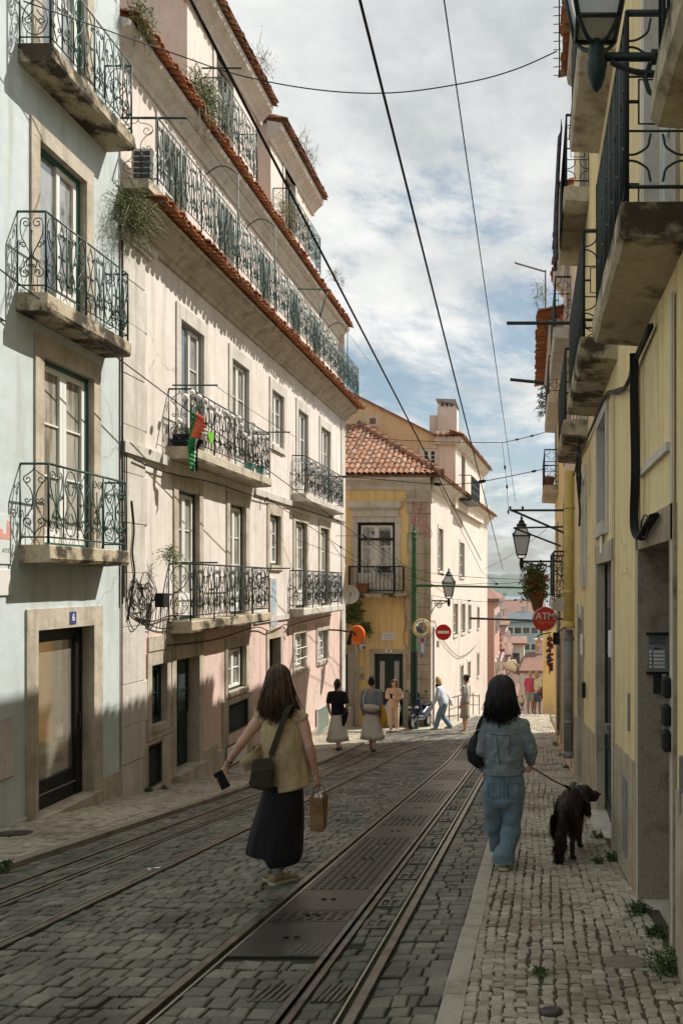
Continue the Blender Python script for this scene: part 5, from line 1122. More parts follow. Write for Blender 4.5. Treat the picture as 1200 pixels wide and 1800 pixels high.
# hip roof of barrel tiles: eave along the front, hip rising to the left
ez, ey = 5.16, YF - .42; rise, run = 3.15, 5.6
d = MB(.5); pitch = .195; ncol = int((XC + .45 + 10) / pitch); rnd = random.Random(12)
def rp(x, t): return Vector((x, ey + run * t, ez + rise * t))
for i in range(ncol):
    x = XC + .42 - (i + .5) * pitch; tmax = min(1, (XC + .42 - x) / 4.6)
    nr = max(1, int(run * tmax / .38))
    for kind, rr, up in ((0, pitch * .47, 1), (1, pitch * .40, -1)):
        xx = x + (pitch / 2 if kind else 0)
        for k in range(nr + 1):
            t0, t1 = k / nr * tmax if nr else 0, min((k + 1.12) / nr, 1) * tmax
            if t1 - t0 < .01: continue
            d.tn = min(1, max(0, rnd.gauss(.55, .24))); rings = []; lift = .03 if up > 0 else 0; jx = rnd.uniform(-.008, .008)
            for t, s_, l in ((t0, 1.05, .022), (t1, .9, 0)):
                p = rp(xx + jx, t); rings.append([p + Vector((rr * s_ * math.cos(math.pi * j / 6), 0, lift + l + up * rr * s_ * .8 * math.sin(math.pi * j / 6))) for j in range(7)] + [p + Vector((rr * s_ * .85 * math.cos(math.pi * j / 6), 0, lift + l + up * rr * s_ * .66 * math.sin(math.pi * j / 6))) for j in range(6, -1, -1)])
            d.loft(rings, 0)
rf = d.build('roof', M['oldtile'], CO)
d = MB(.5); H0, H1 = rp(XC + .42, 0), rp(XC + .42 - 4.6, 1)
for k in range(16):
    p, q = H0.lerp(H1, k / 16), H0.lerp(H1, (k + 1.15) / 16); d.tube([p + Vector((0, 0, .10)), q + Vector((0, 0, .07))], [.15, .125], 8, flat=.8)
d.poly([rp(XC + .42, 0) - Vector((0, 0, .02)), H1 - Vector((0, 0, .02)), rp(-10, 1) - Vector((0, 0, .02)), rp(-10, 0) - Vector((0, 0, .02))])
e1 = FSd.P(L_ + .3, ez, .42); d.quad(H0 - Vector((0, 0, .02)), e1, e1 + Vector((-4.2, 0, 2.6)), H1 - Vector((0, 0, .02)))
d.build('hip_ridge', M['oldtile'], rf)
d = MB(.5); eave_tiles(d, FSd, -.3, L_ + .3, 5.15, -.2, .48, .2, .2, seed=8); d.build('side_eave', M['oldtile'], CO)
# attic block behind the roof with gable, windows and chimney
YG = 31.6; FG_ = Fac((0, YG, 0), (1, 0, 0), (0, -1, 0)); q = F / YG
gx = lambda px: (px - CX) / q
gzz = lambda py: CZ - (py - CY) / q
wq = (gx(740), gx(768), gzz(819), gzz(788)); ws = (gx(645), gx(665), gzz(750), gzz(731))
w = MB(); fwall(w, FG_, -9, gx(770), 5, gzz(772), [hole(*wq, .08, .1, .08)], back=.3)
w.poly([FG_.P(-9, gzz(772)), FG_.P(gx(770), gzz(772)), FG_.P(gx(772), gzz(768)), FG_.P(gx(625), gzz(694)), FG_.P(-9, gzz(640))])
ab = w.build('attic_block', M['gable'], CO)
window(FG_, ab, *wq, cols=2, rows=3, st='palestone', w=.10, lint=.1, sill=.1, depth=.06, case='wframe', pane='glass_dark')
for o in [o for o in ab.children if o.name.startswith('window')]:
    for ch in list(o.children): ch.parent = ab
d = MB(); fbox(d, FG_, ws[0], ws[1], ws[2], ws[3], .0, .04); d.build('vent_frame', M['palestone'], ab); d = MB(); fbox(d, FG_, ws[0] + .1, ws[1] - .1, ws[2] + .1, ws[3] - .1, .04, .045); d.build('vent_panel', M['tile'], ab)
FGs = Fac((gx(800), YG, 0), (.0686, 1, 0), (1, -.0686, 0))
w = MB(); fwall(w, FG_, gx(770), gx(800), 4.6, gzz(768), d=.02); fwall(w, FGs, 0, 9, 4.5, gzz(768), [(1.6, 2.6, 5.2, 6.9)]); w.quad(FGs.P(9, 4.5), FGs.P(9, 7.3), Vector((-9, YG + 9, 7.3)), Vector((-9, YG + 9, 4.5))); w.build('attic_side', M['palepink'], ab)
d = MB(); fbox(d, FGs, 1.6, 2.6, 5.2, 6.9, -.2, -.12); d.build('shutter', M['dkgreen'], ab)
d = MB(); cornice(d, FGs, -.25, 9.2, [(0, 6.95), (.05, 6.95), (.2, 7.15), (.26, 7.2), (.26, 7.28), (0, 7.3)]); fbox(d, FG_, gx(765), gx(800) + .25, 7.0, 7.28, -.1, .2); d.build('attic_cornice', M['palestone'], ab)
d = MB(.5); eave_tiles(d, FGs, -.4, 9.3, 7.3, -.2, .36, .2, .2, seed=9); eave_tiles(d, FG_, gx(762), gx(812), 7.3, -.2, .3, .2, .2, seed=9)
A = [FG_.P(-9, gzz(640) + .02, .1), FG_.P(gx(625), gzz(694) + .02, .1), FG_.P(gx(772), gzz(768) + .02, .1)]
for p, q_ in zip(A[:-1], A[1:]): d.quad(p, q_, q_ + Vector((0, 9, 0)), p + Vector((0, 9, 0))); d.prism([p, q_, q_ - Vector((0, 0, .08)), p - Vector((0, 0, .08))], (0, .12, 0))
d.quad(FG_.P(gx(765), 7.35), FGs.P(-.3, 7.4, .3), FGs.P(9.2, 7.4, .3), FG_.P(gx(765), 7.35) + Vector((0, 9, 0)))
d.build('attic_roof', M['roofplain'], ab)
rl = MB(); railrun(rl, lambda t, z: FGs.P(.9 + t, z, .5), 2.6, .95, 4.95, .2, 'bars', .01); 
for a in (.9, 3.5): rl.tube([FGs.P(a, 5.9, 0), FGs.P(a, 5.9, .5)], .02, 5)
fbox(rl, FGs, .9, 3.5, 4.86, 4.95, 0, .5); rl.build('balcony_rail', M['dkiron'], ab)
CH = root('chimney', (gx(785), YG + 1.2, 7.2), 'white plastered chimney with a tile cap above the corner house', 'chimney')
kx = lambda px: (px - CX) * (YG + 1.2) / F
kz = lambda py: CZ - (py - CY) * (YG + 1.2) / F
d = MB(); y0 = YG + 1.2; za, zb = 7.0, kz(718)
d.loft([[(kx(768), y0, z), (kx(802), y0, z), (kx(802), y0 + 1.0, z), (kx(768), y0 + 1.0, z)] for z in (za, zb)]); d.loft([[(kx(768), y0, zb), (kx(802), y0, zb), (kx(802), y0 + 1, zb), (kx(768), y0 + 1, zb)], [(kx(772), y0 + .1, kz(704)), (kx(797), y0 + .1, kz(704)), (kx(797), y0 + .9, kz(704)), (kx(772), y0 + .9, kz(704))]])
d.box(kx(754), kx(767), y0 + .1, y0 + .6, 7.0, kz(729)); d.build('shaft', M['palepink'], CH)
d = MB(); d.hexa([(kx(766), y0 - .05, kz(704)), (kx(804), y0 - .05, kz(712)), (kx(804), y0 + 1.05, kz(712)), (kx(766), y0 + 1.05, kz(704)), (kx(766), y0 - .05, kz(701)), (kx(800), y0 - .05, kz(702)), (kx(800), y0 + 1.05, kz(702)), (kx(766), y0 + 1.05, kz(701))]); d.build('cap', M['grey'], CH)
d = MB()
for k in range(3): d.box(kx(775 + k * 8), kx(779 + k * 8), y0 - .004, y0 + .02, kz(714), kz(708))
d.build('flue_hole_shade', M['ink'], CH)  # solid dark boxes painted in for the shade of the flue openings
# writing and fittings on the corner house
GF = root('graffiti', FC.P(XC - .4, 3, .04), 'three scrawled lines of red spray paint letters on the stone corner pillar', 'graffiti')
FW = Fac((0, YF, 0), (1, 0, 0), (0, -1, 0))
def scrawl(mb, s, x0, zc, h, sp):
    G = {'T': [[(0, 1), (.8, 1.02)], [(.4, 1), (.38, 0)]], 'S': [[(.7, .9), (.3, 1), (.05, .75), (.6, .45), (.5, .05), (0, .1)]], 'F': [[(.7, 1), (.1, .95), (.05, 0)], [(.1, .5), (.5, .55)]], 'C': [[(.75, .85), (.4, 1), (.05, .5), (.35, 0), (.75, .15)]], 'V': [[(0, 1), (.35, 0), (.75, 1)]], 'E': [[(.65, 1), (.1, .95), (.05, .05), (.65, 0)], [(.1, .5), (.5, .52)]], 'R': [[(.1, 0), (.1, 1), (.6, .85), (.15, .5), (.7, 0)]], 'O': [[(.4, 1), (.05, .6), (.2, .05), (.65, .2), (.7, .8), (.4, 1)]], 'D': [[(.1, 0), (.1, 1), (.7, .6), (.6, .1), (.1, 0)]]}
    for i, ch in enumerate(s):
        for st in G.get(ch, []): mb.tube([FW.P(x0 + sp * i + px * sp, zc + pz * h - .02 * i, .044) for px, pz in crom(st, 4)], .010, 4, flat=.35)
mb = MB(); scrawl(mb, 'TSFC', cx_(722), cz_(903), .34, .155); scrawl(mb, 'VERSC', cx_(722), cz_(922), .32, .125); scrawl(mb, 'TSD', cx_(735), cz_(944), .36, .17)
mb.build('paint', mat('spray_magenta', (.55, .09, .18), .7, .1, 9, bump=0), GF)
PL = root('stone_plaque', FC.P(cx_(682), cz_(1118), 0), 'white stone plaque with lines of worn lettering above the green door', 'plaque')
d = MB(); fbox(d, FC, cx_(671), cx_(695), cz_(1125), cz_(1112), 0, .03); d.build('slab', M['signwhite'], PL)
d = MB(); rnd = random.Random(1)
for r_ in range(4):
    a = cx_(672.5) + rnd.uniform(0, .05); z = cz_(1114.5 + 2.7 * r_)
    while a < cx_(693): l = rnd.uniform(.02, .05); fbox(d, FC, a, a + l, z - .012, z + .012, .03, .0315); a += l + rnd.uniform(.008, .025)
d.build('lettering', M['grey'], PL)
ND = root('number_plate', FC.P(cx_(683), cz_(1144), .03), 'small white and blue number tiles over the green front door', 'number plate')
d = MB(); fbox(d, FC, cx_(677), cx_(689), cz_(1147), cz_(1141), .028, .035); d.build('plate', M['signwhite'], ND)
text_mesh('numeral', '20', .13, M['ink'], ND, FW, cx_(683), cz_(1144), .0355)
AL = root('alarm_box', FC.P(cx_(637), cz_(1135), 0), 'white alarm box beside the side doorway', 'alarm box')
d = MB(); fbox(d, FC, cx_(632.5), cx_(642), cz_(1142), cz_(1128), 0, .10); d.build('casing', M['plastic'], AL, bevel=.02); d = MB(); d.lathe(FC.P(cx_(640.5), cz_(1138), .10), [(.05, 0), (.05, .01), (.02, .012)], 12, ax=(0, -1, 0)); fbox(d, FC, cx_(634), cx_(641), cz_(1131.5), cz_(1129.5), .10, .104); d.build('siren', M['ink'], AL)
d = MB(); fbox(d, FC, cx_(632), cx_(640), cz_(1181), cz_(1172), 0, .02); o = d.build('street_tile', M['palestone']); tag(o, 'small beige tile lettered plate left of the green door', 'plate')
d = MB(); fbox(d, FC, cx_(632), cx_(640), cz_(1195), cz_(1184), 0, .03); o = d.build('letter_box', M['grey']); tag(o, 'small wall box under the beige plate', 'letter box')
d = MB(); d.tube([FC.P(cx_(627), -4.4, .08), FC.P(cx_(627), cz_(1140), .08), FC.P(cx_(624), cz_(1128), .08), FC.P(cx_(606), cz_(1127), .08)], .07, 8); o = d.build('drainpipe', M['stone']); tag(o, 'stone coloured drainpipe left of the ochre wall', 'drainpipe', 'drainpipes on the right houses')
d = MB(); d.tube(crom([FC.P(cx_(x), cz_(y), .02) for x, y in ((711, 1052), (710, 1070), (713, 1095), (709, 1118), (713, 1140))], 4), .014, 4); o = d.build('wall_cable', M['rust']); tag(o, 'wavy reddish cable on the ochre wall beside the pole', 'cable')
DS = root('satellite_dish', FC.P(cx_(619), cz_(1045), .6), 'white satellite dish at the edge of the corner house balcony', 'satellite dish')
c = FC.P(cx_(622), cz_(1045), .75); ax = Vector((.35, -1, .12)).normalized(); d = MB()
d.lathe(c, [(.02, -.02), (.16, .0), (.26, .05), (.315, .10), (.322, .10), (.27, .04), (.16, -.02), (.02, -.04)], 24, ax=ax); d.build('reflector', M['plastic'], DS, smooth=True)
d = MB(); d.tube([c - ax * .02, FC.P(cx_(622), cz_(1058), 0)], .03, 6); d.tube([c + Vector((0, -.05, -.3)), c + ax * .4 + Vector((0, 0, -.05))], .012, 5); d.ell(c + ax * .42, (.035, .035, .05), 8); d.build('bracket', M['grey'], DS)
vine(FC.P(cx_(622), cz_(1075), .2), (.45, .3, .5), 190, 'green creeper growing out of the wall below the satellite dish', 31, .3, ('leaf', 'lime'), .09, 'creeper', 'plant', 'wall plants'); vine(FC.P(cx_(643), cz_(1103), .15), (.3, .2, .35), 90, 'green creeper tuft above the white alarm box', 32, .3, ('leaf', 'lime'), .08, 'creeper', 'plant', 'wall plants')
CV = root('road_mirror', onY(620, 1118, 24), 'round orange backed road mirror on a black arm seen from behind', 'mirror')
c = onY(626, 1116, 23.5); d = MB(); ax = Vector((-.45, -1, .05)).normalized(); d.lathe(c, [(.02, .06), (.12, .055), (.24, .03), (.285, 0), (.285, -.05), (.26, -.05)], 28, ax=ax); d.build('back_shell', M['orange'], CV, smooth=True)
d = MB(); d.tube([onY(615, 1132, 23.3), onY(618, 1108, 23.3), c + ax * .05], .03, 6); d.tube([onY(611, 1133, 23.3), onY(616, 1114, 23.3)], .05, 6); d.tube([onY(616, 1111, 23.3), onY(596, 1108, 23.3), Vector((WX, 23.6, onY(596, 1108, 23.3).z))], .025, 6); d.build('arm', M['black'], CV)
# green tram pole with mirror and small sign
YP = 26.4; px_ = lambda x: (x - CX) * YP / F
pz_ = lambda y: CZ - (y - CY) * YP / F
PO = root('tram_pole', (px_(727.5), YP, g(YP)), 'tall green iron tram pole with a pointed finial at the crossing', 'pole')
X = px_(727.5); zb = g(YP) - .1
d = MB(); d.lathe((X, YP, 0), [(.14, zb), (.14, zb + .3), (.125, zb + .35), (.12, zb + 1.6), (.115, pz_(1145))], 16, 1)
d.lathe((X, YP, 0), [(.112, pz_(1147)), (.095, pz_(1060)), (.098, pz_(1055)), (.085, pz_(1050)), (.075, pz_(950)), (.10, pz_(946)), (.075, pz_(942))], 16, 0)
d.build('shaft', [M['polegreen'], M['dkgreen']], PO, smooth=False)
d = MB(); d.lathe((X, YP, 0), [(.07, pz_(943)), (.085, pz_(940)), (.09, pz_(936)), (.03, pz_(933)), (.045, pz_(930)), (.004, pz_(918))], 12); d.build('finial', M['polegreen'], PO)
d = MB(); d.tube([(X, YP, pz_(1029)), (X + 4.45, YP, pz_(1034))], .035, 8); d.tube([(X + .1, YP, pz_(1029)), (X + .6, YP, pz_(1029.5))], .05, 8)
for z in (1000, 1013, 1029): d.lathe((X, YP, pz_(z)), [(.10, -.05), (.10, .05)], 10)
d.build('span_arm', M['polegreen'], PO)
MR = root('convex_mirror', (px_(742), YP - .2, pz_(1103)), 'round convex mirror with a yellow rim beside the green pole', 'mirror')
c = Vector((px_(742.5), YP - .25, pz_(1103))); ax = Vector((.35, -1, -.1)).normalized(); d = MB(); d.lathe(c, [(.30, -.04), (.31, 0), (.29, .02), (.27, .025)], 28, ax=ax); d.build('rim', M['ochre'], MR)
d = MB(); d.lathe(c, [(.275, .015), (.2, .05), (.1, .07), (.005, .078)], 28, ax=ax); d.build('mirror_face', mat('mirror', (.8, .8, .8), .05, 0, 4, metal=1, bump=0), MR, smooth=True); d = MB(); d.tube([c - ax * .05, Vector((X, YP, c.z))], .02, 6); d.build('bracket', M['grey'], MR)
BS = root('pole_sign', (px_(743), YP, pz_(1135)), 'narrow tilted blue sign with a red square under the mirror', 'sign')
d = MB(); z0, z1 = pz_(1149), pz_(1119); d.hexa([(px_(739), YP - .2, z0), (px_(746), YP - .2, z0), (px_(746), YP - .16, z0), (px_(739), YP - .16, z0), (px_(739.5), YP - .2, z1), (px_(748), YP - .2, z1), (px_(748), YP - .16, z1), (px_(739.5), YP - .16, z1)]); d.build('panel', mat('sign_blue', (.20, .34, .62), .5, .08, 6, bump=0), BS)
d = MB(); d.box(px_(741), px_(746), YP - .206, YP - .2005, pz_(1128), pz_(1122)); d.build('red_mark', M['red'], BS); d = MB(); d.box(px_(741.5), px_(745), YP - .206, YP - .2005, pz_(1145), pz_(1130)); d.build('lettering', M['signwhite'], BS); d = MB(); d.tube([(px_(742), YP - .18, pz_(1155)), (px_(742), YP - .18, pz_(1112))], .02, 5); d.build('rod', M['black'], BS)
NE = root('no_entry_sign', (px_(779), YP, pz_(1111)), 'round red no entry sign with a white bar at the crossing', 'traffic sign')
c = Vector((px_(779.5), YP - .1, pz_(1111))); d = MB(); d.lathe(c, [(.255, 0), (.262, .01), (.255, .02)], 36, ax=(0, -1, 0)); d.build('sign_disc', M['red'], NE)
d = MB(); d.box(c.x - .19, c.x + .19, c.y - .026, c.y - .0205, c.z - .045, c.z + .045); d.build('white_bar', M['signwhite'], NE)
d = MB(); q = FSd.ray(762, 1105); d.tube([c + Vector((0, .02, 0)), FSd.P(max(q[0], .4), c.z, 0)], .02, 6); d.tube([FSd.P(.15, c.z + .1, .06), FSd.P(.15, g(YF), .06)], .035, 8); d.build('mount', M['grey'], NE)
d = MB(); d.box(px_(761), px_(766), YP + .9, YP + 1.0, pz_(1142), pz_(1130)); o = d.build('junction_box', M['plastic']); tag(o, 'small grey box on the post at the pink wall corner', 'junction box')
q = FSd.ray(761, 1060); lantern((px_(784), 27.2, CZ - (1055 - CY) * 27.2 / F), 1.35, 'old street lantern on the pale pink side wall above the no entry sign', (XC, 27.6, .8))
# steel handrail along the side wall
HR = root('handrail', FSd.P(5, g(30), .5), 'low metal handrail along the foot of the pale pink wall', 'handrail')
d = MB(); pts = [(0.5, .95), (4, .95), (8.5, .85)]
d.tube([FSd.P(a, g(YF + a) + h, .55) for a, h in pts], .025, 6); d.tube([FSd.P(a, g(YF + a) + h - .4, .55) for a, h in pts], .018, 6)
for a in (.5, 2.5, 4.5, 6.5, 8.5): d.tube([FSd.P(a, g(YF + a) - .05, .55), FSd.P(a, g(YF + a) + .93, .55)], .022, 6)
d.build('rail', M['steel'], HR)
# pavement round the corner house
def slab_poly(name, pts, m, up):
    mb = MB(); mb.prism([(x, y, g(y) + up) for x, y in pts], (0, 0, -.25)); return tag(mb.build(name, m), kind='structure')
pv = mat('crossing_pavement', (.40, .36, .29), .85, .25, 5, (.30, .26, .21), bump=.7, bscale=12)
for (ya, yb) in ((25.5, 26.6), (26.6, YF)):
    slab_poly('pavement', [(-7.5, ya), (LK if ya < 26 else -2.9, ya), (-2.9, yb), (-7.5, yb)], pv, .0)
for k in range(10):
    ya, yb = YF + k * 1.4, YF + (k + 1) * 1.4; f_ = lambda y: XC + .0686 * (y - YF)
    slab_poly('pavement', [(f_(ya), ya), (f_(ya) + .75, ya), (f_(yb) + .75, yb), (f_(yb), yb)], pv, .0)
    if ya < 33: slab_poly('road', [(-2.9 if k == 0 else f_(ya) + .75, ya), (8, ya), (8, yb), (f_(yb) + .75, yb)], far_m, ROAD - .03)
    else: slab_poly('road', [(f_(ya) + .75, ya), (8, ya), (8, yb), (f_(yb) + .75, yb)], pv, -.03)
# ================================================================== LOWER STREET, TOWN, RIVER
def house(label, x0, x1, y0, y1, z0, z1, wall_m, roof_m, front='S', rows=3, cols=4, ridge=1.5, side=None, name='far_house', win='dkgreen', ww=.9, wh=1.3, bal=0):
    """a plain house with its own wall, roof and separate windows on the visible faces"""
    rt = root(name, ((x0 + x1) / 2, y0, z0), label, 'house', 'houses down the hill')
    w = MB(); w.box(x0, x1, y0, y1, z0, z1); w.build('wall', wall_m, rt)
    d = MB(); o = .3; ym = (y0 + y1) / 2
    if ridge > 0:
        d.quad((x0 - o, y0 - o, z1), (x1 + o, y0 - o, z1), (x1 - o, ym, z1 + ridge), (x0 + o, ym, z1 + ridge)); d.quad((x0 - o, y1 + o, z1), (x1 + o, y1 + o, z1), (x1 - o, ym, z1 + ridge), (x0 + o, ym, z1 + ridge))
        d.poly([(x0 - o, y0 - o, z1), (x0 + o, ym, z1 + ridge), (x0 - o, y1 + o, z1)]); d.poly([(x1 + o, y0 - o, z1), (x1 - o, ym, z1 + ridge), (x1 + o, y1 + o, z1)]); d.box(x0 - o, x1 + o, y0 - o, y1 + o, z1 - .2, z1 - .01)
    else: d.box(x0 - .1, x1 + .1, y0 - .1, y1 + .1, z1, z1 + .2)
    d.build('roof', roof_m, rt)
    if ridge > .4:
        rc = random.Random(int(x0 * 10)); xc = lerp(x0, x1, rc.uniform(.25, .75)); m = MB(); m.box(xc - .4, xc + .4, ym - .3, ym + .3, z1 + .2, z1 + ridge + .9); m.box(xc - .5, xc + .5, ym - .4, ym + .4, z1 + ridge + .9, z1 + ridge + 1.05); m.build('chimney', M['palepink'], rt)
        xa = lerp(x0, x1, rc.uniform(.2, .8)); m = MB(); m.tube([(xa, ym, z1), (xa, ym, z1 + ridge + 2.4)], .035, 4); m.tube([(xa - .7, ym, z1 + ridge + 2.3), (xa + .7, ym, z1 + ridge + 2.3)], .025, 4); m.tube([(xa - .5, ym, z1 + ridge + 2.0), (xa + .5, ym, z1 + ridge + 2.0)], .025, 4); m.build('aerial', M['wire'], rt)
    faces = [(Fac((x0, y0, 0), (1, 0, 0), (0, -1, 0)), x1 - x0)]
    if side == 'E': faces.append((Fac((x1, y0, 0), (0, 1, 0), (1, 0, 0)), y1 - y0))
    if side == 'W': faces.append((Fac((x0, y0, 0), (0, 1, 0), (-1, 0, 0)), y1 - y0))
    for f, Lg in faces:
        n = cols if f is faces[0][0] else max(1, int(Lg / 2.5))
        for r_ in range(rows):
            for c in range(n):
                a = (c + .5) * Lg / n; z = z1 - .9 - wh - r_ * (wh + 1.5)
                if z < z0: continue
                m = MB(); fbox(m, f, a - ww / 2, a + ww / 2, z, z + wh, -.05, .05); wn = m.build('window', M['wframe'], rt)
                m = MB(); fbox(m, f, a - ww / 2 + .1, a + ww / 2 - .1, z + .1, z + wh - .1, .05, .07); m.build('pane', M['glass_dark'], wn)
    return rt
teal = mat('pale_teal_plaster', (.38, .46, .43), .9, .08, .4, (.32, .40, .38), bump=.1); salmon = mat('salmon_plaster', (.50, .31, .25), .9, .1, .5, bump=.1); cream = mat('cream_plaster', (.62, .56, .45), .9, .1, .5, bump=.1)
rtile = mat('far_roof_tile', (.25, .135, .10), .9, .3, 1.5, (.17, .12, .10), bump=.3, bscale=8); slate = mat('solar_slate', (.10, .12, .13), .5, .2, 2, bump=0); dull = mat('dull_pink_plaster', (.55, .36, .33), .9, .1, .5, bump=.1)
def fx(px, Y): return (px - CX) * Y / F
def fz(py, Y): return CZ - (py - CY) * Y / F
# left side of the lower street, beyond the corner house
HA = house('pink house with a rounded roof corner right behind the corner house', fx(846, 46) - 3, fx(868, 46), 46, 54, -16, fz(1052, 46), salmon, rtile, rows=2, cols=2, ridge=.5, side='E')
house('low pink house with flower balcony further down on the left', fx(850, 56) - 4, fx(879, 56), 56, 66, -20, fz(1140, 56), dull, rtile, rows=2, cols=2, ridge=.8, side='E')
house('salmon pink house with white cornice lower on the left', fx(860, 70) - 5, fx(892, 70), 70, 82, -24, fz(1150, 70), salmon, rtile, rows=2, cols=2, ridge=.6, side='E')
house('cream house gable below the teal block', fx(893, 80), fx(920, 80), 80, 90, -26, fz(1130, 80), cream, rtile, rows=1, cols=1, ridge=.3)
house('pale teal apartment block with rows of small dark windows', fx(888, 130), fx(975, 130), 130, 150, -45, fz(1092, 130), teal, slate, rows=4, cols=6, ridge=1.2, ww=1.3, wh=1.2, name='apartment_block')
house('long house with a red roof behind the teal block', fx(872, 165), fx(960, 165), 165, 185, -45, fz(1085, 165), cream, rtile, rows=1, cols=6, ridge=3.5)
house('red roofed house by the river behind the pink houses', fx(858, 200), fx(905, 200), 200, 215, -50, fz(1075, 200), cream, rtile, rows=1, cols=5, ridge=2.2)
house('pale warehouse with a small tower on the river bank', fx(890, 240), fx(912, 240), 240, 250, -55, fz(1063, 240), cream, slate, rows=1, cols=2, ridge=0)
house('grey riverside shed among the roofs', fx(918, 260), fx(930, 260), 260, 270, -55, fz(1062, 260), teal, slate, rows=1, cols=2, ridge=0)
house('white walled kiosk house with striped tile roof at the end of the right pavement', fx(918, 60), fx(975, 60), 60, 66, -13, fz(1178, 60), M['wframe'], rtile, rows=1, cols=2, ridge=1.1)
house('small pink house on the left slope under the teal block', fx(868, 95) - 2, fx(888, 95), 95, 105, -30, fz(1098, 95), dull, rtile, rows=2, cols=2, ridge=.8, side='E')
vine(onY(868, 1125, 55.0), (.9, .8, 1.6), 200, 'flowers and greenery spilling from a balcony on the lower left', 41, .5, ('leaf', 'petal'), .16, 'balcony_plant', 'plant', 'balcony plants')
AW = root('straw_parasol', onY(893, 1215, 62), 'tan straw parasol tilted over a terrace of the lower street', 'parasol'); a = onY(905, 1158, 62); ax = Vector((-.45, 0, -1)).normalized(); rn = random.Random(3)
d = MB(); u = ax.orthogonal().normalized(); w_ = ax.cross(u); n = 26; d.loft([[a + ax * h + (u * math.cos(2 * math.pi * k / n) + w_ * math.sin(2 * math.pi * k / n)) * r_ * (1 + rn.uniform(-.05, .05)) for k in range(n)] for r_, h in ((.03, 0), (.40, .40), (.8, .85), (.82, 1.0), (.74, .9), (.02, .1))]); d.build('canopy', mat('straw', (.46, .38, .23), .9, .25, 9, (.36, .29, .16), bump=.4), AW, smooth=True); d = MB(); d.tube([a, a + ax * 3.2], .04, 6); d.build('pole', M['wood'], AW)
for (lab, xa, xb, Y, pt, wm_, rm, rd) in (('narrow cream house between the pink house and the teal block', 874, 890, 110, 1118, cream, rtile, 1.2), ('dull pink house with a steep roof under the red roofs', 866, 886, 150, 1092, dull, rtile, 2.6), ('pale house with grey roof near the river on the right', 905, 925, 215, 1080, M['palepink'], slate, 1.5), ('ochre house among the far red roofs', 925, 948, 185, 1079, M['gable'], rtile, 2.4), ('white house with a red roof left of the far warehouse', 848, 866, 225, 1070, M['palepink'], rtile, 2.0), ('small salmon house low under the parasol', 893, 905, 72, 1222, salmon, rtile, .6)):
    house(lab, fx(xa, Y), fx(xb, Y), Y, Y + 9, -45 if Y > 100 else -24, fz(pt, Y), wm_, rm, rows=3, cols=3, ridge=rd)
# water and hills
wm = mat('river_water', (.20, .27, .29), .25, .1, .02, bump=.05, bscale=.2); mb = MB(); mb.quad((-6000, 245, -48), (6000, 245, -48), (6000, 9000, -48), (-6000, 9000, -48)); tag(mb.build('river', wm), kind='structure')
hm = mat('wooded_hill', (.055, .085, .05), .95, .3, .03, (.13, .13, .085), .48, .62, .6, .06); mb = MB(); rings = []
nx = 120; vs = []; fs = []
for j in range(9):
    for i in range(nx + 1):
        x = lerp(-2600, 2200, i / nx); h = max(0, (38 + 16 * noise.noise((x * .004, 1, 0)) + 8 * noise.noise((x * .02, 3, 0)) + 4 * noise.noise((x * .09, 5, 0)))) + 48
        vs.append((x, 3000 + 30 * noise.noise((x * .01, j, 0)) + 45 * j, -49 + h * math.sin(min(1, j / 6) * math.pi / 2) + (3 * noise.noise((x * .12, j * 1.3, 2)) if j else 0)))
for j in range(8):
    for i in range(nx): a = j * (nx + 1) + i; fs.append((a, a + 1, a + nx + 2, a + nx + 1))
mb.add(vs, fs); tag(mb.build('hills', hm), kind='structure')
SB = root('sailing_boat', onY(892, 1056, 1900), 'tiny white sailing boat far out on the river', 'boat'); c = onY(891, 1059, 1300); d = MB(); d.prism([c, c + Vector((0, 0, 6)), c + Vector((2.4, 0, .4))], (0, .3, 0)); d.build('sail', M['signwhite'], SB); d = MB(); d.loft([[c + Vector((x * s, y, -.8 + z)) for x, y in ((-2, 0), (0, .6), (2.6, 0), (0, -.6))] for s, z in ((.8, 0), (1, .9))]); d.build('hull', M['signwhite'], SB)
# ================================================================== OVERHEAD WIRES
def span(label, pts, r=.008, sag=0, grp='overhead wires', ins=()):
    mb = MB(); P = [Vector(p) for p in pts]; out = []
    for i in range(len(P) - 1):
        n = 10
        for k in range(n):
            t = k / n; out.append(P[i].lerp(P[i + 1], t) - Vector((0, 0, sag * 4 * t * (1 - t))))
    out.append(P[-1])
    if len(P) > 4: out = [Vector(q) for q in crom(P, 8)]
    mb.tube(out, r, 5)
    for (t, rr) in ins:
        i = min(int(t * (len(out) - 1)), len(out) - 2); d_ = (out[i + 1] - out[i]).normalized(); p = out[i].lerp(out[i + 1], t * (len(out) - 1) - i); rr *= .55; mb.tube([p - d_ * rr * 2.4, p - d_ * rr * 1.2, p + d_ * rr * 1.2, p + d_ * rr * 2.4], [rr * .4, rr, rr, rr * .4], 8)
    o = mb.build('overhead_wire', M['wire'], smooth=True); return tag(o, label, 'wire', grp)
def trolley(px, py, x2, y2, Y0, h, label, r):
    """wire running down the street, parallel to its fall"""
    a = onY(px, py, Y0); Yb = None
    # depth of the far end so that the wire keeps its height over the falling street
    hp = (1219 - py) * Y0 / F; Yb = F * hp / (1219 - y2); b = onY(x2, y2, Yb); d = (a - b) * .35
    return span(label, [a + d, a, b], r, .0, ins=())
trolley(632, 0, 883, 1000, 5.2, 0, 'long trolley wire crossing the middle of the sky', .0115)
trolley(780, 0, 905, 880, 6.0, 0, 'thin wire running down the sky right of the main trolley wire', .006)
trolley(335, 0, 845, 985, 5.6, 0, 'thick dark trolley wire passing in front of the long white house', .0135)
def px3(lst, Ys): return [onY(x, y, Y) for (x, y), Y in zip(lst, Ys)]
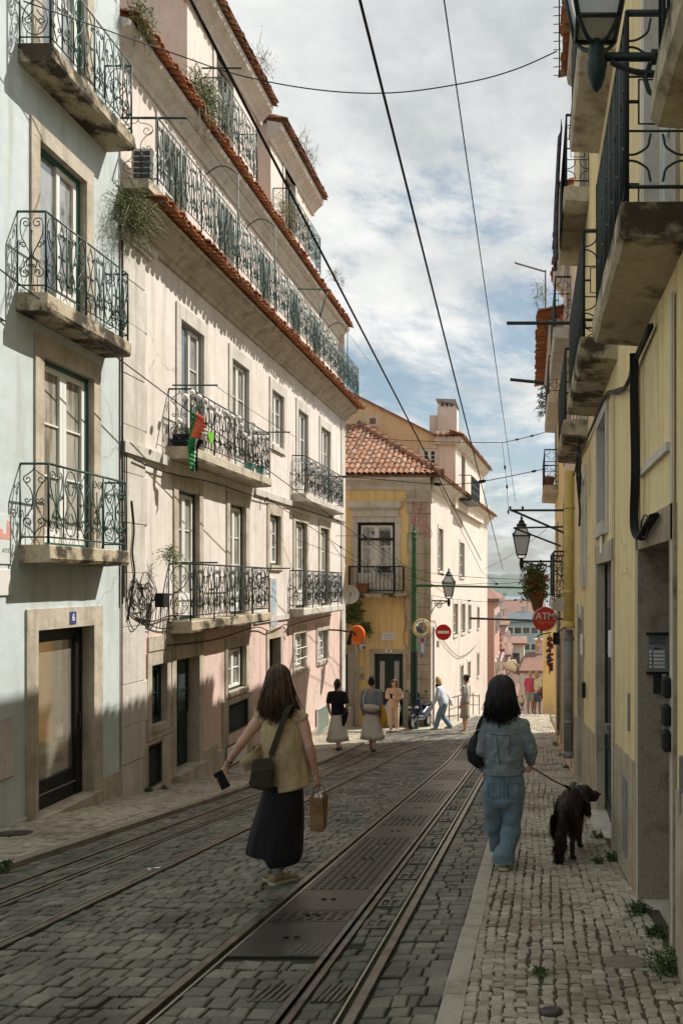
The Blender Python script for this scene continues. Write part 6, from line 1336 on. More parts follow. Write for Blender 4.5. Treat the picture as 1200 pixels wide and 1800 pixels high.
span('cable strung from the blue house high across the street at the picture top', [onX(42, 2, -5.55)] + px3([(300, 92), (420, 132), (560, 158), (690, 163), (820, 145), (905, 122), (978, 90)], [10.5, 10.5, 10.5, 10.5, 10.5, 10.5, 10.5]), .008)
span('guy wire slanting from the left edge past the flag to the green pole', px3([(-60, 428), (725, 1010)], [8.2, 26.4]), .009, .05, ins=((.58, .05),))
span('lower guy wire slanting from the left edge to the green pole', px3([(-60, 515), (240, 722), (726, 1045)], [8.2, 14, 26.4]), .008, .02, ins=((.66, .05), (.8, .05)))
span('cross wire with insulators from the stone corner to the right houses', px3([(238, 797), (345, 820), (425, 833), (605, 838), (770, 851), (848, 846), (958, 824)], [12.3, 16, 19, 22, 22, 22, 21]), .011, .01, ins=((.32, .06), (.5, .06), (.665, .09), (.83, .09), (.96, .06)))
span('high cross wire near the chimney from eave to far balconies', px3([(605, 768), (760, 776), (884, 778), (957, 760)], [24, 23, 22, 21]), .010, .01, ins=((.78, .05), (.9, .05)))
span('thin cross wire from the lower balcony to the green pole arm', px3([(238, 800), (500, 940), (726, 1022)], [12.3, 20, 26.4]), .006, .03)
span('short cross wire between white house and corner house window', px3([(590, 942), (640, 942), (720, 1000)], [24, 26, 26.4]), .010, 0, ins=((.5, .07),))
span('wire from the pole top fitting towards the lantern on the right', px3([(727, 1000), (800, 1012), (968, 1018)], [26.4, 25, 22]), .008, .04, ins=((.35, .06),))
span('wire just under the pole arm sagging over the crossing', px3([(727, 1015), (850, 1025), (968, 1008)], [26.4, 25, 23]), .008, .12, ins=((.6, .06),))
span('lowest thin wire from pole to right houses in front of the river', px3([(727, 1040), (850, 1058), (965, 1045)], [26.4, 25, 23]), .007, .05, ins=((.4, .05), (.75, .05)))
span('wire from the mid trolley fitting to the far bracket', px3([(770, 851), (846, 1005), (870, 1024)], [22, 34, 36]), .009, 0)
span('green cross bar wire over the lower street', px3([(825, 1087), (942, 1091)], [34, 34]), .05, 0)
span('thin vertical drop wire beside the far lantern', px3([(882, 778), (890, 850), (893, 905)], [22, 22.5, 23]), .006, 0, ins=((.3, .05), (.55, .05), (.95, .05)))
span('faint service wire high behind the lantern', px3([(850, 1000), (960, 930)], [30, 20]), .006, .1)
span('service wire curving down the pale pink wall', [FSd.P(.3, .2, .06), FSd.P(2, -.6, .06), FSd.P(6, -1.6, .06), FSd.P(11, -1.5, .06)], .012, .1)
span('thin wire from the attic gallery to the second dormer', [FL.P(11.9, 8.45, .85), FL.P(25.5, 8.6, .85)], .005, .05)
span('clothes line along the flag balcony', [FL.P(13.2, 4.78, .75), FL.P(17.9, 4.76, .75)], .005, .03)
for k, (y, z, lab) in enumerate(((13.2, 4.78, 'drying arm at the near end of the flag balcony'), (17.2, 4.76, 'drying arm at the far end of the flag balcony'), (13.2, 1.84, 'drying arm at the near end of the lowest balcony'), (17.2, 1.82, 'drying arm at the far end of the lowest balcony'))):
    bar(lab, FL.P(y, z, .05), FL.P(y, z, .80), .014, 'iron', 'drying_arm', 'drying arm', 'drying arms on the balconies')
# ================================================================== PEOPLE AND THE DOG
def chain(mb, pts, side=(1, 0, 0), n=14, e0=.9, e1=.9):
    """closed tapered limb: pts = [(point, r_side, r_front)]"""
    side = Vector(side); P = [(Vector(p), a, b) for p, a, b in pts]
    def fr(t):
        s = side - t * side.dot(t)
        if s.length < .05: s = Vector((0, 1, 0)) - t * t.y
        s.normalize(); return s, t.cross(s)
    rings = []; N = len(P)
    def add(c, t, ra, rb):
        s, f = fr(t); rings.append([c + s * ra * math.cos(2 * math.pi * k / n) + f * rb * math.sin(2 * math.pi * k / n) for k in range(n)])
    t0 = (P[1][0] - P[0][0]).normalized(); tn = (P[-1][0] - P[-2][0]).normalized()
    for a in (80, 50, 25): q = math.cos(R(a)); h = math.sin(R(a)); add(P[0][0] - t0 * min(P[0][1], P[0][2]) * h * e0, t0, P[0][1] * q, P[0][2] * q)
    for i in range(N):
        t = (P[min(i + 1, N - 1)][0] - P[max(i - 1, 0)][0]).normalized(); add(*[P[i][0], t, P[i][1], P[i][2]])
    for a in (25, 50, 80): q = math.cos(R(a)); h = math.sin(R(a)); add(P[-1][0] + tn * min(P[-1][1], P[-1][2]) * h * e1, tn, P[-1][1] * q, P[-1][2] * q)
    mb.loft(rings)
def blob(name, mb, mtl, parent, vox=.008, sm=5, fold=0, ff=(9, 9, 4), seed=0, fine=0, keep=None):
    """union of the pieces of mb as ONE continuous smooth surface"""
    me = bpy.data.meshes.new('t'); me.from_pydata([tuple(v) for v in mb.v], [], mb.f); bm = bmesh.new(); bm.from_mesh(me); bmesh.ops.recalc_face_normals(bm, faces=bm.faces); bm.to_mesh(me); bm.free()
    o = bpy.data.objects.new('t', me); COL.objects.link(o)
    r = o.modifiers.new('r', 'REMESH'); r.mode = 'VOXEL'; r.voxel_size = vox
    s = o.modifiers.new('s', 'SMOOTH'); s.factor = .5; s.iterations = sm
    dg = bpy.context.evaluated_depsgraph_get(); dg.update(); m2 = bpy.data.meshes.new_from_object(o.evaluated_get(dg)); bpy.data.objects.remove(o); bpy.data.meshes.remove(me)
    off = origin(parent) if parent else Vector((0, 0, 0))
    if fold or fine:
        no = [v.normal.copy() for v in m2.vertices]
        for v, q in zip(m2.vertices, no):
            c = v.co; d = fold * (noise.noise((c.x * ff[0] + seed, c.y * ff[1], c.z * ff[2])) + .5 * noise.noise((c.x * ff[0] * 2.3 + seed, c.y * ff[1] * 2.3, c.z * ff[2] * 2.1)))
            n2 = noise.noise((c.x * ff[0] * .8 + seed * 3, c.y * ff[1] * .8, c.z * ff[2] * 1.3 + .6 * c.x)); d -= fold * .55 * max(0, 1 - abs(n2) / .10) * (.4 + .6 * noise.noise((c.x * 3, c.y * 3, c.z * 3 + seed)))
            if fine: d += fine * noise.noise((c.x * 60, c.y * 60, c.z * 25 + seed))
            v.co = c + q * d
    for v in m2.vertices: v.co -= off
    m2.name = name; m2.materials.clear(); m2.materials.append(mtl); m2.polygons.foreach_set('use_smooth', [True] * len(m2.polygons)); m2.polygons.foreach_set('material_index', [0] * len(m2.polygons))
    o = bpy.data.objects.new(name, m2); COL.objects.link(o); o.parent = parent
    return o
def hand(mb, w, d, up, th, L=.175, curl=.5, spread=.10, r=.0085):
    """w wrist, d towards the knuckles, up back of the hand, th side the thumb is on"""
    w = Vector(w); d = Vector(d).normalized(); up = Vector(up); up = (up - d * up.dot(d)).normalized(); s = d.cross(up).normalized()
    if s.dot(Vector(th)) < 0: s = -s
    P = L * .50
    chain(mb, [(w, .020, .015), (w + d * P * .45, .034, .013), (w + d * P * .95, .037, .011)], side=s, n=12)
    for i, (o, l) in enumerate(((.027, .42), (.009, .48), (-.010, .45), (-.027, .36))):
        p = w + d * P * .92 + s * o; dirv = (d + s * (o * spread / .027)).normalized(); ln = L * l; pts = [(p - d * .02, r * 1.1, r * 1.1)]; a = 0
        for k, f in enumerate((.45, .32, .23)):
            pts.append((p.copy(), r * (1.08 - .08 * k), r * (1.05 - .1 * k))); a += curl * (.7, 1.0, .8)[k]; dv = dirv * math.cos(a) - up * math.sin(a); p = p + dv * ln * f
        pts.append((p, r * .8, r * .75)); chain(mb, pts, side=s, n=8)
    p = w + d * P * .22 + s * .022; dv = (d * .62 + s * .62 - up * .35).normalized(); dv2 = (d * .85 + s * .15 - up * (.3 + .5 * curl)).normalized()
    chain(mb, [(w + d * .02 + s * .008, .014, .012), (p, .0135, .012), (p + dv * L * .2, .0105, .0105), (p + dv * L * .2 + dv2 * L * .18, .008, .008)], side=up, n=8)
def shoe(name, mt, sole_m, parent, heel, ang, L=.27, tilt=0, w=.048, h=.085):
    f = Vector((math.sin(ang), math.cos(ang), 0)); s = Vector((f.y, -f.x, 0)); H = Vector(heel)
    def Pp(t, x, z): return H + f * t * L * math.cos(tilt) + s * x + Vector((0, 0, z + t * L * -math.sin(tilt) + (g(H.y + t * L * f.y) - g(H.y))))
    def rings(prof): return [[Pp(t, ww * math.cos(2 * math.pi * k / 14), z0 + (z1 - z0) * (.5 + .5 * math.sin(2 * math.pi * k / 14))) for k in range(14)] for t, ww, z0, z1 in prof]
    u = MB(); u.loft(rings([(-.02, w * .5, .02, h * .8), (.02, w * .74, .02, h), (.15, w * .82, .02, h * 1.05), (.34, w * .80, .02, h * .98), (.5, w * .88, .02, h * .78), (.7, w * 1.0, .02, h * .62), (.88, w * .9, .02, h * .52), (.98, w * .45, .02, h * .38)]))
    o = u.build(name, mt, parent, smooth=True)
    q = MB(); q.loft([[Pp(t, ww * x, z) for x, z in ((-1, 0), (1, 0), (1, .028), (-1, .028))] for t, ww in ((-.03, w * .5), (.03, w * .82), (.3, w * .84), (.7, w * 1.05), (.9, w * .9), (1.0, w * .4))]); q.build('sole', sole_m, o, bevel=.004)
    return o
skin = mat('skin', (.57, .345, .25), .55, .10, 12, (.56, .30, .22), .5, .7, .1, 90, spec=.35); skin_b = mat('tanned_skin', (.44, .25, .16), .55, .10, 12, bump=.1, bscale=90, spec=.35)
hairs = [mat('dark_brown_hair', (.030, .018, .011), .42, .2, 30, bump=0, spec=.4), mat('brown_hair', (.085, .048, .024), .42, .2, 30, bump=0, spec=.4), mat('light_brown_hair', (.19, .115, .055), .45, .2, 30, bump=0, spec=.4)]
blackhair = mat('black_hair', (.010, .009, .009), .38, .2, 30, bump=0, spec=.45); blond = mat('blond_hair', (.42, .29, .14), .5, .2, 30, bump=.2); curly = mat('auburn_hair', (.13, .065, .03), .5, .25, 30, bump=.3)
def hair_long(parent, c, rx, ry, rz, end, n, mats, seed, spread=(1, 1), thick=.006, face=0):
    """strands that follow the skull and hang to the back; end: z where the tips lie, face: heading of the face"""
    rnd = random.Random(seed); mb = MB(); c = Vector(c)
    mb.ell(c + Vector((0, .004, -.012)), (rx * .93, ry * .93, rz * .93), 18, 0)
    ca, sa = math.cos(face), math.sin(face)
    def rot(v): return Vector((v.x * ca + v.y * sa, -v.x * sa + v.y * ca, v.z))
    for i in range(n):
        az = R(rnd.uniform(-125, 125)); el0 = R(rnd.uniform(35, 88)); pts = []
        if rnd.random() < .75: el0 = R(rnd.uniform(72, 89.5))
        k = rnd.uniform(.98, 1.06); wv = rnd.uniform(0, 6.3); el1 = R(rnd.uniform(8, 24))
        for t in range(5):
            el = lerp(el0, el1, t / 4); pts.append(c + rot(Vector((rx * k * math.cos(el) * math.sin(az), -ry * k * math.cos(el) * math.cos(az), rz * k * math.sin(el)))))
        low = pts[-1]; sx_ = lerp(1.0, spread[0], rnd.uniform(.55, 1.0)); tip = Vector((c.x + (low.x - c.x) * sx_ + rnd.gauss(0, .012), c.y + (low.y - c.y) * rnd.uniform(.8, 1.2) * spread[1], end + rnd.gauss(0, .03) + .05 * abs(math.sin(az))))
        for t in (.2, .4, .6, .8, 1):
            q = low.lerp(tip, t); e = t ** .7; q.x = lerp(low.x, tip.x, t ** 1.25); q.z = lerp(low.z, tip.z, t)
            pts.append(q + rot(Vector((.006 * math.sin(wv + t * 5), -.022 * math.sin(t * 3.1) + rnd.gauss(0, .004), 0))))
        r = thick * rnd.uniform(.5, 1.2); m = rnd.choices(range(len(mats)), [.50, .32, .18][:len(mats)])[0] if len(mats) > 1 else 0
        mb.tube(crom(pts, 2), [r * (1 if j < 14 else .55) for j in range(len(pts) * 2 - 1)], 5, m, flat=.6)
    return mb.build('hair', mats, parent, smooth=True)
# ------------------------------------------------------------------ woman in the sand coloured blouse
p0 = gp(488, 1552, ROAD); Y1 = p0.y; K1 = F / Y1
def J(px, py, dy=0): return onY(px, py, Y1 + dy)
W1 = root('person', (p0.x, Y1, p0.z), 'person seen from behind in a sleeveless sand blouse and long black skirt, holding a phone', 'person')
b = MB()
hc = J(489, 1199, .02)
chain(b, [(hc + Vector((0, .02, -.085)), .052, .055), (hc + Vector((0, .01, -.03)), .068, .085), (hc + Vector((0, 0, .04)), .072, .09), (hc + Vector((0, 0, .085)), .05, .065)])
b.ell(hc + Vector((0, .105, -.03)), (.014, .02, .018), 8)
for s in (-1, 1): b.ell(hc + Vector((s * .074, .0, -.02)), (.012, .022, .032), 8)
chain(b, [(J(491, 1250, .02), .055, .055), (hc + Vector((0, .01, -.08)), .048, .052)])
chain(b, [(J(494, 1390), .15, .11), (J(494, 1340), .125, .09), (J(493, 1295), .145, .095), (J(492, 1264), .135, .08)])
chain(b, [(J(462, 1262), .05, .05), (J(523, 1264), .05, .05)], side=(0, 1, 0))
LS, LE, LW = J(456, 1264), J(426, 1304, -.03), J(399, 1344, .06)
RS, RE_, RW = J(531, 1266), J(543, 1312, -.04), J(556, 1360, .02)
for S_, E_, W_ in ((LS, LE, LW), (RS, RE_, RW)):
    chain(b, [(S_, .046, .050), (S_.lerp(E_, .35), .046, .050), (S_.lerp(E_, .8), .038, .040), (E_, .038, .040), (E_.lerp(W_, .3), .040, .038), (E_.lerp(W_, .75), .029, .027), (W_, .024, .021)], side=(0, 1, 0))
dL = (J(392, 1366, .075) - LW)
pc = J(390, 1371, .03); pu = Vector((.05, .012, -.10)).normalized(); ps = Vector((.9, .25, .45)); ps = (ps - pu * ps.dot(pu)).normalized(); pt_ = pu.cross(ps)
if pt_.y < 0: pt_ = -pt_
pk = LW + dL.normalized() * .07
chain(b, [(LW, .022, .017), (LW.lerp(pc + pt_ * .024 + ps * .008 - pu * .015, .6), .033, .015), (pc + pt_ * .024 + ps * .006, .036, .013)], side=ps, n=12)
for k in range(4):
    o_ = pu * (-.028 + .021 * k); ex = .046 + .002 * (k % 2)
    chain(b, [(pc + o_ + pt_ * .022 + ps * .012, .0098, .0098), (pc + o_ + pt_ * .016 - ps * ex, .0090, .0090), (pc + o_ * 1.02 - pt_ * .009 - ps * (ex - .004), .0084, .0084), (pc + o_ * 1.04 - pt_ * .017 - ps * (.022 + .004 * k), .0070, .0070)], side=pu, n=8)
chain(b, [(LW + dL.normalized() * .03 + ps * .014, .014, .013), (pc + pt_ * .012 + ps * .047 - pu * .045, .0115, .0115), (pc + pt_ * .002 + ps * .049 - pu * .010, .0100, .0095), (pc - pt_ * .008 + ps * .044 + pu * .016, .0085, .0075)], side=pu, n=8); hand(b, RW, J(560, 1395, .02) - RW, (.8, -.5, 0), (-.3, .8, 0), curl=.75, L=.175)
for (hx, kx_, ax) in ((484, 479, (478, 1522, .10)), (504, 496, (487, 1536, -.02))):
    A_ = J(*ax); chain(b, [(J(hx, 1392), .085, .09), (J(kx_, 1460, .05), .058, .06), (A_ + Vector((0, -.01, .22)), .05, .055), (A_ + Vector((0, 0, .05)), .034, .036), (A_ + Vector((.01, .02, -.03)), .034, .04), (A_ + Vector((.05, .10, -.05)), .035, .025)])
blob('body', b, skin, W1, .0055, 6)
hair_long(W1, hc + Vector((0, 0, .022)), .094, .112, .118, J(0, 1262).z, 900, hairs, 5, spread=(1.75, 1.1), thick=.0042, face=R(-8))
v = MB()
chain(v, [(J(513, 1384), .180, .16), (J(508, 1362), .180, .15), (J(501, 1335), .183, .14), (J(496, 1305), .185, .14), (J(493, 1280), .175, .125), (J(492, 1258, -.005), .13, .09), (J(492, 1246, -.005), .085, .065)], e0=.10)
chain(v, [(J(454, 1263), .050, .062), (J(473, 1254), .054, .066), (J(514, 1255), .054, .066), (J(534, 1266), .050, .062)], side=(0, 1, 0), e0=.4, e1=.4)
cloth = mat('sand_linen', (.43, .325, .19), .85, .10, 30, (.36, .265, .145), .45, .65, .3, 300, bdist=.001, sheen=.2)
blob('blouse', v, cloth, W1, .007, 4, fold=.020, ff=(8, 8, 3.2), seed=3)
f = MB()
def fl_(u, t): return J(lerp(466, 421, u) + 9 * t * u, lerp(1300, 1337, u ** .8) + t * (34 - 12 * u), -.05 - .10 * math.sin(u * 2.4) + .05 * t + .012 * math.sin(t * 6 + u * 3))
f.grid(fl_, 16, 8)
o = f.build('blouse_flap', cloth, W1, smooth=True); q = o.modifiers.new('t', 'SOLIDIFY'); q.thickness = .006
sk = MB(); n = 72; rings = []; rnd = random.Random(2)
edges = [(1368, 470, 529), (1385, 463, 531), (1410, 455, 532), (1440, 445, 533), (1470, 437, 532), (1500, 433, 531), (1524, 432, 530)]
for i, (y, xl, xr) in enumerate(edges):
    t = i / 6; ring = []
    for k in range(n):
        a = 2 * math.pi * k / n; ca, sa = math.cos(a), math.sin(a)
        fold = 1 + (.02 + .16 * t) * noise.noise((ca * 2.6, sa * 2.6, i * .22)) + (.01 + .05 * t) * noise.noise((ca * 7, sa * 7, i * .3 + 4))
        yy = y
        if i >= 5:
            hemL = sstep(.10, -.22, ca); yy = y - hemL * (22 if i == 6 else 10)
        p = J((xl + xr) / 2, yy); ring.append(p + Vector((ca * (xr - xl) / 2 / K1 * fold, (sa * lerp(.13, .22, t) + .03 * t) * fold, 0)))
    rings.append(ring)
sk.loft(rings, cap=True); o = sk.build('skirt', mat('black_cotton', (.0085, .0085, .010), .85, .2, 30, bump=.2, bscale=300, bdist=.001, sheen=.1), W1, smooth=True); ss = o.modifiers.new('s', 'SUBSURF'); ss.levels = 1; ss.render_levels = 1
sock = mat('grey_sock', (.33, .33, .34), .9, .1, 30, bump=.3); cream_s = mat('beige_suede', (.36, .29, .19), .8, .2, 14, (.25, .19, .12), bump=.3); solem = mat('cream_rubber', (.50, .46, .36), .7, .1, 14)
for i, ax in enumerate(((478, 1522, .10), (487, 1536, -.02))):
    A_ = J(*ax); s = MB(); chain(s, [(A_ + Vector((0, 0, .12)), .040, .042), (A_ + Vector((0, 0, .04)), .038, .041), (A_ + Vector((.01, .02, -.03)), .040, .046)]); blob('sock', s, sock, W1, .007, 3)
    gz_ = g(A_.y) + ROAD + .005; shoe('shoe', cream_s, solem, W1, (A_.x - .03, A_.y - .06, gz_), R(30 if i else 15), .285, w=.050, h=.092)
w_ = MB(); wd = (LW - LE).normalized(); w_.tube([LW - wd * .035, LW - wd * .012], .0305, 14, flat=.92); w_.build('wristband', mat('grey_strap', (.36, .34, .30), .6, .1, 20), W1)
w_ = MB(); w_.tube([LW - wd * .052, LW - wd * .046], .031, 14, flat=.92); w_.build('bracelet', M['black'], W1)
# what she carries
PH = root('phone', J(391, 1370, .03), 'black phone held in the hand of the person in the sand blouse', 'phone')
d = MB(); u, s, t = pu, ps, pt_
d.hexa([pc + s * a * .038 + u * c_ * .078 + t * e * .006 for e in (-1, 1) for a, c_ in ((-1, -1), (1, -1), (1, 1), (-1, 1))]); d.build('phone_body', mat('phone_black', (.008, .008, .009), .25, .05, 20, bump=0, coat=.4), PH, bevel=.004)
d = MB(); d.hexa([pc + s * (a * .010 - .02) + u * (c_ * .012 - .058) - t * e for e in (.006, .009) for a, c_ in ((-1, -1), (1, -1), (1, 1), (-1, 1))]); d.build('camera_bump', M['rubber'], PH)
CB = root('crossbody_bag', J(460, 1360, -.16), 'dark olive crossbody bag hanging on the back of the person in the sand blouse', 'bag')
olive = mat('olive_canvas', (.040, .037, .020), .8, .2, 25, (.028, .026, .015), bump=.3, bscale=200)
d = MB(); pts = [(512, 1236, -.06), (504, 1250, -.125), (496, 1272, -.145), (486, 1300, -.155), (476, 1328, -.165)]; C_ = [J(*q) for q in pts]
cc = [Vector(q) for q in crom(C_, 4)]; d.loft([[p + Vector((sx * .021, sy * .003, -sx * .008)) for sx, sy in ((-1, -1), (1, -1), (1, 1), (-1, 1))] for p in cc]); d.tube([J(476, 1328, -.165), J(474, 1340, -.17)], .010, 6); d.build('strap', olive, CB)
d = MB(); bp = [(446, 1337), (477, 1333), (481, 1347), (480, 1386), (462, 1390), (441, 1385), (437, 1377)]; d.loft([[J(lerp(460, x, k), lerp(1360, y, k), -.18 + e) for x, y in bp] for e, k in ((-.035, .86), (-.02, 1), (.03, 1), (.05, .85))]); d.build('pouch', olive, CB, smooth=False, bevel=.012)
d = MB(); bp = [(445, 1335), (478, 1331), (481, 1354), (440, 1360)]; d.loft([[J(x, y, -.22 + e) for x, y in bp] for e in (0, .012)]); d.build('flap', mat('olive_flap', (.052, .045, .026), .8, .2, 25, bump=.3, bscale=200), CB, bevel=.005)
d = MB(); rc = J(470, 1334, -.20); d.tube([rc + Vector((.016 * math.cos(a), -.004, .016 * math.sin(a))) for a in [k * .5 for k in range(14)]], .003, 5); d.build('buckle', mat('brass', (.5, .38, .16), .35, .1, 10, metal=.9), CB)
PGB = root('paper_bag', J(560, 1425, .0), 'brown paper carrier bag with white tissue held by the person in the sand blouse', 'bag')
kraft = mat('kraft_paper', (.28, .165, .08), .8, .12, 9, (.18, .10, .045), .45, .65, .3, 30)
d = MB(); q = lambda px, py, dy: J(px, py, dy)
lo = [q(546, 1461, -.05), q(568, 1462, -.05), q(574, 1452, .06), q(552, 1451, .06)]; hi = [q(543, 1402, -.045), q(566, 1403, -.045), q(577, 1396, .06), q(553, 1394, .06)]
for i in range(4):
    j = (i + 1) % 4; m0, m1 = (lo[i] + lo[j]) / 2, (hi[i] + hi[j]) / 2; nn = Vector((0, 0, 0)) if i % 2 == 0 else ((lo[0] + lo[2]) / 2 - m0) * .25
    mid = (m0 + m1) / 2 + nn; d.add([lo[i], lo[j], hi[j], hi[i], mid], [(0, 1, 4), (1, 2, 4), (2, 3, 4), (3, 0, 4)])
d.poly(lo); o = d.build('bag_body', kraft, PGB); q2 = o.modifiers.new('t', 'SOLIDIFY'); q2.thickness = .003
d = MB()
for A_, B_ in ((hi[0], hi[1]), (hi[3], hi[2])): d.tube(crom([A_.lerp(B_, .25), A_.lerp(B_, .3) + Vector((0, 0, .045)), A_.lerp(B_, .5) + Vector((0, .0, .07)), A_.lerp(B_, .7) + Vector((0, 0, .045)), A_.lerp(B_, .75)], 4), .005, 5)
d.build('handle', kraft, PGB)
d = MB(); tp = [J(549, 1404, -.02), J(553, 1396, .0), J(560, 1392, .01), J(566, 1398, .0), J(566, 1408, -.02), J(556, 1410, -.03)]; d.prism(tp, (0, .03, -.01)); d.build('tissue', white, PGB)
# ------------------------------------------------------------------ woman in denim
p0 = gp(886, 1528, -.0); Y2 = p0.y; K2 = F / Y2
def J(px, py, dy=0): return onY(px, py, Y2 + dy)
W2 = root('person', (p0.x, Y2, p0.z), 'person with long black hair in a denim jacket and wide blue jeans walking the dog', 'person')
hc = J(881, 1216, .02); b = MB()
chain(b, [(hc + Vector((0, .02, -.08)), .05, .055), (hc + Vector((0, .01, -.02)), .066, .085), (hc + Vector((0, 0, .04)), .07, .088), (hc + Vector((0, 0, .08)), .05, .065)])
b.ell(hc + Vector((0, .1, -.03)), (.014, .02, .018), 8)
for s in (-1, 1): b.ell(hc + Vector((s * .072, .0, -.02)), (.012, .022, .03), 8)
chain(b, [(J(883, 1268, .02), .055, .055), (hc + Vector((0, .01, -.08)), .046, .05)]); chain(b, [(J(884, 1385), .15, .11), (J(884, 1340), .12, .09), (J(884, 1295), .14, .095), (J(884, 1272), .13, .08)]); chain(b, [(J(858, 1274), .05, .05), (J(910, 1274), .05, .05)], side=(0, 1, 0))
LS, LE, LW = J(852, 1276), J(846, 1318, -.03), J(850, 1352, .12); RS, RE_, RW = J(916, 1278), J(934, 1318, .0), J(931, 1340, .16)
for S_, E_, W_ in ((LS, LE, LW), (RS, RE_, RW)): chain(b, [(S_, .045, .048), (S_.lerp(E_, .6), .04, .043), (E_, .037, .039), (E_.lerp(W_, .5), .034, .034), (W_, .022, .022)], side=(0, 1, 0))
hand(b, LW, (0, .3, -1), (-1, 0, 0), (0, 1, 0), curl=.5); hand(b, RW, J(931, 1350, .22) - RW, (.7, -.2, .6), (-.6, .5, .3), curl=1.1)
AL_, AR_ = J(876, 1494, .32), J(886, 1516, -.03)
for hx, kx_, A_ in ((866, (870, 1440, .18), AL_), (903, (899, 1450, .06), AR_)): chain(b, [(J(hx, 1385), .07, .075), (J(*kx_), .045, .045), (J(*kx_).lerp(A_, .55), .038, .038), (A_ + Vector((0, 0, .05)), .034, .036), (A_ + Vector((.01, .03, -.03)), .034, .04), (A_ + Vector((.02, .12, -.05)), .035, .025)])
blob('body', b, skin, W2, .0065, 6)
hair_long(W2, hc + Vector((0, 0, .02)), .108, .118, .118, J(0, 1264).z, 900, [blackhair], 9, spread=(1.35, 1.1), thick=.0048, face=R(5))
denim = mat('denim_jacket', (.175, .215, .225), .85, .14, 18, (.225, .265, .265), .45, .68, .35, 260, bdist=.001, sheen=.1); jeans = mat('denim_jeans', (.135, .205, .255), .85, .14, 5, (.20, .275, .32), .42, .70, .35, 260, bdist=.001, sheen=.1)
v = MB(); chain(v, [(J(885, 1357), .172, .13), (J(885, 1345), .178, .135), (J(885, 1320), .182, .135), (J(885, 1295), .178, .13), (J(884, 1274), .16, .11), (J(884, 1262), .11, .085)], e0=.1); chain(v, [(J(855, 1275), .062, .068), (J(884, 1268), .065, .07), (J(914, 1277), .062, .068)], side=(0, 1, 0))
for S_, E_, W_ in ((LS, LE, LW), (RS, RE_, RW)): chain(v, [(S_, .064, .068), (S_.lerp(E_, .5), .062, .066), (E_, .060, .064), (E_.lerp(W_, .5), .058, .058), (E_.lerp(W_, .92), .046, .046)], side=(0, 1, 0))
jk = blob('jacket', v, denim, W2, .007, 3, fold=.020, ff=(9, 9, 9), seed=8)
d = MB()
rb = [(math.cos(t), math.sin(t)) for t in [2 * math.pi * k / 40 for k in range(40)]]; cb_ = J(885, 1353)
d.loft([[cb_ + Vector((x * .180 * k, y * .138 * k, z)) for x, y in rb] for z, k in ((-.024, .97), (-.022, 1.0), (.018, 1.01), (.020, .97))]); d.build('waistband', denim, jk, smooth=False)
d = MB()
for pts in ([(858, 1290), (884, 1293), (912, 1290)], [(872, 1294), (875, 1320), (878, 1345)], [(897, 1294), (894, 1320), (891, 1345)]):
    d.tube(crom([J(x, y, -.133) for x, y in pts], 5), .0032, 4)
d.build('seam', mat('denim_seam', (.07, .09, .10), .9, .1, 20, bump=0), jk)
d = MB()
chain(d, [(J(885, 1352), .155, .115), (J(885, 1375), .172, .135), (J(885, 1395), .165, .135)])
for hx, kx_, A_, hem in ((868, (869, 1440, .16), AL_, .085), (902, (899, 1450, .06), AR_, .098)): chain(d, [(J(hx, 1385), .098, .115), (J(hx, 1410, .02).lerp(J(*kx_), .4), .088, .10), (J(*kx_), .080, .088), (J(*kx_).lerp(A_, .55), .082, .09), (A_ + Vector((0, -.005, .06)), hem, .10), (A_ + Vector((0, 0, .012)), hem * 1.02, .105)], e1=.06)
pt = blob('jeans', d, jeans, W2, .007, 3, fold=.020, ff=(7, 7, 7), seed=2)
d = MB()
for x0, x1 in ((857, 879), (891, 913)):
    d.tube([J(x0, 1378, -.15), J(x1, 1378, -.152), J(x1 - 1, 1400, -.15), J((x0 + x1) / 2, 1405, -.15), J(x0 + 1, 1400, -.148), J(x0, 1378, -.15)], .0032, 4)
d.tube(crom([J(885, 1362, -.132), J(885, 1385, -.146), J(885, 1402, -.14)], 4), .003, 4); d.build('pocket_seam', mat('jeans_seam', (.05, .075, .095), .9, .1, 20, bump=0), pt)
tan = mat('tan_leather', (.30, .21, .13), .7, .15, 14)
for A_ in (AL_, AR_): shoe('shoe', tan, solem, W2, (A_.x - .005, A_.y - .06, g(A_.y - .06) + .006), R(8), .27, w=.050, h=.085)
SBG = root('shoulder_bag', J(836, 1318, -.05), 'black slouchy shoulder bag hanging at the side of the person in denim', 'bag')
d = MB(); pts = [(838, 1288, .02, .03), (834, 1300, .05, .05), (834, 1318, .072, .065), (836, 1334, .068, .06), (841, 1342, .045, .045)]; chain(d, [(J(x, y, -.02), a, b_) for x, y, a, b_ in pts]); blob('bag_body', d, mat('black_leather', (.012, .012, .013), .5, .2, 20, bump=.3), SBG, .008, 3, fold=.006)
d = MB(); d.loft([[Vector(p) + Vector((sx * .016, sy * .003, 0)) for sx, sy in ((-1, -1), (1, -1), (1, 1), (-1, 1))] for p in crom([J(838, 1292, -.04), J(841, 1275, -.07), J(848, 1260, -.05), J(853, 1256, .01), J(850, 1265, .09), J(842, 1290, .07)], 4)]); d.build('strap', M['rubber'], SBG)
d = MB(); d.box(*[c for p in zip(J(838, 1284, -.075), J(845, 1281, -.060)) for c in sorted(p)]); d.build('buckle', M['grey'], SBG)
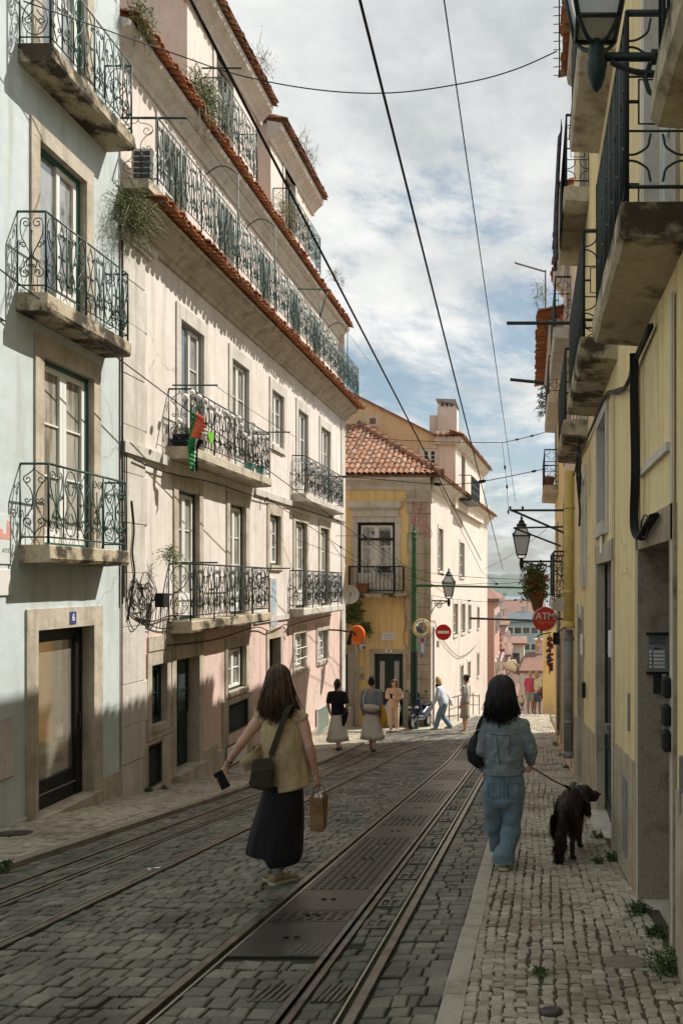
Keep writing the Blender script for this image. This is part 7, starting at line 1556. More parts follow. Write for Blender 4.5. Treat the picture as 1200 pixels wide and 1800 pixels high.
# ------------------------------------------------------------------ dog
pd = gp(1003, 1512); YD = pd.y
def J(px, py, dy=0): return onY(px, py, YD + dy)
DG = root('dog', pd, 'shaggy dark brown setter dog on a lead turning its head to the doorway', 'dog')
fur = mat('dark_fur', (.022, .013, .009), .5, .3, 25, (.040, .019, .010), .55, .8, .4, 120); furr = mat('rusty_fur', (.075, .028, .010), .6, .3, 25, bump=.2)
b = MB(); hx = Vector((.17, .98, 0)).normalized()          # where the body points
sd_ = Vector((hx.y, -hx.x, 0))
rump = J(994, 1426, .02); 
def B(f_, s_, z): p = rump + hx * f_ + sd_ * s_; return Vector((p.x, p.y, p.z + z + (g(p.y) - g(rump.y))))
chain(b, [(B(-.06, 0, .02), .075, .09), (B(.0, 0, .03), .105, .125), (B(.12, 0, .03), .095, .115), (B(.26, 0, .015), .105, .135), (B(.40, 0, .02), .108, .155), (B(.50, 0, .06), .085, .13)], side=sd_)
nk = J(1013, 1401, .44); hd = J(1022, 1396, .46)
chain(b, [(B(.46, 0, .08), .08, .10), (nk, .06, .07), (hd, .055, .06)], side=(0, 1, 0))
hv = Vector((1, .05, -.16)).normalized()                  # muzzle direction
hd = hd + Vector((.0, 0, .005))
chain(b, [(hd + Vector((-.035, 0, .01)), .068, .074), (hd + hv * .03 + Vector((0, 0, .014)), .072, .078), (hd + hv * .075 + Vector((0, 0, .002)), .056, .062), (hd + hv * .10, .046, .049), (hd + hv * .145, .042, .045)], side=(0, 1, 0), e1=.5)
b.ell(hd + hv * .178 + Vector((0, 0, .022)), (.015, .018, .014), 8); chain(b, [(hd + hv * .07 + Vector((0, 0, -.042)), .026, .020), (hd + hv * .135 + Vector((0, 0, -.040)), .022, .016)], side=(0, 1, 0))
for s in (-1, 1): chain(b, [(hd + Vector((.0, s * .058, .025)), .022, .034), (hd + Vector((.025, s * .085, -.05)), .014, .050), (hd + Vector((.045, s * .088, -.13)), .012, .045), (hd + Vector((.060, s * .080, -.185)), .009, .016)], side=(0, 1, 0))
def gz2(p, h): return Vector((p.x, p.y, g(p.y) + h))
for s, off in ((-1, .03), (1, -.03)):       # hind legs: stifle forward, hock back
    fx_ = off; chain(b, [(B(.02 + fx_, s * .06, -.02), .060, .085), (B(.06 + fx_, s * .068, -.14), .048, .068)], side=sd_); k_ = B(.075 + fx_, s * .068, -.17); h_ = gz2(B(-.065 + fx_, s * .068, 0), .185); a_ = gz2(B(-.045 + fx_, s * .068, 0), .035)
    chain(b, [(k_, .042, .055), (k_.lerp(h_, .6), .030, .036), (h_, .024, .029), (h_.lerp(a_, .6), .021, .022), (a_, .025, .025), (gz2(B(.025 + fx_, s * .068, 0), .022), .032, .02)], side=sd_)
for s, off in ((-1, 0), (1, .05)):
    e_ = B(.42 + off, s * .075, -.16); c_ = gz2(B(.44 + off, s * .07, 0), .20); a_ = gz2(B(.44 + off, s * .07, 0), .04); chain(b, [(B(.44, s * .07, .0), .055, .075), (e_, .036, .045), (c_, .026, .028), (a_, .025, .025), (gz2(B(.50 + off, s * .07, 0), .024), .034, .022)], side=sd_)
tl = [(B(-.08, -.01, .05), .030, .030), (B(-.14, -.02, -.05), .036, .036), (B(-.165, -.035, -.18), .040, .045), (B(-.17, -.045, -.32), .030, .035), (B(-.165, -.045, -.42), .012, .014)]; chain(b, tl, side=sd_)
blob('body', b, fur, DG, .008, 4, fold=.006, ff=(20, 20, 9), seed=4, fine=.004)
def furs(areas, n, L, seed, mts=(fur, furr), parent=DG, pr=.16, name='fur'):
    mb = MB(); rnd = random.Random(seed)
    for i in range(n):
        (p0_, p1_, rr) = rnd.choice(areas); t = rnd.random(); p = Vector(p0_).lerp(Vector(p1_), t) + Vector((rnd.gauss(0, 1), rnd.gauss(0, 1), rnd.gauss(0, 1))).normalized() * rr * rnd.uniform(.7, 1.05)
        d_ = Vector((rnd.gauss(0, .28), rnd.gauss(-.12, .25), -1)).normalized() * L * rnd.uniform(.5, 1.2); s_ = d_.orthogonal().normalized() * .0032; o_ = Vector((rnd.gauss(0, .01), rnd.gauss(0, .01), 0))
        mb.add([p - s_, p + s_, p + d_ * .55 + o_ + s_ * .8, p + d_ * .55 + o_ - s_ * .8, p + d_], [(0, 1, 2, 3), (3, 2, 4)], 1 if rnd.random() < pr else 0)
    return mb.build(name, list(mts), parent)
furs([(B(.0, 0, .04), B(.46, 0, .04), .118), (B(.0, 0, .0), B(.42, 0, -.02), .115), (B(-.05, 0, .0), B(-.02, 0, -.10), .10)], 5200, .042, 1, pr=.10)
furs([(hd + Vector((-.04, 0, .01)), hd + hv * .05, .072), (nk, B(.46, 0, .08), .075)], 1500, .030, 7, pr=.08)
furs([(tl[1][0], tl[3][0], .045), (tl[1][0], tl[4][0], .04)], 1700, .09, 2, pr=.2)
furs([(B(.02, -.09, -.05), gz2(B(-.03, -.085, 0), .26), .05), (B(.0, .09, -.05), gz2(B(-.06, .085, 0), .26), .05)], 2000, .08, 3, pr=.22)
furs([(B(.15, 0, -.10), B(.45, 0, -.14), .05), (hd + Vector((.02, -.088, -.04)), hd + Vector((.05, -.085, -.15)), .02), (nk, B(.5, 0, 0), .07)], 1500, .07, 4)
d = MB(); cl_ = nk.lerp(B(.46, 0, .08), .35); ax = (nk - B(.46, 0, .08)).normalized(); u_ = ax.orthogonal().normalized(); w__ = ax.cross(u_); d.tube([cl_ + (u_ * math.cos(t) + w__ * math.sin(t)) * .083 for t in [k * .32 for k in range(21)]], .006, 5); d.build('collar', mat('collar_leather', (.09, .035, .022), .5, .2, 20), DG)
LD = root('dog_lead', J(960, 1365), 'brown dog lead running from the hand of the person in denim to the dog', 'dog lead')
hnd = onY(931, 1347, Y2 + .22); dg_ = cl_ + Vector((-.02, -.06, .075)); d = MB(); d.tube([hnd, hnd.lerp(dg_, .5) - Vector((0, 0, .012)), dg_], .0065, 6); d.build('strap', mat('lead_leather', (.11, .04, .028), .55, .2, 20), LD); d = MB(); d.tube([hnd.lerp(dg_, .78), hnd.lerp(dg_, .90)], [.011, .014], 8); d.build('grip_sleeve', M['rubber'], LD)
# ------------------------------------------------------------------ passers-by
def person(label, px, py, top, head_deg, top_m, low, low_m, hair, hair_m, arms=None, legs=None, lean=0, sleeve='short', skin_m=None, group='passers-by at the crossing', loose=1.0, vox=.009, off=0, Yd=None, shoe_m=None, skirt_w=(.10, .15), skirt_z=.14):
    sm = skin_m or skin; p = gp(px, py, off) if Yd is None else onY(px, py, Yd); H = (py - top) * p.y / F
    rt = root('person', p, label, 'person', group); a = R(head_deg); ca, sa = math.cos(a), math.sin(a)
    def T(x, y, z):
        y = y + lean * max(0, z - .5); return p + Vector((x * ca + y * sa, -x * sa + y * ca, z)) * H
    side = (ca, -sa, 0); b = MB(); C = lambda pts, sd2=side, m=b: chain(m, [(T(*q), r1 * H, r2 * H) for q, r1, r2 in pts], side=sd2)
    C([((0, .012, .88), .030, .034), ((0, .006, .91), .040, .050), ((0, 0, .95), .043, .053), ((0, 0, .975), .03, .038)])
    b.ell(T(0, .062, .918), (.009 * H,) * 3, 8)
    for s in (-1, 1): b.ell(T(s * .044, 0, .925), (.009 * H, .009 * H, .017 * H), 8)
    C([((0, -.005, .81), .034, .034), ((0, .002, .88), .029, .031)]); C([((0, 0, .50), .088, .062), ((0, 0, .60), .072, .052), ((0, 0, .70), .084, .058), ((0, 0, .79), .078, .045)]); C([((-.085, 0, .80), .03, .03), ((.085, 0, .80), .03, .03)], (0, 1, .2))
    arms = arms or [((-.105, 0, .80), (-.125, -.01, .63), (-.12, .04, .48)), ((.105, 0, .80), (.125, -.01, .63), (.12, .04, .48))]
    for i, (s_, e_, w__) in enumerate(arms):
        C([(s_, .029, .031), (tuple(lerp(u, v_, .5) for u, v_ in zip(s_, e_)), .027, .029), (e_, .022, .024), (tuple(lerp(u, v_, .5) for u, v_ in zip(e_, w__)), .021, .021), (w__, .014, .013)], (0, 1, .1))
        W_, E_ = T(*w__), T(*e_); dv = (W_ - E_).normalized(); hand(b, W_, dv, T(s_[0] * 3, -.3, .5) - T(0, 0, .5), T(-s_[0], 1, 0) - T(0, 0, 0), L=.10 * H, curl=.5, r=.0095)
    legs = legs or [((-.05, 0, .50), (-.052, .01, .27), (-.055, -.01, .04)), ((.05, 0, .50), (.052, .02, .27), (.055, .02, .04))]
    for h_, k_, f_ in legs: C([(h_, .052, .056), (k_, .036, .037), (tuple(lerp(u, v_, .35) for u, v_ in zip(k_, f_)), .034, .036), (f_, .021, .022), ((f_[0], f_[1] + .03, f_[2] - .015), .021, .018), ((f_[0], f_[1] + .085, f_[2] - .026), .022, .011)])
    blob('body', b, sm, rt, vox, 4)
    for k, (h_, k_, f_) in enumerate(legs): 
        q = T(f_[0], f_[1] - .03, 0); q.z = T(*f_).z - .04 * H; shoe('shoe', shoe_m or M['black'], shoe_m or M['black'], rt, q, a, .15 * H, w=.036, h=.05)
    v = MB(); lz = loose
    CC = lambda pts, sd2=side: chain(v, [(T(*q), r1 * H, r2 * H) for q, r1, r2 in pts], side=sd2)
    CC([((0, 0, .53 - .03 * (lz > 1.1)), .100 * lz, .075 * lz), ((0, 0, .60), .092 * lz, .070 * lz), ((0, 0, .70), .098, .072), ((0, 0, .785), .088, .056), ((0, 0, .815), .05, .04)]); CC([((-.095, 0, .80), .036, .038), ((0, 0, .808), .036, .04), ((.095, 0, .80), .036, .038)], (0, 1, .2))
    for (s_, e_, w__) in arms:
        if sleeve == 'none': continue
        m_ = tuple(lerp(u, v_, .75) for u, v_ in zip(s_, e_)); pts = [(s_, .038, .042), (m_, .038 * lz, .040 * lz)]
        if sleeve == 'long': pts += [(e_, .034 * lz, .036 * lz), (tuple(lerp(u, v_, .85) for u, v_ in zip(e_, w__)), .026 * lz, .027 * lz)]
        CC(pts, (0, 1, .1))
    blob('top', v, top_m, rt, vox, 3, fold=.008, seed=px)
    if low == 'skirt':
        s2 = MB(); rings = []; n = 40
        for i in range(7):
            t = i / 6; z = lerp(.57, skirt_z, t); r0 = lerp(.075, skirt_w[0], min(1, t * 3)) if t < .34 else lerp(skirt_w[0], skirt_w[1], (t - .34) / .66)
            rings.append([T(math.cos(q) * r0 * (1 + .05 * t * math.sin(q * 7 + px)), math.sin(q) * r0 * .8 * (1 + .06 * t * math.sin(q * 9 + 1)) + .02 * t, z + .008 * math.sin(q * 2 + px)) for q in [2 * math.pi * k / n for k in range(n)]])
        s2.loft(rings); s2.build('skirt', low_m, rt, smooth=True)
    elif low in ('trousers', 'shorts'):
        v = MB(); CC([((0, 0, .575), .080, .060), ((0, 0, .53), .094, .070), ((0, 0, .50), .092, .070)])
        for h_, k_, f_ in legs:
            if low == 'shorts': CC([(h_, .060, .064), (tuple(lerp(u, v_, .75) for u, v_ in zip(h_, k_)), .052, .056)])
            else: CC([(h_, .058, .062), (k_, .045 * lz, .047 * lz), (tuple(lerp(u, v_, .6) for u, v_ in zip(k_, f_)), .038 * lz, .042 * lz), ((f_[0], f_[1], f_[2] + .01), .033 * lz, .038 * lz)])
        blob(low, v, low_m, rt, vox, 3, fold=.007, seed=px + 3)
    h = MB(); CH_ = lambda pts, sd2=side: chain(h, [(T(*q), r1 * H, r2 * H) for q, r1, r2 in pts], side=sd2)
    CH_([((0, -.014, .925), .048, .052), ((0, -.008, .957), .051, .058), ((0, -.002, .984), .038, .046)])
    if hair == 'pony': CH_([((0, -.055, .94), .022, .02), ((0, -.065, .89), .020, .018), ((0, -.06, .83), .014, .012)])
    if hair == 'bun': h.ell(T(.0, -.055, .985), (.026 * H,) * 3, 10)
    if hair == 'bob':
        for s in (-1, 1): CH_([((s * .035, -.01, .96), .02, .035), ((s * .047, -.008, .92), .016, .032), ((s * .046, -.012, .875), .014, .028)])
        CH_([((0, -.045, .95), .04, .02), ((0, -.05, .87), .042, .018)])
    if hair == 'curly':
        rn = random.Random(px)
        for k in range(60):
            q = rn.uniform(0, 6.28); z = rn.uniform(.84, .99); x, y = math.cos(q), math.sin(q)
            if y > .45 and z < .955: continue
            h.ell(T(x * (.056 + .2 * max(0, .93 - z)), y * .060 - .006, z), (.021 * H,) * 3, 8)
    if hair != 'none': blob('hair', h, hair_m, rt, .010, 2, fine=.003)
    if abs(head_deg) > 60:    # face towards us or in profile
        e = MB()
        for s in (-1, 1): e.ell(T(s * .019, .049, .930), (.006 * H, .006 * H, .004 * H), 6)
        e.build('eye', M['ink'], rt); e = MB(); e.ell(T(0, .047, .896), (.012 * H, .006 * H, .0035 * H), 6); e.build('mouth', mat('lip', (.35, .12, .10), .6, .05, 9, bump=0), rt)
    return rt, T, H
creamc = mat('cream_linen', (.72, .68, .60), .9, .06, 9, (.64, .60, .52), bump=.2); blackc = mat('black_tee', (.014, .014, .015), .9, .1, 9); greyc = mat('grey_blue_shirt', (.24, .26, .29), .9, .1, 9, (.19, .21, .24), bump=.2); beigec = mat('beige_twill', (.60, .43, .28), .9, .08, 9, bump=.2); paleblue = mat('pale_blue_shirt', (.50, .55, .62), .9, .08, 9, bump=.2); jean2 = mat('washed_jeans', (.17, .25, .33), .9, .12, 9, bump=.2); greywool = mat('grey_cardigan', (.42, .40, .37), .9, .1, 9, bump=.3)
stripe = bpy.data.materials.new('striped_cloth'); stripe.use_nodes = True; nt = stripe.node_tree; wv = nd(nt, 'ShaderNodeTexWave', wave_type='BANDS', bands_direction='DIAGONAL'); wv.inputs['Scale'].default_value = 9; ge = nd(nt, 'ShaderNodeNewGeometry'); nt.links.new(ge.outputs['Position'], wv.inputs['Vector']); rp_ = nd(nt, 'ShaderNodeValToRGB'); rp_.color_ramp.interpolation = 'CONSTANT'; rp_.color_ramp.elements[0].color = (.06, .045, .035, 1); rp_.color_ramp.elements[1].position = .45; rp_.color_ramp.elements[1].color = (.62, .55, .45, 1); nt.links.new(wv.outputs['Fac'], rp_.inputs[0]); nt.links.new(rp_.outputs[0], nt.nodes['Principled BSDF'].inputs['Base Color']); nt.nodes['Principled BSDF'].inputs['Roughness'].default_value = .9
walkL = [((-.05, 0, .50), (-.05, .06, .28), (-.04, .12, .04)), ((.05, 0, .50), (.052, -.01, .27), (.05, -.10, .055))]
_, T, H = person('person in a black top and long cream skirt with a dark ponytail, seen from behind', 593, 1318, 1195, 8, blackc, 'skirt', creamc, 'pony', blackhair, legs=walkL, off=.0, skirt_w=(.105, .165), skirt_z=.125, arms=[((-.105, 0, .80), (-.135, -.02, .65), (-.135, .05, .52)), ((.105, 0, .80), (.145, -.02, .65), (.13, .05, .53))])
HB = root('hand_bag', T(.13, 0, .5), 'black bag and jacket hanging at the hip of the person in the black top', 'bag'); d = MB(); chain(d, [(T(.10, -.03, .60), .05, .05), (T(.13, -.04, .52), .08, .07), (T(.12, -.05, .44), .07, .06), (T(.11, -.05, .36), .03, .03)]); blob('bag_body', d, blackc, HB, .012, 2, fold=.01); d = MB(); d.tube(crom([T(.10, -.03, .6), T(.05, -.08, .72), T(-.06, -.05, .82)], 4), .01, 5); d.build('strap', M['rubber'], HB)
_, T, H = person('person in a loose grey shirt and cream skirt with a pale bag on the back', 653, 1320, 1190, 5, greyc, 'skirt', creamc, 'bun', blackhair, legs=walkL, off=0, sleeve='long', loose=1.05, skirt_w=(.11, .165), skirt_z=.16)
HB = root('shoulder_bag', T(.03, -.1, .6), 'pale canvas bag slung across the back of the grey shirt', 'bag'); d = MB(); chain(d, [(T(-.05, -.10, .60), .05 * H, .04 * H), (T(.05, -.11, .59), .055 * H, .045 * H), (T(.10, -.09, .59), .04 * H, .04 * H)], side=(0, 0, 1)); blob('bag_body', d, mat('pale_canvas', (.50, .46, .38), .9, .1, 9), HB, .012, 2); d = MB(); d.tube(crom([T(-.08, -.09, .62), T(-.09, -.07, .72), T(-.06, -.03, .83)], 4), .014, 5); d.build('strap', creamc, HB)
HB = root('tote_bag', T(.14, 0, .5), 'mustard yellow cloth bag hanging beside the person in the grey shirt', 'bag'); d = MB(); chain(d, [(T(.14, .0, .64), .02 * H, .03 * H), (T(.165, .0, .52), .036 * H, .05 * H), (T(.175, 0, .40), .05 * H, .06 * H), (T(.17, 0, .35), .03 * H, .05 * H)]); blob('bag_body', d, mat('mustard_cloth', (.62, .33, .02), .9, .1, 9), HB, .012, 2, fold=.008)
_, T, H = person('person with curly hair in matching beige shirt and trousers, facing up the street', 692, 1284, 1195, 178, beigec, 'trousers', beigec, 'curly', curly, sleeve='long', loose=1.15, shoe_m=mat('pink_shoe', (.55, .28, .22), .7, .1, 9), arms=[((-.105, 0, .80), (-.15, .0, .66), (-.06, .10, .62)), ((.105, 0, .80), (.14, .0, .66), (.03, .12, .68))], Yd=25.6)
d = MB(); c = T(.03, .16, .705); d.box(c.x - .04, c.x + .04, c.y - .01, c.y + .005, c.z - .08, c.z + .07); o = d.build('phone', M['black'], bevel=.006); tag(o, 'black phone held up by the person in the beige shirt', 'phone')
walkW = [((-.05, 0, .50), (-.05, .10, .28), (-.04, .08, .04)), ((.05, 0, .50), (.05, .06, .28), (.05, -.10, .05))]
_, T, H = person('person with short blond hair and a pale blue shirt striding to the left', 778, 1282, 1191, -82, paleblue, 'trousers', jean2, 'bob', blond, sleeve='long', loose=1.2, lean=.22, legs=[((-.05, -.03, .50), (-.05, .07, .27), (-.04, .13, .04)), ((.05, -.03, .50), (.05, .03, .27), (.05, -.13, .05))], shoe_m=tan, arms=[((-.105, 0, .80), (-.13, .06, .63), (-.10, .16, .50)), ((.105, 0, .80), (.13, -.02, .64), (.11, .03, .52))], Yd=25.9)
d = MB(); chain(d, [(T(-.03, .03, .85), .04 * H, .04 * H), (T(.03, .03, .85), .04 * H, .04 * H)], side=(0, 1, 0)); chain(d, [(T(0, .05, .84), .025 * H, .02 * H), (T(0, .06, .76), .02 * H, .016 * H)]); o = blob('scarf', d, blackc, None, .012, 2); tag(o, 'black scarf round the neck of the striding blond person', 'scarf')
d = MB(); chain(d, [(T(.13, -.10, .66), .02 * H, .03 * H), (T(.14, -.14, .54), .03 * H, .07 * H), (T(.14, -.14, .46), .03 * H, .06 * H)]); o = blob('tote_bag', d, mat('white_canvas', (.62, .61, .57), .9, .05, 9), None, .012, 2); tag(o, 'white tote bag behind the striding blond person', 'bag')
_, T, H = person('person with a dark bun in a grey cardigan and striped skirt standing near the rails', 818, 1285, 1187, -70, greywool, 'skirt', stripe, 'bun', hairs[0], sleeve='long', loose=1.05, skirt_w=(.09, .105), skirt_z=.24, shoe_m=mat('pale_sandal', (.55, .48, .40), .8, .1, 9), Yd=25.2)
pinkc = mat('pink_polo', (.55, .09, .16), .9, .08, 9); greys = mat('grey_shorts', (.36, .35, .33), .9, .08, 9); yellowc = mat('pale_yellow_tee', (.66, .62, .42), .9, .08, 9); dshort = mat('denim_shorts', (.10, .16, .24), .9, .1, 9)
person('person in a pink polo shirt and grey shorts far down the right pavement', 931, 1254, 1180, 170, pinkc, 'shorts', greys, 'none', blond, skin_m=skin_b, group='people far down the street', vox=.014, Yd=41)
_, T, H = person('person in a pale yellow tee shirt with a floral jacket tied at the waist', 943, 1256, 1180, 30, yellowc, 'shorts', dshort, 'bob', blond, skin_m=skin_b, group='people far down the street', vox=.014, Yd=41)
fm = bpy.data.materials.new('floral_cloth'); fm.use_nodes = True; nt = fm.node_tree; vo = nd(nt, 'ShaderNodeTexVoronoi', Scale=9); ge = nd(nt, 'ShaderNodeNewGeometry'); nt.links.new(ge.outputs['Position'], vo.inputs['Vector']); rp_ = nd(nt, 'ShaderNodeValToRGB'); rp_.color_ramp.elements[0].position = .35; rp_.color_ramp.elements[0].color = (.60, .10, .10, 1); rp_.color_ramp.elements[1].position = .5; rp_.color_ramp.elements[1].color = (.03, .03, .04, 1); nt.links.new(vo.outputs['Distance'], rp_.inputs[0]); nt.links.new(rp_.outputs[0], nt.nodes['Principled BSDF'].inputs['Base Color'])
d = MB(); chain(d, [(T(-.10, 0, .56), .07 * H, .06 * H), (T(.14, 0, .53), .08 * H, .06 * H)], side=(0, 1, 0)); chain(d, [(T(.1, -.05, .56), .05 * H, .04 * H), (T(.16, -.05, .40), .05 * H, .03 * H)]); o = blob('tied_jacket', d, fm, None, .018, 2, fold=.01); tag(o, 'dark floral jacket tied round the waist of the far person', 'jacket')
person('small person in a yellow top partly hidden behind the black haired person', 917, 1249, 1222, 175, yellowc, 'shorts', dshort, 'bob', hairs[1], skin_m=skin_b, group='people far down the street', vox=.012, Yd=41.5)
# ------------------------------------------------------------------ scooter and covered scooter by the corner house
YS = 26.2
def J(px, py, dy=0): return onY(px, py, YS + dy)
SCO = root('scooter', J(726, 1272), 'dark blue motor scooter parked nose first before the green door', 'scooter')
sx = lambda px: (px - CX) * YS / F
bx, gz_ = sx(731), g(YS) - .02
navy = mat('navy_lacquer', (.010, .018, .045), .3, .1, 6, bump=0, coat=.8)
def Q(f_, s_, z): return Vector((bx - .12 + s_ + f_ * .28, YS + f_ * .95, gz_ + z + (g(YS + f_ * .95) - g(YS))))
for f_, nm_ in ((-.02, 0), (1.25, 1)):
    d = MB(); c = Q(f_, 0, .26); ax = Vector((.96, -.28, 0)); u = Vector((.28, .96, 0)); d.tube([c + (u * math.cos(t) + Vector((0, 0, 1)) * math.sin(t)) * .195 for t in [k * 2 * math.pi / 24 for k in range(25)]], .065, 10); wh = d.build('wheel', M['rubber'], SCO, smooth=True)
    d = MB(); d.lathe(c - ax * .03, [(.05, 0), (.14, .0), (.15, .03), (.14, .06), (.05, .06)], 18, ax=ax); d.build('rim', M['grey'], wh)
d = MB(); chain(d, [(Q(.12, 0, .42), .13, .07), (Q(.16, 0, .62), .22, .09), (Q(.20, 0, .82), .24, .10), (Q(.24, 0, .98), .20, .10)]); chain(d, [(Q(.2, 0, .40), .16, .1), (Q(.7, 0, .36), .17, .09)]); chain(d, [(Q(.7, 0, .45), .16, .16), (Q(1.0, 0, .60), .19, .18), (Q(1.45, 0, .70), .14, .12)]); chain(d, [(Q(-.18, 0, .46), .07, .03), (Q(-.02, 0, .51), .09, .03), (Q(.14, 0, .46), .09, .04)]); blob('fairing', d, navy, SCO, .014, 4)
d = MB(); chain(d, [(Q(.8, 0, .78), .13, .04), (Q(1.2, 0, .82), .15, .05), (Q(1.5, 0, .86), .12, .04)]); blob('seat', d, M['rubber'], SCO, .014, 3)
d = MB(); d.loft([[Q(.16 - .03 * abs(x), .20 * x * k, z) + Vector((0, e, 0)) for x in (-1, -.5, 0, .5, 1)] + [Q(.16 - .03 * abs(x), .20 * x * k, z) + Vector((0, e + .012, 0)) for x in (1, .5, 0, -.5, -1)] for z, k, e in ((.92, 1, .03), (1.08, .95, .08), (1.22, .7, .14))]); d.build('windscreen', M['glass_dark'], SCO)
for s in (-1, 1):
    d = MB(); d.ell(Q(.06, s * .11, .74), (.075, .03, .045), 10); d.build('headlight', mat('headlight_glass', (.55, .57, .58), .1, .02, 5, bump=0, coat=1), SCO, smooth=True)
    d = MB(); d.tube([Q(.3, 0, 1.0), Q(.34, s * .22, 1.06), Q(.42, s * .36, 1.04)], .018, 6); d.tube([Q(.34, s * .24, 1.06), Q(.34, s * .30, 1.22)], .008, 5); d.ell(Q(.33, s * .32, 1.27), (.05, .02, .035), 8); d.build('mirror', M['black'], SCO)
d = MB(); d.tube([Q(-.02, -.09, .26), Q(.13, -.08, .55)], .022, 6); d.tube([Q(-.02, .09, .26), Q(.13, .08, .55)], .022, 6); d.build('fork', M['grey'], SCO)
d = MB(); d.box(bx - .25, bx - .02, YS - .02 + .1, YS + .11, gz_ + .55, gz_ + .60); d.build('front_badge', M['plastic'], SCO)
CS = root('covered_scooter', J(681, 1272, .9), 'two wheeler under a silver grey cover behind the beige person', 'scooter')
d = MB(); c0 = Vector((sx(683), 27.0, g(27) + .03)); chain(d, [(c0 + Vector((-.1, 0, .25)), .25, .3), (c0 + Vector((0, 0, .65)), .27, .3), (c0 + Vector((.05, 0, .98)), .14, .2)]); blob('cover', d, mat('silver_cover', (.42, .45, .50), .45, .1, 6, bump=.2), CS, .02, 2, fold=.04, ff=(7, 7, 5))
SUN_E, EXPO = 2.7, 1.24
CLOUD_OFF, CLOUD_LO, CLOUD_HI, CLOUD_S = (5.5, 5.1, 0), .41, .56, .475
HAZE = .00013
# ================================================================== CAMERA, LIGHT, SKY
cam = bpy.data.cameras.new('camera'); co = bpy.data.objects.new('camera', cam); COL.objects.link(co)
co.location = (0, 0, CZ); co.rotation_euler = (R(90), 0, 0)
cam.lens = 28; cam.sensor_width = 36; cam.sensor_height = 36; cam.sensor_fit = 'AUTO'
cam.shift_x = (600 - CX) / 1800; cam.shift_y = (CY - 900) / 1800
cam.clip_start = .05; cam.clip_end = 20000
SC.camera = co
sd = Vector((1, .60, 1.40)).normalized()          # towards the sun
sun = bpy.data.lights.new('sun', 'SUN'); sun.energy = SUN_E; sun.angle = R(.5); sun.color = (1, .955, .88)
so = bpy.data.objects.new('sun', sun); COL.objects.link(so); so.location = (20, 10, 40)
so.rotation_euler = (-sd).to_track_quat('-Z', 'Y').to_euler()
W = bpy.data.worlds.new('World'); SC.world = W; W.use_nodes = True; nt = W.node_tree; L = nt.links.new
for n in list(nt.nodes): nt.nodes.remove(n)
out = nd(nt, 'ShaderNodeOutputWorld'); sky = nd(nt, 'ShaderNodeTexSky'); sky.sky_type = 'NISHITA'; sky.sun_disc = False
el = math.asin(sd.z); sky.sun_elevation = el; sky.sun_rotation = math.atan2(sd.x, sd.y); sky.altitude = 50; sky.dust_density = 2.0; sky.ozone_density = 1.5
bg = nd(nt, 'ShaderNodeBackground', Strength=.05)
hs = nd(nt, 'ShaderNodeHueSaturation', Hue=.478, Saturation=.80); L(sky.outputs[0], hs.inputs['Color']); L(hs.outputs[0], bg.inputs[0])
tc = nd(nt, 'ShaderNodeTexCoord'); sp = nd(nt, 'ShaderNodeSeparateXYZ'); L(tc.outputs['Generated'], sp.inputs[0])
zc = nd(nt, 'ShaderNodeMath', operation='MAXIMUM'); L(sp.outputs[2], zc.inputs[0]); zc.inputs[1].default_value = 0
za = nd(nt, 'ShaderNodeMath', operation='ADD'); L(zc.outputs[0], za.inputs[0]); za.inputs[1].default_value = .22
dx = nd(nt, 'ShaderNodeMath', operation='DIVIDE'); dy = nd(nt, 'ShaderNodeMath', operation='DIVIDE')
L(sp.outputs[0], dx.inputs[0]); L(za.outputs[0], dx.inputs[1]); L(sp.outputs[1], dy.inputs[0]); L(za.outputs[0], dy.inputs[1])
cb = nd(nt, 'ShaderNodeCombineXYZ'); L(dx.outputs[0], cb.inputs[0]); L(dy.outputs[0], cb.inputs[1])
mp = nd(nt, 'ShaderNodeMapping'); mp.inputs['Location'].default_value = CLOUD_OFF; L(cb.outputs[0], mp.inputs['Vector'])
n1 = nd(nt, 'ShaderNodeTexNoise', Scale=1.5, Detail=12, Roughness=.66); n1.inputs['Distortion'].default_value = .25; L(mp.outputs[0], n1.inputs['Vector'])
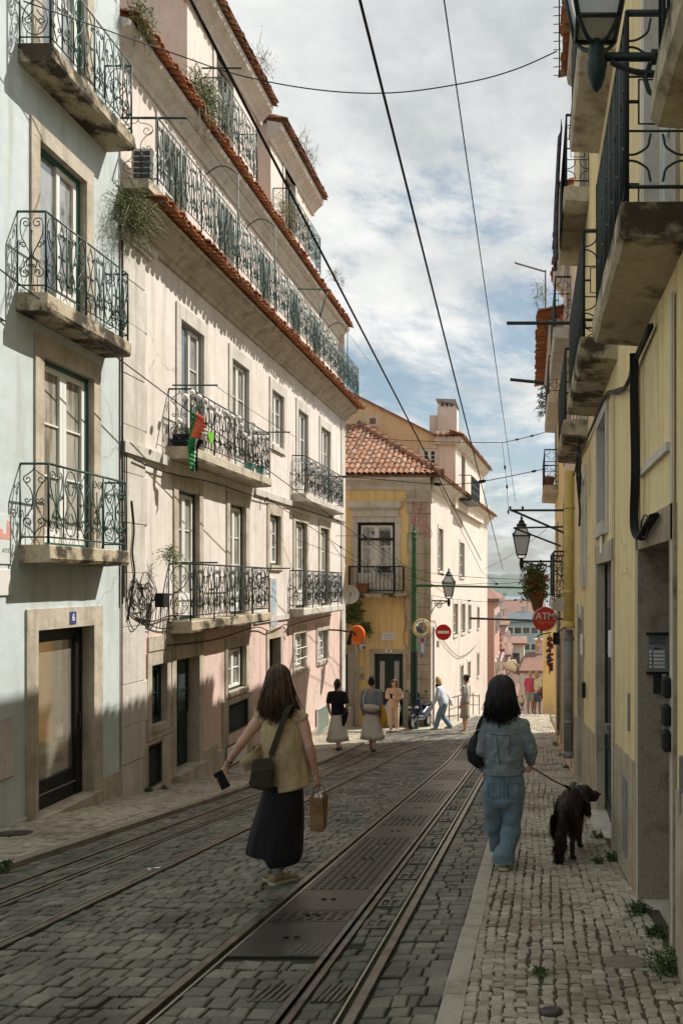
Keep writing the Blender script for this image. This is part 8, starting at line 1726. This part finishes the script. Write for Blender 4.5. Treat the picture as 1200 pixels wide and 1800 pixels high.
r1 = nd(nt, 'ShaderNodeMapRange'); r1.inputs[1].default_value = CLOUD_LO; r1.inputs[2].default_value = CLOUD_HI; r1.interpolation_type = 'SMOOTHSTEP'; zr = nd(nt, 'ShaderNodeMapRange'); zr.inputs[1].default_value = .25; zr.inputs[2].default_value = .62; zr.inputs[3].default_value = -.03; zr.inputs[4].default_value = .10; L(sp.outputs[2], zr.inputs[0])
ad = nd(nt, 'ShaderNodeMath', operation='ADD'); L(n1.outputs['Fac'], ad.inputs[0]); L(zr.outputs[0], ad.inputs[1]); L(ad.outputs[0], r1.inputs[0])
n2 = nd(nt, 'ShaderNodeTexNoise', Scale=2.8, Detail=11, Roughness=.62); L(mp.outputs[0], n2.inputs['Vector'])
cr = nd(nt, 'ShaderNodeValToRGB'); e = cr.color_ramp.elements; e[0].position = .36; e[0].color = (.52, .55, .56, 1); e[1].position = .66; e[1].color = (.90, .90, .88, 1); L(n2.outputs['Fac'], cr.inputs[0])
bc = nd(nt, 'ShaderNodeBackground', Strength=CLOUD_S); L(cr.outputs[0], bc.inputs[0])
mx = nd(nt, 'ShaderNodeMixShader'); L(r1.outputs[0], mx.inputs[0]); L(bg.outputs[0], mx.inputs[1]); L(bc.outputs[0], mx.inputs[2]); L(mx.outputs[0], out.inputs[0])
SC.view_settings.view_transform = 'Standard'; SC.view_settings.look = 'None'; SC.view_settings.exposure = EXPO; SC.view_settings.gamma = 1
SC.cycles.max_bounces = 8; SC.cycles.diffuse_bounces = 6; SC.cycles.use_denoising = True

# air: one closed box of thin haze round the whole place
hz = MB(); hz.box(-7000, 7000, -60, 10000, -75, 75); hm_ = bpy.data.materials.new('haze_air'); hm_.use_nodes = True; nt = hm_.node_tree; nt.nodes.remove(nt.nodes['Principled BSDF'])
pv_ = nd(nt, 'ShaderNodeVolumePrincipled', Density=HAZE); pv_.inputs['Color'].default_value = (.80, .88, .92, 1); nt.links.new(pv_.outputs[0], nt.nodes['Material Output'].inputs['Volume'])
if HAZE > 0: tag(hz.build('haze', hm_), kind='stuff')
